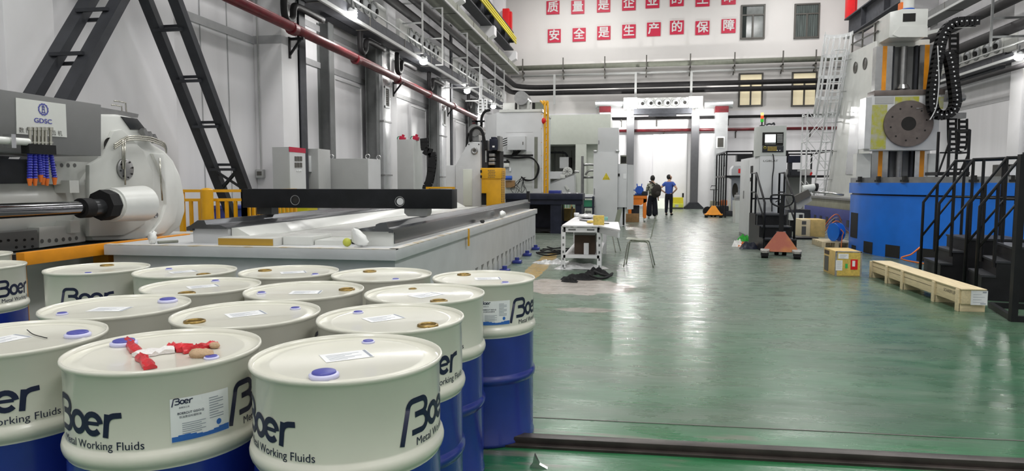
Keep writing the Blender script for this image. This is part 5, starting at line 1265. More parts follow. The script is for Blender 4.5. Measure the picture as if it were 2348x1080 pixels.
# plastic sheet on the floor
def crumple(cx, cy, rx, ry, h, seed, rz=0, k=26):
    rnd = random.Random(seed); ph = [(rnd.uniform(3, 9), rnd.uniform(3, 9), rnd.uniform(0, 6)) for _ in range(5)]
    b = B(); g = []
    for r in range(7):
        row = []
        for j in range(k):
            a = 2*PI*j/k; f = r/6; rr = f*(1+.18*math.sin(3*a+ph[0][2])+.1*math.sin(5*a+ph[1][2]))
            x, y = rr*rx*math.cos(a), rr*ry*math.sin(a)
            z = h*(1-f**3)*(.45+.3*math.sin(ph[0][0]*x/rx+ph[0][2])*math.sin(ph[0][1]*y/ry)+.25*math.sin(ph[2][0]*x/rx*1.4+ph[2][1]*y/ry*1.3+ph[2][2]))+.002
            row.append(b.bm.verts.new((x, y, max(z, .002))))
        g.append(row)
    for r in range(6):
        for j in range(k):
            b.bm.faces.new((g[r][j], g[r][(j+1) % k], g[r+1][(j+1) % k], g[r+1][j]))
    b.bm.faces.new([b.bm.verts.new((v.co.x*.98, v.co.y*.98, 0)) for v in g[-1]][::-1])
    bmesh.ops.remove_doubles(b.bm, verts=b.bm.verts[:], dist=1e-4)
    return b.xf(Matrix.Translation((cx, cy, 0)) @ rotm('Z', rz))
tag(obj('plastic_sheet', crumple(-.78, 11.0, .42, .28, .11, 3), 'plastic_clear'), 'crumpled clear plastic sheet on the floor under the white work table', 'plastic sheet')
q = P(1270, 604, Z=0)
tag(obj('plastic_sheet', crumple(q.x-.02, q.y, .34, .14, .09, 8, .2), 'plastic_clear'), 'smaller crumpled plastic sheet on the floor left of the white work table', 'plastic sheet')
# black garment bag on the floor
q = P(1350, 636, Z=0)
t = thing('black_bag', 'black cloth bag lying on the floor patch in front of the white work table', 'bag', (q.x, q.y, 0))
q = P(1330, 641, Z=0); obj('bag_body', crumple(q.x, q.y+.05, .26, .16, .11, 12, .25), 'cloth_black', t)
q = P(1308, 647, Z=0); obj('bag_end', crumple(q.x, q.y+.04, .12, .10, .09, 15), 'cloth_black', t)
q = P(1366, 630, Z=0); obj('bag_flap', crumple(q.x, q.y+.08, .2, .12, .12, 19, .4), 'cloth_black', t)
obj('strap', B().tube(smooth_pts([P(1362, 622, Z=.05), P(1380, 630, Z=.03), P(1395, 632, Z=.03), P(1404, 627, Z=.04)], 4), .02, 6), 'cloth_black', t)
obj('strap', B().tube(smooth_pts([P(1350, 630, Z=.08), P(1372, 638, Z=.03), P(1390, 636, Z=.02), P(1403, 630, Z=.03)], 4), .018, 6), 'cloth_black', t)
# black cables by the bed
rnd = random.Random(9)
t = thing('cable_heap', 'tangle of black cables on the floor beside the far right end of the grey bed', 'cable', (-1.5, 13.2, 0))
for k in range(8):
    y_ = 12.6+rnd.random()*1.6; pts = [(-1.7+i*.16+rnd.uniform(-.06, .06), y_+rnd.uniform(-.2, .2), .015+rnd.random()*.05) for i in range(6)]
    obj('cable', B().tube(smooth_pts(pts, 5), .014, 6), 'black_rubber', t)
# chairs
def chair(name, label, loc, rz, grp=None):
    t_ = thing(name, label, 'chair', loc, rz, grp)       # faces local -X
    prof = smooth_pts([(-.23, 0, .452), (-.2, 0, .462), (0, 0, .448), (.14, 0, .45), (.185, 0, .48), (.215, 0, .6), (.25, 0, .76), (.275, 0, .87)], 4)
    b = B(); rows = []
    for i, p in enumerate(prof):
        w_ = .2 if p.x < .18 else .2-.02*((p.z-.45)/.4); rows.append([b.bm.verts.new((p.x, -w_*(1-2*j/6), p.z+(.012*abs(1-2*j/6)**2 if p.x < .17 else 0))) for j in range(7)])
    for A, C_ in zip(rows, rows[1:]):
        for j in range(6): b.bm.faces.new((A[j], A[j+1], C_[j+1], C_[j]))
    ex = bmesh.ops.solidify(b.bm, geom=b.bm.faces[:], thickness=.012)
    obj('seat_shell', b, 'chair_seat', t_, local=True)
    for s_ in (-1, 1):
        obj('leg', B().tube(smooth_pts([(.10, s_*.14, .435), (-.10, s_*.15, .435), (-.155, s_*.165, .42), (-.18, s_*.175, .36), (-.235, s_*.2, .005)], 5), .011, 8), 'chrome', t_, local=True)
        obj('leg', B().tube(smooth_pts([(-.10, s_*.12, .43), (.10, s_*.13, .43), (.145, s_*.145, .41), (.165, s_*.155, .36), (.25, s_*.19, .005)], 5), .011, 8), 'chrome', t_, local=True)
    return t_
q0 = P(1436, 608, Z=0); q1 = P(1496, 617, Z=0); m_ = (q0+q1)/2
chair('side_chair', 'metal-legged chair with an olive shell standing alone in the aisle', (m_.x, m_.y+.1, 0), -.10)
chair('side_chair', 'metal-legged chair with an olive shell tucked behind the white work table', (-.42, 13.75, 0), -.25)
# ================================================================== people
def skin(name, nodes, links, m_, par, sub=2):
    """one continuous skinned surface: nodes name -> (x,y,z,r); root first"""
    me = bpy.data.meshes.new(name); ks = list(nodes); ix = {k: i for i, k in enumerate(ks)}
    me.from_pydata([nodes[k][:3] for k in ks], [(ix[a], ix[c]) for a, c in links], [])
    o = bpy.data.objects.new(name, me); C.objects.link(o)
    sm = o.modifiers.new('skin', 'SKIN'); sm.use_smooth_shade = True
    for i, k in enumerate(ks):
        r = nodes[k][3]; r = (r, r) if not isinstance(r, tuple) else r
        me.skin_vertices[0].data[i].radius = r; me.skin_vertices[0].data[i].use_root = (i == 0)
    s2 = o.modifiers.new('sub', 'SUBSURF'); s2.levels = sub; s2.render_levels = sub
    bpy.context.view_layer.update(); dg = bpy.context.evaluated_depsgraph_get()
    m2 = bpy.data.meshes.new_from_object(o.evaluated_get(dg)); bpy.data.objects.remove(o)
    b = B(); b.bm.from_mesh(m2); bpy.data.meshes.remove(m2)
    return b
def hand_nodes(N_, Lk, wrist, pre, dirv, side):
    """palm plus five unequal bent fingers; dirv = direction of the hand, side = thumb side"""
    w_ = Vector(N_[wrist][:3]); d = Vector(dirv).normalized(); s_ = Vector(side).normalized()
    pm = w_ + d*.07; N_[pre+'palm'] = (*pm, .026); Lk.append((wrist, pre+'palm'))
    up = d.cross(s_)
    for k, (ln, off) in enumerate(((.075, .03), (.085, .01), (.078, -.01), (.06, -.03))):
        k0 = pm + s_*off + d*.03; k1 = k0 + d*ln*.5 + up*.012; k2 = k0 + d*ln*.85 + up*.035
        for j, p in enumerate((k0, k1, k2)): N_['%sf%d%d' % (pre, k, j)] = (*p, .0095-.001*j)
        Lk.extend([(pre+'palm', '%sf%d0' % (pre, k)), ('%sf%d0' % (pre, k), '%sf%d1' % (pre, k)), ('%sf%d1' % (pre, k), '%sf%d2' % (pre, k))])
    t0 = w_ + d*.035 + s_*.035; t1 = t0 + s_*.03 + d*.03
    N_[pre+'t0'] = (*t0, .011); N_[pre+'t1'] = (*t1, .0095); Lk.extend([(wrist, pre+'t0'), (pre+'t0', pre+'t1')])
def head_b(c, r, yaw, pitch):
    """head with nose, ears, chin; faces local -Y before rotation"""
    b = B().sph((0, 0, 0), r, (.80, .98, 1.18), 20)
    def f(v):
        if v.z < 0: v = Vector((v.x*(1+.28*v.z/r), v.y*(1+.12*v.z/r)-.012*(-v.z/r), v.z))
        return v
    b.mapv(f)
    b.sph((0, -r*.98, -r*.12), r*.17, (.7, 1.1, 1.3), 10); b.sph((0, -r*.86, -r*.55), r*.2, (1.3, .6, .5), 10)
    for s_ in (-1, 1):
        b.sph((s_*r*.80, r*.05, -r*.05), r*.22, (.35, .7, 1.1), 10); b.sph((s_*r*.33, -r*.86, r*.12), r*.12, (1.2, .5, .7), 8)
    return b.xf(Matrix.Translation(c) @ rotm('Z', yaw) @ rotm('X', pitch))
def person(name_label, loc, rz, H, kind):
    t_ = thing('person', name_label, 'person', loc, rz)
    s = H/1.72; N_ = {}; Lk = []
    hip = .92*s
    N_['pelvis'] = (0, 0, hip, .135*s); N_['waist'] = (0, 0, 1.07*s, .12*s); N_['chest'] = (0, 0, 1.28*s, (.16*s, .115*s)); N_['necklow'] = (0, .01, 1.43*s, .07*s); N_['neck'] = (0, 0, 1.50*s, .052*s); N_['headc'] = (0, -.015, 1.58*s, .07*s)
    Lk += [('pelvis', 'waist'), ('waist', 'chest'), ('chest', 'necklow'), ('necklow', 'neck'), ('neck', 'headc')]
    st = .09 if kind == 'man' else .10
    for sd, e in ((-1, 'l'), (1, 'r')):
        N_['hip'+e] = (sd*.09*s, 0, .86*s, .09*s); N_['knee'+e] = (sd*st*1.1, -.015, .48*s, .058*s); N_['ank'+e] = (sd*st*1.2, .01, .085*s, .038*s); N_['toe'+e] = (sd*st*1.35, -.15, .035*s, .034*s)
        Lk += [('pelvis', 'hip'+e), ('hip'+e, 'knee'+e), ('knee'+e, 'ank'+e), ('ank'+e, 'toe'+e)]
        N_['sh'+e] = (sd*.165*s, .01, 1.38*s, .062*s); Lk.append(('necklow', 'sh'+e))
        if kind == 'man':
            N_['el'+e] = (sd*.37*s, .10, 1.14*s, .043*s); N_['wr'+e] = (sd*.20*s, .02, .99*s, .03*s); hd, sdv = (-sd*.5, -.8, -.35), (0, -.3, .9)
        else:
            N_['el'+e] = (sd*.235*s, .04, 1.12*s, .04*s); N_['wr'+e] = (sd*.25*s, -.06, .88*s, .028*s); hd, sdv = (0, -.25, -1), (-sd*.3, -1, 0)
        Lk += [('sh'+e, 'el'+e), ('el'+e, 'wr'+e)]
        hand_nodes(N_, Lk, 'wr'+e, e, hd, sdv)
    body = skin('body', N_, Lk, 'skin', t_, 1)
    hy, hp = (-.15, -.35) if kind == 'man' else (.1, 0)
    if kind == 'man': hy = -1.0
    merge(body, head_b((0, -.03, 1.625*s), .098*s, hy, hp))
    obj('body', body, 'skin', t_, local=True, ang=60)
    hb = B().sph((0, .012*s, .018*s), .107*s, (.85, .98, 1.14), 20); dele = [v for v in hb.bm.verts if (v.co.y < -.045*s and v.co.z < .07*s) or v.co.z < -.085*s]
    bmesh.ops.delete(hb.bm, geom=dele, context='VERTS')
    bmesh.ops.solidify(hb.bm, geom=hb.bm.faces[:], thickness=.012)
    if kind == 'woman':
        rnd_ = random.Random(1); hb.mapv(lambda v: v*1.04+Vector((rnd_.uniform(-.006, .006), rnd_.uniform(-.006, .006), rnd_.uniform(-.006, .006))))
    obj('hair', hb.xf(Matrix.Translation((0, -.03, 1.625*s)) @ rotm('Z', hy) @ rotm('X', hp)), 'hair', t_, local=True)
    # shirt: torso tube with short or long sleeves
    SN = {'w': (0, .0, .84*s, (.186*s, .145*s)), 'm': (0, 0, 1.10*s, (.172*s, .13*s)), 'c': (0, 0, 1.29*s, (.188*s, .135*s)), 'n': (0, .01, 1.435*s, (.085*s, .075*s))}
    SL = [('w', 'm'), ('m', 'c'), ('c', 'n')]
    for e in 'lr':
        sh, el, wr = (Vector(N_[k+e][:3]) for k in ('sh', 'el', 'wr')); SN['s'+e] = (*sh, .082*s); SL.append(('c', 's'+e))
        f = .55 if kind == 'man' else .98
        SN['e'+e] = (*(sh.lerp(el, f)), .070*s if kind == 'man' else .056*s); SL.append(('s'+e, 'e'+e))
        if kind != 'man': SN['f'+e] = (*(el.lerp(wr, .8)), .045*s); SL.append(('e'+e, 'f'+e))
    obj('shirt', skin('shirt', SN, SL, None, t_, 2), 'shirt_blue' if kind == 'man' else 'camo', t_, local=True, ang=60)
    wd = 1.0 if kind == 'man' else 1.5
    TN = {'p': (0, .0, 1.05*s, (.150*s, .115*s)), 'c': (0, 0, .84*s, (.17*s, .12*s))}; TL = [('p', 'c')]
    for e in 'lr':
        hp_, kn, an = (Vector(N_[k+e][:3]) for k in ('hip', 'knee', 'ank')); TN['h'+e] = (hp_.x, hp_.y, .76*s, .100*s*(1+(wd-1)*.3)); TN['k'+e] = (*kn, .078*s*wd); TN['a'+e] = (an.x, an.y, .05*s if wd > 1 else .08*s, .062*s*wd**2); TL += [('c', 'h'+e), ('h'+e, 'k'+e), ('k'+e, 'a'+e)]
    obj('trousers', skin('trousers', TN, TL, None, t_, 2), 'trousers', t_, local=True, ang=60)
    for e in 'lr':
        a_ = Vector(N_['ank'+e][:3]); to = Vector(N_['toe'+e][:3]); c_ = a_.lerp(to, .45)
        sb_ = B().sph((0, 0, 0), .05, (.9, 2.7, .95), 14, None)
        for v in sb_.bm.verts: v.co.z = max(v.co.z, -.042)
        ang_ = math.atan2(to.x-a_.x, -(to.y-a_.y))
        obj('shoe', sb_.xf(Matrix.Translation((c_.x, c_.y, .0425)) @ rotm('Z', ang_)), 'black_rubber' if kind == 'man' else 'shoe_white', t_, local=True)
    return t_
q = P(1533, 493.5, Z=0)
person('man in a blue T-shirt and dark trousers standing with hands on hips', (q.x, q.y, 0), PI-.35, 1.73, 'man')
q = P(1495, 500, Z=0)
wm = person('person in a patterned shirt and wide black trousers seen from behind with a backpack', (q.x, q.y, 0), PI+.1, 1.66, 'woman')
t = thing('backpack', 'dark brown backpack slung on the back of the person in the patterned shirt', 'backpack', (q.x+.12, q.y-.22, .85))
b = B().sph((0, 0, 0), .2, (.95, .6, 1.4), 18).xf(Matrix.Translation((q.x+.14, q.y-.27, 1.08)) @ rotm('Y', .25)); obj('pack_body', b, 'backpack', t)
obj('pack_pocket', B().sph((q.x+.2, q.y-.37, .97), .11, (1, .5, 1), 14), 'backpack', t)
obj('pack_strap', B().tube(smooth_pts([(q.x+.1, q.y-.2, 1.3), (q.x-.02, q.y-.17, 1.42), (q.x-.12, q.y-.06, 1.45)], 4), .03, 8), 'backpack', t)
# ================================================================== trolley with the blue motor
q = P(1467, 509, Z=0); yt = q.y
x0 = P(1440, 450, Y=yt).x; x1 = P(1484, 450, Y=yt).x; zt = P(1460, 447, Y=yt).z
t = thing('orange_trolley', 'orange steel trolley on casters left of the person with the backpack', 'trolley', ((x0+x1)/2, yt+.4, 0))
obj('trolley_deck', B().box(x0, yt, zt-.14, x1, yt+.9, zt-.02, .01), 'orange_hot', t); obj('deck_plate', B().box(x0-.02, yt-.02, zt-.02, x1+.02, yt+.92, zt), 'gantry_grey', t)
obj('apron', B().prism([(x0, zt-.36), (x0, zt-.14), (x1, zt-.14), (x1, zt-.24), (x1-.14, zt-.3), (x1-.2, zt-.36)], 'XZ', yt+.02, yt+.1), 'orange_hot', t)
for x_ in (x0+.02, x1-.13):
    for y_ in (yt+.02, yt+.78):
        lg = obj('leg', B().box(x_, y_, .14, x_+.11, y_+.1, zt-.12), 'orange_hot', t); obj('caster', B().cyl((x_+.02, y_+.05, .065), (x_+.08, y_+.05, .065), .065, n=14).box(x_+.02, y_+.02, .1, x_+.08, y_+.08, .15), 'cabinet_pale', lg)
q = P(1466, 435, Y=yt+.4)
t = thing('blue_motor', 'blue electric motor standing on the orange trolley', 'motor', (q.x, yt+.4, zt))
obj('motor_body', B().cyl((q.x, yt+.2, zt+.17), (q.x, yt+.65, zt+.17), .15, n=22, bev=.02), 'motor_blue', t); obj('motor_base', B().box(q.x-.16, yt+.25, zt+.001, q.x+.16, yt+.6, zt+.05), 'motor_blue', t)
for s_ in (-1, 1): obj('lifting_pin', B().cyl((q.x+s_*.07, yt+.4, zt+.28), (q.x+s_*.09, yt+.4, zt+.4), .018, n=8), 'motor_blue', t)
obj('terminal_pipe', B().cyl((q.x-.24, yt+.4, zt+.17), (q.x-.1, yt+.4, zt+.17), .02, n=8), 'motor_blue', t)
a = P(1478, 440, Y=yt+.3); tag(obj('dark_part', B().box(a.x-.1, yt+.2, zt+.001, a.x+.12, yt+.5, zt+.13, .01), 'gantry_grey'), 'dark machine part beside the blue motor on the orange trolley', 'part')
a = P(1434, 500, Y=yt-.15); c = P(1465, 500, Y=yt-.15)
tag(obj('wooden_box', B().box(a.x, yt-.2, 0, c.x, yt+.0, P(1440, 490, Y=yt-.2).z, .004), 'carton_brown'), 'brown wooden box on the floor in front of the orange trolley', 'box')
a = P(1440, 480, Y=yt+.3); c = P(1466, 480, Y=yt+.3)
tag(obj('grey_case', B().box(a.x, yt+.2, 0, c.x, yt+.7, P(1450, 471, Y=yt+.3).z, .01), 'gantry_grey'), 'dark grey case standing under the orange trolley', 'case')
# yellow battery box by the sliding door
a = P(1537, 476, Y=37.0); c = P(1567, 456, Y=37.0)
t = thing('battery_box', 'yellow and lime machine box on the floor in front of the white sliding door', 'box', ((a.x+c.x)/2, 37.2, 0))
obj('box_base', B().box(a.x, 36.95, 0, c.x, 37.5, .08), 'frame_dark', t); obj('lower_body', B().box(a.x, 36.9, .08, c.x, 37.5, .3, .01), 'lime', t)
obj('upper_body', B().prism([(a.x, .3), (c.x, .3), (c.x-.02, .62), (a.x+.05, .62)], 'XZ', 36.92, 37.5), 'yellow_line', t); obj('name_plate', B().box(a.x+.25, 36.895, .1, a.x+.42, 36.9, .24), 'cabinet_grey', t)
obj('handle_post', B().box(c.x-.06, 37.1, .62, c.x+.03, 37.2, .85), 'black_paint', t)
a = P(1508, 455, Y=37.5); c = P(1524, 455, Y=37.5)
tag(obj('leaning_sheet', B().prism([(37.35, 0), (37.39, 0), (37.84, a.z), (37.80, a.z)], 'YZ', a.x, c.x), 'enclosure_pale'), 'pale green sheet leaning on the sliding door between the two people', 'sheet')
# ================================================================== right side: control cabinet with screen
YK2 = 16.0
a = P(1743, 358, Y=YK2); c = P(1804, 358, Y=YK2); XK = a.x; yb2 = P(1697, 440, X=XK).y
t = thing('operator_cabinet', 'grey machine control cabinet with a lit screen beside the aisle', 'cabinet', ((XK+c.x)/2, 16.8, 0))
zs0 = P(1743, 358, X=XK).z; zs1 = P(1701, 365, X=XK).z
bd = obj('lower_body', B().prism([(YK2, 0), (yb2, 0), (yb2, zs1), (YK2, zs0)], 'YZ', XK, c.x, .008), 'cabinet_light', t)
d2 = (YK2+yb2)/2
for y0, y1 in ((YK2+.05, d2-.01), (d2+.01, yb2-.04)):
    dd = obj('door', B().box(XK-.012, y0, .1, XK, y1, zs1-.06, .004), 'cabinet_light', t)
    q = (y0+y1)/2
    obj('door_handle', B().box(XK-.03, q-.03, 1.0, XK-.012, q+.03, 1.2), 'steel_mid', dd)
q0 = P(1721, 398, X=XK-.013); q1 = P(1727, 380, X=XK-.013)
obj('window_slot', B().box(XK-.018, q1.y, q0.z, XK-.012, q0.y, q1.z), 'hole_dark', t)
q0 = P(1720, 416, X=XK-.013); q1 = P(1726, 407, X=XK-.013)
obj('window_slot', B().box(XK-.018, q1.y, q0.z, XK-.012, q0.y, q1.z), 'hole_dark', t)
obj('plinth', B().box(XK-.004, YK2+.02, 0, c.x-.02, yb2-.02, .09), 'machine_grey', t)
u0 = P(1734, 358, Y=YK2+.25); u1 = P(1804, 288, Y=YK2); m0 = P(1743, 358, Y=YK2)
hd = obj('upper_body', B().prism([(m0.x, YK2), (u1.x, YK2), (u1.x, YK2+.6), (u0.x, YK2+.6), (u0.x, YK2+.25)], 'XY', zs0+.002, u1.z), 'cabinet_pale', t)
sp = obj('screen_panel', fb(B(), 1748, 303, 1797, 334, YK2-.02, .02, .004), 'hole_dark', t)
obj('screen', fb(B(), 1754, 308, 1779, 327, YK2-.026, .008), 'screen_glow', sp)
b = B()
for r in range(6):
    for k in range(5): q = P(1783+k*2.6, 309+r*3.4, Y=YK2-.02); b.box(q.x-.008, YK2-.027, q.z-.012, q.x+.008, YK2-.02, q.z+.012)
for k in range(10): q = P(1755+k*2.5, 330, Y=YK2-.02); b.box(q.x-.008, YK2-.027, q.z-.01, q.x+.008, YK2-.02, q.z+.01)
obj('screen_keys', b, 'cabinet_grey', sp)
kp = obj('key_panel', fb(B(), 1748, 334.5, 1797, 349, YK2-.02, .02, .004), 'gantry_grey', t)
b = B()
for r in range(4):
    for k in range(8): q = P(1761+k*2.7, 337+r*2.7, Y=YK2-.02); b.box(q.x-.009, YK2-.027, q.z-.008, q.x+.009, YK2-.02, q.z+.008)
add_lbl(obj('keys', b, 'carton_grid', kp), 'rows of yellowish keys')
q = P(1754, 339, Y=YK2-.02); obj('stop_ring', B().lathe([(.022, 0), (.03, .01), (.022, .012)], 18, Matrix.Translation((q.x, YK2-.02, q.z)) @ ft, cap=False), 'yellow_line', kp)
for x_ in (1782, 1788): q = P(x_, 345, Y=YK2-.02); obj('indicator', B().cyl((q.x, YK2-.02, q.z), (q.x, YK2-.03, q.z), .012, n=8), 'paper', kp)
q = P(1767, 369, Y=YK2-.004); obj('front_lettering', text_b('LGBLAT', .10).mapv(lambda v: Vector((v.x*.92, v.y*.62, 0))).xf(Matrix.Translation((q.x, YK2-.006, q.z)) @ FRONT), 'frame_dark', bd)
obj('front_cable', B().tube(smooth_pts([P(x, y, Y=YK2-.03) for x, y in ((1772, 353), (1774, 362), (1774, 385), (1771, 410), (1770, 450), (1770, 485))], 5), .011, 6), 'black_rubber', t)
obj('top_cable', B().tube(smooth_pts([P(x, y, Y=YK2+.3) for x, y in ((1757, 287), (1763, 284), (1770, 285), (1774, 282), (1776, 287))], 4), .02, 6), 'gantry_grey', t)
q = P(1747, 288, Y=YK2+.3); zz = [P(1747, y, Y=YK2+.3).z for y in (280, 272.5, 265, 258)]
t2 = thing('signal_tower', 'small signal tower lamp with yellow, red and green segments on the screen cabinet', 'signal lamp', (q.x, YK2+.3, u1.z))
obj('stem', B().cyl((q.x, YK2+.3, u1.z), (q.x, YK2+.3, zz[0]), .015, n=8).box(q.x-.05, YK2+.25, u1.z, q.x+.05, YK2+.35, u1.z+.04), 'black_paint', t2)
for k, m_ in enumerate(('lamp_green', 'lamp_red', 'lamp_amber')): add_lbl(obj('lamp_segment', B().cyl((q.x, YK2+.3, zz[k]), (q.x, YK2+.3, zz[k+1]-.005), .034, n=14), m_, t2), m_.split('_')[1]+' segment')
tag(obj('wall_bracket_box', fb(B(), 1801, 345, 1808, 372, YK2+.05, .1, .01), 'black_rubber'), 'black bracket on the right edge of the screen cabinet', 'bracket')
# black steps in front
t = thing('access_stairs', 'black steel steps with handrails in front of the screen cabinet', 'stairs', (P(1785, 540, Y=14.6).x, 14.9, 0))
X0s = P(1753, 560, Y=14.2).x; X1s = P(1823, 560, Y=14.2).x
for k, (yy, z) in enumerate(((14.2, .27), (14.62, .50), (15.1, .73))):
    yn = (14.62, 15.1, 15.85)[k]
    obj('tread', B().box(X0s, yy-.03, z-.03, X1s, yn, z), 'gantry_grey', t); obj('riser', B().box(X0s+.01, yy, z-.27 if k == 0 else z-.23, X1s-.01, yy+.03, z-.03), 'black_paint', t)
for x_ in (X0s-.03, X1s): obj('side_plate', B().prism([(14.2, 0), (14.2, .27), (14.62, .27), (14.62, .5), (15.1, .5), (15.1, .73), (15.85, .73), (15.85, 0)], 'YZ', x_, x_+.03), 'black_paint', t)
for x_ in (X0s, X1s):
    lo, hi = Vector((x_, 14.3, 1.0)), Vector((x_, 15.3, 1.62))
    obj('handrail', B().tube([(x_, 14.3, .25), lo, hi, (x_, 15.8, 1.62), (x_, 15.8, .7)], .022, 8), 'black_paint', t)
    obj('mid_rail', B().tube([(x_, 14.3, .65), (x_, 15.3, 1.2), (x_, 15.8, 1.2)], .018, 8), 'black_paint', t); obj('rail_post', B().cyl((x_, 15.3, .7), (x_, 15.3, 1.62), .022, n=8), 'black_paint', t)
obj('cross_rail', B().tube([(X0s, 15.8, 1.05), (X1s, 15.8, 1.05)], .018, 8), 'black_paint', t)
# pallet trucks
def pallet_truck(label, loc, rz, m_body, s=1.):
    t_ = thing('pallet_truck', label, 'pallet truck', loc, rz)     # forks point to local -Y
    obj('body_cover', B().prism([(-.33, .09), (.33, .09), (.30, .14), (.07, .46), (-.07, .46), (-.30, .14)], 'XZ', 0, .05).mapv(lambda v: Vector((v.x, v.y - (.46-v.z)*.55, v.z))), m_body, t_, local=True)
    obj('pump_block', B().box(-.09, .03, .06, .09, .22, .46, .02), m_body if m_body != 'jack_red' else 'black_paint', t_, local=True)
    for s_ in (-1, 1):
        fk = obj('fork', B().prism([(s_*.20, -.15), (s_*.36, -.15), (s_*.36, -.5), (s_*.32, -.62), (s_*.24, -.62), (s_*.20, -.5)], 'XY', .10, .14), 'worn_grey' if m_body == 'jack_red' else m_body, t_, local=True)
        obj('fork_wheel', B().cyl((s_*.28-.06, -.55, .055), (s_*.28+.06, -.55, .055), .055, n=14).box(s_*.28-.07, -.6, .05, s_*.28+.07, -.5, .1), 'black_rubber', fk, local=True)
    obj('steer_wheel', B().cyl((-.11, .12, .085), (-.03, .12, .085), .085, n=16).cyl((.03, .12, .085), (.11, .12, .085), .085, n=16), 'black_rubber', t_, local=True)
    if m_body == 'jack_red':
        mast = obj('tiller', B().bar((0, .12, .44), (0, .13, 1.02), .085, .06, up=(0, 1, 0)), 'black_paint', t_, local=True)
        lp = smooth_pts([(-.02, .13, .93), (-.16, .13, .99), (-.205, .13, 1.07), (-.195, .13, 1.15), (-.13, .13, 1.17), (.13, .13, 1.17), (.195, .13, 1.15), (.205, .13, 1.07), (.16, .13, .99), (.02, .13, .93)], 5)
        obj('handle_loop', B().tube(lp, .017, 8).bar((0, .13, .98), (0, .13, 1.17), .05, .04), 'black_paint', mast, local=True)
        obj('trigger', B().tube([(-.12, .13, 1.03), (-.04, .13, 1.08), (0, .13, 1.1)], .01, 6), 'black_paint', mast, local=True)
    else:
        obj('tiller', B().bar((0, .12, .44), (.0, .3, 1.1), .045, .045), 'black_paint', t_, local=True); obj('handle_loop', B().tube([(-.15, .3, 1.12), (.15, .3, 1.12), (.1, .3, 1.28), (-.1, .3, 1.28)], .018, 8, closed=True), 'black_paint', t_, local=True)
    return t_
q0 = P(1757, 592, Z=0); q1 = P(1824, 594, Z=0); m_ = (q0+q1)/2
pallet_truck('worn red pallet truck with a black handle standing in the aisle', (m_.x+.11, m_.y+.55, 0), -.2, 'jack_red')
q = P(1636, 499, Z=0); pallet_truck('yellow pallet truck in front of the black platform frame', (q.x+.06, q.y+.55, 0), -.11, 'orange_paint')
# bags by the cabinet
def floor_bag(px_, py_, r, sc, m_, label, seed, name='plastic_bag', z=0):
    q = P(px_, py_, Z=0); b = crumple(q.x, q.y+r*sc[1]*.6, r*sc[0]*1.25, r*sc[1]*1.25, r*sc[2]*2.1, seed)
    if z: b.xf(Matrix.Translation((0, 0, z)))
    return tag(obj(name, b, m_), label, 'bag')
floor_bag(1694, 566, .10, (1, 1, 1), 'plastic_white', 'white plastic bag at the foot of the screen cabinet', 1)
floor_bag(1705, 567, .09, (1, 1, .8), 'nozzle_orange', 'orange-red plastic bag at the foot of the screen cabinet', 2)
floor_bag(1717, 571, .14, (1.2, .8, .62), 'navy_dark', 'dark navy cloth bag in front of the black steps', 3, 'cloth_bag')
q = P(1716, 560, Z=0)
floor_bag(1706, 553, .11, (1.1, .9, .85), 'green_bag', 'bright green plastic bag on the heap by the screen cabinet', 4)
# small pale cabinet behind
q0 = P(1684, 511, Z=0)
t = thing('small_cabinet', 'small pale grey cabinet at the left edge of the screen cabinet, farther back', 'cabinet', (q0.x+.15, q0.y+.3, 0))
obj('cabinet_body', B().prism([(q0.x+.03, 0), (q0.x+.32, 0), (q0.x+.32, .78), (q0.x, .78)], 'XZ', q0.y, q0.y+.6), 'cabinet_pale', t); obj('pump_head', B().box(q0.x+.03, q0.y+.1, .78, q0.x+.2, q0.y+.4, .98, .02).cyl((q0.x+.1, q0.y+.2, .98), (q0.x+.1, q0.y+.2, 1.06), .04, n=10), 'steel_mid', t)
# ================================================================== black platform frame at the back
XA = 3.88; YA, YB_ = 28.0, 31.0; XE = 7.85; ZD, ZTp = 1.66, 2.65
t = thing('platform_frame', 'black steel platform frame with rails behind the screen cabinet', 'platform', ((XA+XE)/2, 29.5, 0))
for x_ in (XA, 4.9, 5.9, 6.9, XE):
    for y_ in (YA, YB_):
        if x_ in (4.9, 5.9) and y_ == YB_: continue
        obj('post', B().box(x_-.03, y_-.03, 0, x_+.03, y_+.03, ZTp), 'black_paint', t)
for y_ in (28.7, 29.4, 30.1): obj('post', B().box(XA-.025, y_-.025, 0, XA+.025, y_+.025, ZTp), 'black_paint', t)
for y_ in (YA, YB_):
    obj('top_rail', B().bar((XA, y_, ZTp), (XE, y_, ZTp), .06), 'black_paint', t); obj('deck_edge', B().bar((XA, y_, ZD), (XE, y_, ZD), .06, .08), 'black_paint', t)
for x_ in (XA, XE): obj('top_rail', B().bar((x_, YA, ZTp), (x_, YB_, ZTp), .06), 'black_paint', t); obj('deck_edge', B().bar((x_, YA, ZD), (x_, YB_, ZD), .06, .08), 'black_paint', t)
obj('deck', B().box(XA, YA+.8, ZD-.03, XE, YB_, ZD), 'gantry_grey', t)
obj('brace', B().bar((XA, 28.6, 2.1), (XA+.15, 29.8, 2.35), .06), 'black_paint', t)
a = P(1680, 372, Y=31.5); c = P(1732, 357, Y=31.5)
t = thing('grinding_head', 'grey machine head with a round port in the left part of the black frame', 'machine', ((a.x+c.x)/2, 31.9, 0))
m0 = P(1676, 420, Y=30.3); m1 = P(1745, 380, Y=30.3)
bd = obj('machine_body', B().prism([(m0.x, 0), (m1.x, 0), (m1.x, m1.z), (m0.x+.1, m1.z), (m0.x, m1.z-.15)], 'XZ', 30.2, 30.9), 'foil_duct', t)
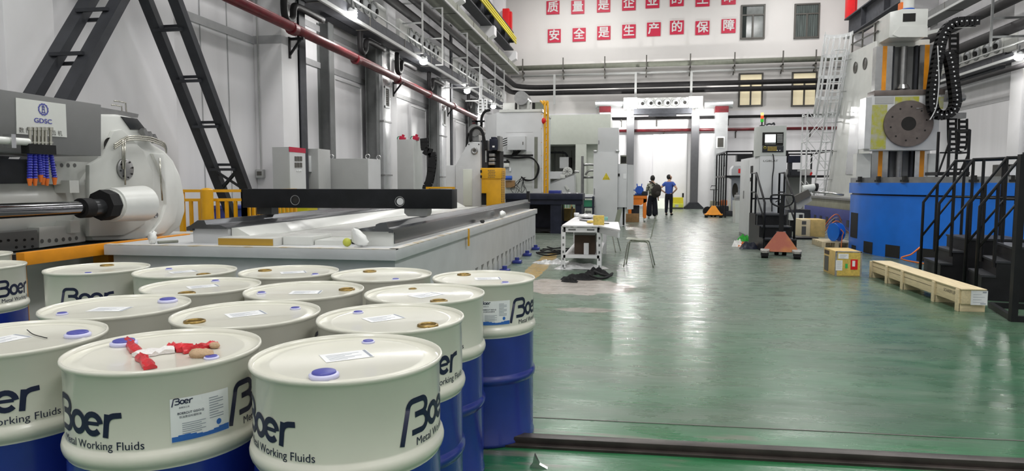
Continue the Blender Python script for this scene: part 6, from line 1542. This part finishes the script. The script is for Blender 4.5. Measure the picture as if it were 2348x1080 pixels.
q = P(1679, 437, Y=30.15); obj('round_port', B().lathe([(0, 0), (.26, 0), (.27, .02)], 20, Matrix.Translation((q.x+.12, 30.19, q.z)) @ ft @ Matrix.Diagonal((.45, 1.2, 1, 1)), cap=False), 'frame_dark', bd)
obj('dark_band', B().box(a.x, 30.3, a.z, c.x, 30.7, c.z), 'black_paint', t); obj('band_stand', B().box(a.x+.2, 30.4, m1.z-.02, c.x-.2, 30.6, a.z), 'cabinet_pale', t)
obj('red_sticker', fb(B(), 1693, 387, 1698, 397, 30.18, .02), 'red_bright', bd)
a = P(1803, 373, Y=30); c = P(1838, 357, Y=30)
t = thing('grinding_head', 'grey machine body with a dark display in the right part of the black frame', 'machine', ((a.x+c.x)/2+.3, 30.4, 0))
e0 = P(1800, 450, Y=30.2); e1 = P(1862, 388, Y=30.2)
obj('machine_body', B().box(e0.x, 30.2, 0, e1.x, 31.2, e1.z, .02), 'cabinet_grey', t); obj('display', B().box(a.x, 30.0, a.z, c.x, 30.12, c.z), 'navy_dark', t); obj('display_arm', B().box(a.x+.1, 30.02, e1.z-.3, a.x+.25, 30.1, a.z).box(a.x+.1, 30.02, e1.z-.3, a.x+.25, 30.25, e1.z-.2), 'gantry_grey', t)
a = P(1818, 405, Y=29.6); obj('small_case', B().box(a.x, 29.9, a.z+.0, a.x+.42, 30.18, a.z+.22).box(a.x+.06, 29.95, a.z+.22, a.x+.25, 30.1, a.z+.3), 'gantry_grey', t)
obj('red_handle', B().bar(P(1861, 395, Y=30.1), P(1858, 404, Y=30.1), .06), 'red_bright', t); obj('handle_arm', B().bar(P(1862, 398, Y=30.1), P(1855, 399, Y=30.3), .04), 'gantry_grey', t)
q = P(1640, 485, Y=28.6)
t = thing('gear_machine', 'dark low machine base with an orange casting under the black platform frame', 'machine base', (q.x+.5, 28.9, 0))
e0 = P(1620, 480, Y=29.4); e1 = P(1672, 480, Y=29.4)
obj('base_block', B().box(e0.x, 29.4, 0, e1.x+1.0, 30.1, .22, .02).box(e0.x+.2, 29.5, .22, e1.x, 30.0, .42, .03), 'gantry_grey', t)
obj('base_wheel', B().cyl((e0.x+.05, 29.35, .2), (e0.x+.05, 29.5, .2), .2, n=16).cyl((e0.x+.55, 29.35, .2), (e0.x+.55, 29.5, .2), .15, n=16), 'black_rubber', t)
obj('orange_casting', fb(B(), 1653, 459, 1668, 471, 29.5, .45, .03), 'nozzle_orange', t); obj('olive_casting', fb(B(), 1630, 460, 1641, 472, 29.5, .4, .03), 'olive_tint', t)
# scaffold
t = thing('scaffold', 'pale tubular scaffold frame behind the right machines', 'scaffold', (7.3, 26.4, 0))
x0 = P(1849, 350, Y=26).x; x1 = P(1906, 350, Y=26).x; zt = P(1849, 258, Y=26).z
for x_ in (x0, x1):
    for y_ in (26.0, 26.7): obj('upright', B().cyl((x_, y_, 0), (x_, y_, zt), .028, n=8), 'cabinet_light', t)
    for z in (.9, 1.9, 2.9, zt-.1): obj('ledger', B().cyl((x_, 26, z), (x_, 26.7, z), .02, n=8), 'cabinet_light', t)
for y_ in (26.0, 26.7):
    for z0 in (.4, 1.9, 2.9): obj('brace', B().cyl((x0, y_, z0), (x1, y_, z0+1.1), .014, n=6).cyl((x1, y_, z0), (x0, y_, z0+1.1), .014, n=6), 'cabinet_light', t)
obj('ledger', B().cyl((x0, 26, 2.9), (x1, 26, 2.9), .016, n=6), 'cabinet_light', t)
# ================================================================== big boring machine: column, head, saddle
XF = 6.9
fl = yz([(2006, 94), (1946, 123), (1893, 440), (2003, 440)], XF); yf = fl[0][0]; yb3 = fl[2][0]
fl = [(yf, fl[0][1]), fl[1], (yb3, .95), (yf, .95)]
t = thing('boring_machine', 'tall white boring machine column with a round faceplate above the blue base', 'machine', (7.7, yf+1, 0))
XR2 = 8.35
col_ = obj('column', B().prism(fl, 'YZ', XF, XR2, .03), 'cast_white', t)
ry_ = rotm('Y', -PI/2)
for x_, y_ in ((1962, 155), (1984, 146)): q = P(x_, y_, X=XF); obj('round_hole', B().lathe([(0, 0), (.17, 0), (.18, .015)], 20, Matrix.Translation((XF-.004, q.y, q.z)) @ ry_, cap=False), 'frame_dark', col_)
obj('side_panel', B().prism(yz([(1953, 245), (1975, 245), (1965, 400), (1940, 400)], XF-.01), 'YZ', XF-.03, XF), 'foil_duct', col_)
yg = yf-.25
def gx(x): return P(x, 150, Y=yg).x
for xa, xb_, m_ in ((2008, 2023, 'steel_bright'), (2023, 2033, 'orange_paint'), (2033, 2046, 'steel_bright'), (2108, 2119, 'steel_bright'), (2119, 2130, 'orange_paint'), (2130, 2142, 'steel_bright')):
    add_lbl(obj('guideway', B().box(gx(xa), yg, 1.5, gx(xb_), yf+.02, 5.25), m_, t), 'orange protected guideway strip' if m_ == 'orange_paint' else 'bright steel guideway')
obj('column_recess', B().box(gx(2046), yf-.05, 1.5, gx(2108), yf, 5.25), 'machine_grey', t)
obj('recess_rib', B().box(gx(2047), yg+.05, 1.5, gx(2052), yf-.05, 5.25).box(gx(2100), yg+.05, 1.5, gx(2106), yf-.05, 5.25), 'gantry_grey', t)
xs_ = gx(2073); b = B()
prof = []
for k in range(170): prof += [(.085, 1.5+k*.022), (.10, 1.511+k*.022)]
b.lathe(prof, 14, Matrix.Translation((xs_, yg+.06, 0))); obj('ball_screw', b, 'steel_mid', t)
obj('screw_seat', B().cyl((xs_, yg+.06, P(2073, 202, Y=yg).z-.02), (xs_, yg+.06, P(2073, 194, Y=yg).z), .2, .14, 16), 'steel_bright', t)
# head on top
yh = yf-.75
h0 = P(2040, 86, Y=yh); h1 = P(2127, 20, Y=yh); zb = h0.z; zt = h1.z
hd = obj('head_cover', B().prism([(h0.x-.02, zb), (h1.x+.02, zb), (h1.x+.02, zt), (h0.x+.3, zt+.02), (h0.x-.02, zt-.05)], 'XZ', yh, yf+.5, .012), 'cast_white', t)
obj('head_opening', fb(B(), 2070, 30, 2100, 50, yh-.006, .01), 'hole_dark', hd); obj('chamfer_panel', B().prism(xz([(2047, 80), (2064, 60), (2090, 60), (2127, 60), (2127, 85), (2060, 85)], yh-.02), 'XZ', yh-.025, yh), 'cast_white', hd)
q = P(2080, 12, Y=yh+.5)
obj('top_motor', B().cyl((q.x, yh+.5, zt), (q.x, yh+.5, zt+.12), .19, n=20), 'motor_blue', t); obj('motor_cover', B().cyl((q.x, yh+.5, zt+.12), (q.x, yh+.5, zt+.5), .17, n=20), 'cast_white', t); obj('motor_side', B().box(q.x-.2, yh+.4, zt, q.x-.12, yh+.6, zt+.3), 'nozzle_orange', t)
# saddle and faceplate
ysd = yf-.8
s0 = P(1994, 345, Y=ysd); s1 = P(2157, 220, Y=ysd); u0 = P(2004, 220, Y=ysd); u1 = P(2167, 204, Y=ysd)
sd = obj('saddle', B().box(s0.x, ysd, s0.z, s1.x, yg-.01, s1.z+.06, .015), 'cast_grey', t)
obj('saddle_top', B().box(u0.x, ysd-.02, u0.z, u1.x, yg-.01, u1.z, .01), 'faceplate', t)
def plate(x0, y0, x1, y1, m_, nm, dy=.012): obj(nm, fb(B(), x0, y0, x1, y1, ysd-dy, dy), m_, sd)
plate(1996, 240, 2035, 342, 'plate_yellowgreen', 'side_plate'); plate(2052, 221, 2108, 240, 'plate_yellowgreen', 'upper_plate', .014)
plate(2006, 222, 2050, 238, 'cabinet_grey', 'grey_plate'); plate(2130, 222, 2164, 250, 'plate_yellowgreen', 'corner_plate'); 
obj('side_film', B().box(s0.x-.14, ysd+.02, s0.z+.05, s0.x, yg-.05, s1.z), 'foil_duct', t)
q = P(2081, 284, Y=ysd); rf = (P(2138, 284, Y=ysd).x-P(2024, 284, Y=ysd).x)/2
fp = obj('faceplate_disc', B().cyl((q.x, ysd-.012, q.z), (q.x, ysd-.075, q.z), rf, n=56, bev=.008), 'faceplate', t)
obj('spindle_bore', B().lathe([(.19, .066), (.17, .0645), (0, .0645)], 28, Matrix.Translation((q.x, ysd-.013, q.z)) @ ft, cap=False), 'hole_dark', fp)
for k in range(10):
    a = k*2*PI/10+.2; obj('bolt_hole', B().cyl((q.x+.46*math.cos(a), ysd-.078, q.z+.46*math.sin(a)), (q.x+.46*math.cos(a), ysd-.07, q.z+.46*math.sin(a)), .026, n=10), 'hole_dark', fp)
b = B()
e0 = P(2098, 250, Y=ysd); b.box(e0.x, ysd-.09, e0.z, e0.x+.16, ysd-.075, e0.z+.02); 
obj('face_mark', b, 'steel_bright', fp)
# lower pads of the column
obj('column_foot', fbz(B(), 1965, 352, 1998, yf-.3, .3, 1.0), 'cast_white', t); obj('column_foot', fbz(B(), 2130, 352, 2156, yf-.3, .3, 1.0), 'cast_white', t)
obj('column_base', B().box(XF-.1, yf-.4, 0, XR2+.2, yf+2.4, .96, .02), 'cast_grey', t)
# arm and shelf to the right of the head
a0 = P(2128, 86, Y=yh+.1)
obj('chain_arm', B().bar((h1.x, yh+.2, zb+.1), P(2225, 52, Y=yh+.2), .09).box(P(2205, 57, Y=yh+.1).x, yh+.1, P(2205, 57, Y=yh+.1).z, P(2242, 43, Y=yh+.1).x, yh+.5, P(2242, 43, Y=yh+.1).z), 'cast_white', t)
obj('chain_shelf', fb(B(), 2150, 258, 2216, 272, ysd+.1, .5), 'steel_mid', t)
obj('saddle_motor', B().cyl(P(2167, 222, Y=ysd+.3), P(2206, 224, Y=ysd+.3), .14, n=16).cyl(P(2206, 224, Y=ysd+.3), P(2212, 224, Y=ysd+.3), .09, n=12), 'steel_mid', t)
YCH = ysd-.3
chain('cable_chain', 'thick black cable chain looping from the head down beside the round faceplate', [P(x, y, Y=YCH) for x, y in ((2236, 49), (2210, 50), (2185, 54), (2166, 72), (2156, 100), (2148, 140), (2141, 185), (2137, 220), (2139, 248), (2150, 262), (2166, 264), (2181, 256), (2189, 240), (2190, 222), (2186, 190), (2180, 150), (2172, 120))], .22, .23, (0, 1, 0), pitch=.125)
chain('cable_chain', 'straight black cable chain hanging behind the looped one', [P(2187, y, Y=YCH+.45) for y in (82, 120, 160, 206)], .2, .1, (1, 0, 0), dots=False, pitch=.14)
chain('cable_chain', 'short U-shaped black cable chain below the shelf right of the faceplate', [P(x, y, Y=ysd+.2) for x, y in ((2183, 272), (2183, 300), (2184, 325), (2188, 342), (2196, 347), (2204, 342), (2208, 325), (2208, 300), (2208, 272))], .2, .1, (1, 0, 0), dots=False, pitch=.14)
obj('white_cable', B().tube(smooth_pts([P(x, y, Y=YCH-.15) for x, y in ((2150, 105), (2152, 150), (2153, 190), (2148, 240), (2140, 262), (2132, 275))], 5), .014, 6), 'cabinet_light', t)
# access ladder with safety cage at the back of the column
XRt, XLt = 6.78, 6.42
t = thing('caged_ladder', 'white ladder with a round safety cage on the back slope of the boring machine column', 'ladder', (6.6, yb3+.4, .9))
rr = [P(1944, 112, X=XRt), P(1925, 242, X=XRt), P(1896, 424, X=XRt)]
for x_ in (XLt, XRt):
    obj('ladder_rail', B().tube([(x_, p.y+.12, p.z) for p in rr] + [(x_, rr[2].y+.2, .97)], .028, 8), 'cabinet_light', t)
nr = 15
for k in range(nr):
    f = k/(nr-1); z = rr[0].z+(1.2-rr[0].z)*f; y_ = rr[0].y+(rr[2].y-rr[0].y)*(rr[0].z-z)/(rr[0].z-rr[2].z)+.12
    obj('rung', B().cyl((XLt, y_, z), (XRt, y_, z), .016, n=6), 'cabinet_light', t)
    if k % 3 == 1: obj('stand_off', B().bar((XRt, y_, z), (XF+.05, y_-.3, z), .03), 'cabinet_grey', t)
hoops = []
xc = (XLt+XRt)/2-.1
for cx_, cy_ in ((1919, 84), (1910, 126), (1904, 172), (1895, 219), (1884, 262)):
    z = P(cx_, cy_, Y=rr[0].y+.5).z; y_ = rr[0].y+(rr[2].y-rr[0].y)*(rr[0].z-z)/(rr[0].z-rr[2].z)
    pts = [(xc+.40*math.cos(a), y_+.14+.55*(math.sin(a)), z) for a in [PI*i/14 for i in range(15)]]
    hoops.append((y_, z, pts)); hb = B()
    for p, q_ in zip(pts, pts[1:]): hb.bar(p, q_, .012, .06, up=(0, 0, 1)) if False else hb.bar(p, q_, .012, .11, up=(0, 0, 1))
    obj('cage_hoop', hb, 'paper', t)
for i in range(1, 14, 2):
    obj('cage_strap', B().tube([h[2][i] for h in hoops], .032, 6), 'paper', t)
fm = mat('clear_film', (.8, .82, .8), .12, alpha=.32, var=.02)
for ha, hb_ in ((0, 1), (3, 4)):
    b = B(); A = [b.bm.verts.new((p[0], p[1]+.01, p[2])) for p in hoops[ha][2]]; Z_ = [b.bm.verts.new((p[0], p[1]+.01, p[2])) for p in hoops[hb_][2]]
    for i in range(14): b.bm.faces.new((A[i], A[i+1], Z_[i+1], Z_[i]))
    add_lbl(obj('cage_film', b, 'clear_film', t), 'clear plastic film wrapped on the cage')
# top guard rail
t = thing('guard_rail', 'dark guard rail on the sloping top of the boring machine column', 'rail', (7.2, yf+.6, fl[1][1]))
p0, p1 = fl[1], fl[0]
for f in (.05, .45, .9):
    y_ = p0[0]+(p1[0]-p0[0])*f; z = p0[1]+(p1[1]-p0[1])*f; obj('post', B().box(XF+.05, y_-.02, z-.02, XF+.09, y_+.02, z+.55), 'frame_dark', t)
for h in (.28, .55): obj('rail', B().bar((XF+.07, p0[0], p0[1]+h), (XF+.07, p1[0], p1[1]+h), .035), 'frame_dark', t)
# ================================================================== blue base
out = [(4.67, 15.35), (4.64, 14.6), (4.74, 13.8), (5.0, 13.1), (5.42, 12.55), (6.0, 12.2), (7.0, 12.05), (10.7, 12.05), (10.7, 17.6), (5.75, 17.6)]
def inset(k): return [(x+(.0 if x > 10 else k), y+(k*.8 if y < 15 else 0)) for x, y in out]
t = thing('blue_machine_bed', 'large bright blue machine base with square openings on the right side', 'machine base', (7.6, 14.5, 0))
obj('base_body', B().prism(inset(.03), 'XY', 0, 1.16, 0), 'blue_machine', t); obj('base_groove', B().prism(inset(.06), 'XY', 1.16, 1.19), 'navy_dark', t)
obj('upper_band', B().prism(out, 'XY', 1.19, 1.405), 'blue_machine', t); pl_ = obj('top_plate', B().prism(inset(.02), 'XY', 1.405, 1.51), 'steel_mid', t)
for x_ in (1973, 2016, 2076, 2235, 2322):
    best = min(((P(x_, 402, Y=yy) - Vector((0, 0, 0))) for yy in [12.05+.05*i for i in range(70)]), key=lambda p: min((Vector((p.x, p.y))-Vector(o)).length for o in sum([[(a[0]+(b_[0]-a[0])*f/20, a[1]+(b_[1]-a[1])*f/20) for f in range(21)] for a, b_ in zip(out[:7], out[1:8])], [])))
    obj('clamp_bolt', B().box(best.x-.05, best.y-.04, 1.42, best.x+.05, best.y+.1, 1.46).box(best.x-.025, best.y-.03, 1.46, best.x+.025, best.y+.08, 1.53), 'hole_dark', pl_)
def opening(f0, seg, z0, z1, w_):
    a, b_ = Vector(inset(.03)[seg]), Vector(inset(.03)[seg+1]); d = (b_-a); L_ = d.length; d /= L_; n_ = Vector((d.y, -d.x)); c = a+d*L_*f0
    if n_.dot(c-Vector((7.6, 14.8))) < 0: n_ = -n_
    p = [c-d*w_/2+n_*.006, c+d*w_/2+n_*.006, c+d*w_/2-n_*.05, c-d*w_/2-n_*.05]
    obj('base_opening', B().prism([(v.x, v.y) for v in p], 'XY', z0, z1), 'hole_dark', t)  # flat black slab stands in for the shade inside an opening
opening(.5, 0, .26, .78, .5); opening(.55, 0, .01, .10, .3)
for sg in (1, 2, 3, 4): opening(.5, sg, .01, .24, .36)
for k in range(5): opening(.12+k*.2, 6, .01, .24, .42)
# steel-wood crate and boxes
t = thing('wooden_crate', 'small wooden crate with paper labels in front of the blue base', 'crate', (3.28, 11.0, 0))
q0 = P(1915, 633, Z=0); q1 = P(1971, 633, Z=0); cx0, cx1, cy0 = q0.x, q1.x, q0.y; cy1 = cy0+.62; zt = .375
cb = obj('crate_box', B().box(cx0, cy0, 0, cx1, cy1, zt, .003), 'carton', t)
obj('front_panel', B().box(cx0+.012, cy0-.004, .012, cx1-.012, cy0, zt-.012), 'carton_grid', cb)
obj('corner_strip', B().box(cx0-.004, cy0-.006, 0, cx0+.02, cy0+.02, zt).box(cx1-.02, cy0-.006, 0, cx1+.004, cy0+.02, zt).box(cx0, cy0-.006, zt-.014, cx1, cy0+.02, zt+.003), 'worn_grey', t)
def sticker(x0, y0, x1, y1, m_, nm, lab, dy=.0):
    a = P(x0, y1, Y=cy0-.006-dy); c = P(x1, y0, Y=cy0-.006-dy); return add_lbl(obj(nm, B().box(a.x, cy0-.008-dy, a.z, c.x, cy0-.004, c.z), m_, cb), lab)
sticker(1922, 582, 1946, 593, 'paper', 'paper_label', 'wide white paper label'); sticker(1916, 597, 1932, 620, 'paper', 'paper_label', 'tall white paper label'); sticker(1950, 595, 1967, 618, 'red_bright', 'red_label', 'red label'); sticker(1954, 598, 1961, 611, 'paper', 'red_label_sheet', 'white sheet on the red label', .003)
sticker(1938, 605, 1944, 615, 'green_small', 'green_label', 'green mark')
b = B()
for k in range(5): q = P(1923, 600+k*3.6, Y=cy0); b.box(q.x-.03, cy0-.0095, q.z-.002, q.x+.03+.01*(k % 2), cy0-.0085, q.z+.002)
for k in range(3): q = P(1934, 585+k*3, Y=cy0); b.box(q.x-.05, cy0-.0095, q.z-.002, q.x+.05-.02*k, cy0-.0085, q.z+.002)
obj('label_print', b, 'print_grey', cb)
obj('stencil_patch', B().box(cx0-.004, cy0+.36, .03, cx0, cy0+.57, .26), 'frame_dark', cb); obj('stencil_patch', B().box(cx0-.004, cy0+.34, .29, cx0, cy0+.58, .35), 'carton_dark', cb)
t = thing('long_crate', 'long low pale wooden crate lying along the foot of the black stairs', 'crate', (3.72, 9.3, 0))
LX0, LX1, LY0, LY1, LZ0, LZ1 = 3.60, 3.83, 7.93, 10.62, .087, .255
lc = obj('crate_box', B().box(LX0, LY0, LZ0, LX1, LY1, LZ1-.012, .003), 'wood_cross', t); obj('lid', B().box(LX0-.012, LY0-.012, LZ1-.012, LX1+.012, LY1, LZ1, .002), 'wood_cross', t)
for x_, y_ in ((2200, 714), (2129, 692), (2061, 664), (2020, 650), (1984, 636)):
    yy = P(x_, y_, Z=0).y; 
    sk = obj('skid', B().box(LX0-.01, yy, 0, LX1+.02, yy+.08, LZ0, .002), 'wood_crate', t); obj('batten', B().box(LX0-.022, yy, .0, LX0, yy+.07, LZ1-.012, .002), 'wood_crate', t)
obj('board_gap', B().box(LX0-.002, LY0+.6, .17, LX0+.001, LY1, .174), 'carton_dark', lc)
a = P(2225, 699, Y=LY0); c = P(2265, 667, Y=LY0)
es = obj('end_label', B().box(a.x, LY0-.005, a.z, c.x, LY0-.001, c.z), 'paper', lc)
b = B()
for k in range(4): b.box(a.x+.02, LY0-.0065, a.z+.03+k*.028, c.x-.03-.03*(k % 2), LY0-.0055, a.z+.033+k*.028)
b.box(c.x-.07, LY0-.0065, a.z+.012, c.x-.015, LY0-.0055, a.z+.02).box(c.x-.05, LY0-.0065, c.z-.025, c.x-.012, LY0-.0055, c.z-.01)
obj('label_print', b, 'print_grey', es)
q = P(2178, 668, X=LX0); obj('crate_lettering', text_b('SCHAEFFLER', .052).xf(Matrix.Translation((LX0-.003, q.y, q.z)) @ FACE_NX), 'frame_dark', lc)
# black stairs by the blue base
def stair_unit(label, loc, rz, L_plat, wd, base=None):
    t_ = thing('access_stairs', label, 'stairs', loc, rz)
    tr_, rs = .14, .175; x = 0
    pts = [(0, 0), (0, .305)]
    for k in range(3):
        z = .305+rs*k; x1 = x+(tr_ if k < 2 else L_plat)
        obj('tread', B().box(x-.012, -.01, z-.025, x1, wd+.01, z), 'gantry_grey', t_, local=True)
        pts += [(x, z-.026), (x1, z-.026)]; x = x1
    pts = [(0, 0)] + pts[2:] + [(x, 0)]
    obj('step_body', B().prism(pts, 'XZ', 0, wd), 'black_paint', t_, local=True)
    for y_ in (0.02, wd-.02):
        lo = (-.05, y_, 1.12); hi = (.33, y_, 1.72); e = (2*tr_+L_plat, y_, 1.74)
        obj('handrail', B().tube([(-.05, y_, .0), lo, hi, e], .02, 8), 'black_paint', t_, local=True)
        obj('mid_rail', B().tube([(-.05, y_, .62), (.33, y_, 1.2), (e[0], y_, 1.2)], .016, 8), 'black_paint', t_, local=True)
        for xp, z0, zt_ in ((.12, .4, 1.38), (.33, .655, 1.72), (.45, .655, 1.72), (e[0]-.05, .655, 1.74)): obj('rail_post', B().cyl((xp, y_, z0), (xp, y_, zt_), .02, n=8), 'black_paint', t_, local=True)
    return t_
A_ = P(2126, 603, Z=.305)
stair_unit('black steel stairs with handrails standing against the blue base behind the long crate', (A_.x+.17, A_.y-.0, 0), -.12, .70, .75)
B_ = P(2232, 630, Z=.305)
u = stair_unit('black steel stairs at the right edge beside the labelled end of the long crate', (B_.x+.09, B_.y, 0), -.25, 1.6, .7)
c0, c1 = P(2322, 737, Z=0), P(2271, 705, Z=0)
obj('base_frame', B().bar((c0.x, c0.y, .03), (c1.x, c1.y, .03), .05, .06).bar((c0.x, c0.y, .03), (c0.x+2.0, c0.y-.35, .03), .05, .06).bar((c1.x, c1.y, .03), (c1.x+2, c1.y-.35, .03), .05, .06), 'black_paint', u)
q = P(2330, 354, Y=c0.y)
obj('corner_post', B().box(c0.x-.03, c0.y-.03, 0, c0.x+.03, c0.y+.03, q.z), 'black_paint', u)
obj('handrail', B().tube([(c0.x, c0.y, q.z), (c0.x+2.0, c0.y-.35, q.z)], .022, 8).tube([(c0.x, c0.y, 1.15), (c0.x+2, c0.y-.35, 1.15)], .018, 8), 'black_paint', u)
a = P(2306, 690, Z=.0)
tag(obj('wood_block', B().box(4.45, 7.95, 0.0, 4.75, 8.05, .09), 'wood_crate'), 'small wooden block on the floor inside the black stair base frame', 'block')
# hose reel on pallet, boxes, far blue-purple machine base
q = P(1884, 567, Z=0)
t = thing('wooden_pallet', 'wooden pallet under the blue reel by the corner of the blue base', 'pallet', (q.x+.3, q.y+.4, 0))
for k in range(5): obj('top_board', B().box(q.x, q.y+.17*k, .10, q.x+.62, q.y+.17*k+.12, .125), 'wood_crate', t)
for k in range(3): obj('bearer', B().box(q.x+.27*k, q.y, 0, q.x+.27*k+.08, q.y+.8, .10), 'wood_cross', t)
e = P(1924, 540, Y=q.y+.12)
t = thing('cable_reel', 'blue cable reel standing on a pallet beside the blue base', 'reel', (e.x-.06, q.y+.12, .127))
rx = rotm('Z', .35) @ rotm('Y', PI/2)
for s_ in (-1, 1): obj('reel_flange', B().cyl((0, 0, s_*.07-.01), (0, 0, s_*.07+.01), .2, n=28).xf(Matrix.Translation((e.x-.06, q.y+.12, .33)) @ rx), 'blue_machine', t)
obj('reel_core', B().cyl((0, 0, -.06), (0, 0, .06), .1, n=20).xf(Matrix.Translation((e.x-.06, q.y+.12, .33)) @ rx), 'motor_blue', t)
def hose(label, pts, r, m_='pipe_red', nm='orange_hose'): return tag(obj(nm, B().tube(smooth_pts(pts, 6), r, 7), m_), label, 'hose')
hose('thin orange hose hanging from the blue cable reel', [P(1928, 526, Y=q.y+.05), P(1934, 534, Y=q.y-.02), (P(1931, 549, Y=q.y-.1).x, q.y-.1, .25), (P(1929, 562, Y=q.y-.2).x, q.y-.2, .012)], .010, 'nozzle_orange')
hose('orange hose arching over the floor in front of the blue base openings', [(5.0, 11.6, .012), (5.15, 11.7, .03), P(2070, 595, Y=11.8), P(2090, 583, Y=11.8), P(2106, 570, Y=11.8), P(2112, 565, Y=11.9)], .012, 'nozzle_orange')
q = P(1860, 543, Z=0)
t = thing('wooden_crate', 'wooden crate with dark stencil patches beside the far purple-blue machine base', 'crate', (q.x+.15, q.y+.3, 0))
cb = obj('crate_box', B().box(q.x-.02, q.y, 0.0, q.x+.34, q.y+.7, .45, .004), 'carton', t)
obj('left_face', B().box(q.x-.26, q.y+.02, .0, q.x-.02, q.y+.66, .45, .004), 'wood_crate', t)
obj('stencil_patch', B().box(q.x-.235, q.y+.012, .05, q.x-.13, q.y+.02, .27), 'frame_dark', t); obj('stencil_patch', B().box(q.x-.235, q.y+.012, .32, q.x-.13, q.y+.02, .41), 'frame_dark', t)
for k in range(4):
    hose('loose orange hose on the floor beside the far wooden crate', [(q.x+.36, q.y+.2+.1*k, .03+.02*k), (q.x+.55, q.y+.3, .22+.09*k), (q.x+.8, q.y+.5, .3+.08*k), (q.x+1.2, q.y+.7+.2*k, .02)], .011, 'nozzle_orange' if k % 2 else 'worn_grey')['group'] = 'loose hoses by the far crate'
ob = out
t = thing('blue_machine_bed', 'dark purple-blue machine bed under the white boring machine column', 'machine base', (6.6, 22.5, 0))
YP0, YP1 = 19.9, 25.2
obj('bed_body', B().box(6.2, YP0, 0, XF-.12, YP1, .62, .01), 'blue_purple', t); obj('bed_upper', B().box(6.22, YP0+.1, .62, XF-.11, YP1, .9, .01), 'olive_tint', t)
for k in range(7): obj('bed_pocket', B().box(6.194, YP0+.35+k*.68, .14, 6.2, YP0+.60+k*.68, .34), 'navy_dark', t)
obj('bed_slide', B().box(6.15, YP0-.1, .9, XF-.12, YP1+.1, .96), 'steel_mid', t)
# chip chute between the cabinet and the purple bed
q = P(1835, 500, Y=20.5)
t = thing('chip_chute', 'dark slanted chip chute with a grey motor left of the purple-blue machine bed', 'conveyor', (q.x, 20.8, 0))
obj('chute_body', B().prism(xz([(1826, 464), (1858, 446), (1862, 460), (1830, 480)], 20.5), 'XZ', 20.5, 21.1), 'cabinet_grey', t); obj('chute_lip', B().bar(P(1822, 458, Y=20.45), P(1856, 441, Y=20.45), .1, .2), 'frame_dark', t)
obj('chute_motor', B().cyl(P(1840, 434, Y=20.7), P(1868, 430, Y=20.7), .11, n=16), 'cabinet_pale', t); obj('motor_cap', B().cyl(P(1868, 430, Y=20.7), P(1874, 431, Y=20.7), .13, n=16), 'black_rubber', t)
e0, e1 = P(1806, 500, Y=20.6).x, P(1858, 500, Y=20.6).x
obj('chute_stand', B().box(e0, 20.6, 0, e1, 21.4, .62, .01), 'gantry_grey', t); obj('white_unit', fb(B(), 1813, 489, 1844, 505, 20.3, .29), 'cabinet_pale', t); obj('unit_window', fb(B(), 1832, 492, 1841, 502, 20.29, .012), 'gantry_grey', t)
obj('unit_stand', B().box(P(1813, 505, Y=20.3).x, 20.35, 0, P(1844, 505, Y=20.3).x, 20.58, P(1813, 505, Y=20.3).z), 'black_paint', t)
obj('chute_rail', B().tube([P(1862, 440, Y=20.6), P(1900, 442, Y=20.4), P(1935, 447, Y=20.2)], .03, 8), 'steel_bright', t)
# dark skid under the far crate
q = P(1830, 549, Z=0)
tag(obj('steel_skid', B().box(q.x-.1, q.y, 0, q.x+.48, q.y+.5, .05, .008), 'black_paint'), 'low black steel skid on the floor left of the far wooden crate', 'skid')
# black service platform right of the column
a = P(2173, 400, Y=17.9); c = P(2218, 400, Y=17.9)
t = thing('service_platform', 'black tube service platform behind the blue base right of the column', 'platform', ((a.x+c.x)/2, 18.2, 0))
zt = P(2190, 298, Y=17.9).z; zm = P(2190, 350, Y=17.9).z
for x_ in (a.x, c.x):
    for y_ in (17.9, 18.5): obj('post', B().box(x_-.025, y_-.025, 0, x_+.025, y_+.025, zt), 'black_paint', t)
for z in (zt, zm, P(2190, 388, Y=17.9).z): obj('rail', B().bar((a.x-.2 if z == zm else a.x, 17.9, z), (c.x, 17.9, z), .035), 'black_paint', t); obj('rail', B().bar((c.x, 17.9, z), (c.x, 18.5, z), .035), 'black_paint', t)
obj('deck', B().box(a.x-.25, 17.85, a.z-.02, c.x+.03, 18.55, a.z+.06), 'black_paint', t); obj('brace', B().bar((a.x-.22, 17.9, a.z), (a.x, 17.9, zm+.25), .035).bar((a.x+.25, 17.9, a.z), (a.x+.45, 17.9, zm), .035), 'black_paint', t)
# added white box standing for a bright panel behind the stair rails
a = P(2308, 401, Y=20.5); c = P(2370, 378, Y=20.5)
t = thing('bright_panel', 'bright white panel with a dark frame seen through the stair rails at the right edge', 'case', ((a.x+c.x)/2, 20.9, 0))
obj('panel_box', B().box(a.x+.05, 20.5, 0, c.x, 21.2, c.z-.02, .01), 'paper', t); obj('panel_frame', B().box(a.x-.02, 20.45, 0, a.x+.05, 21.2, c.z).box(a.x-.02, 20.45, c.z-.03, c.x, 21.2, c.z+.02), 'frame_dark', t)
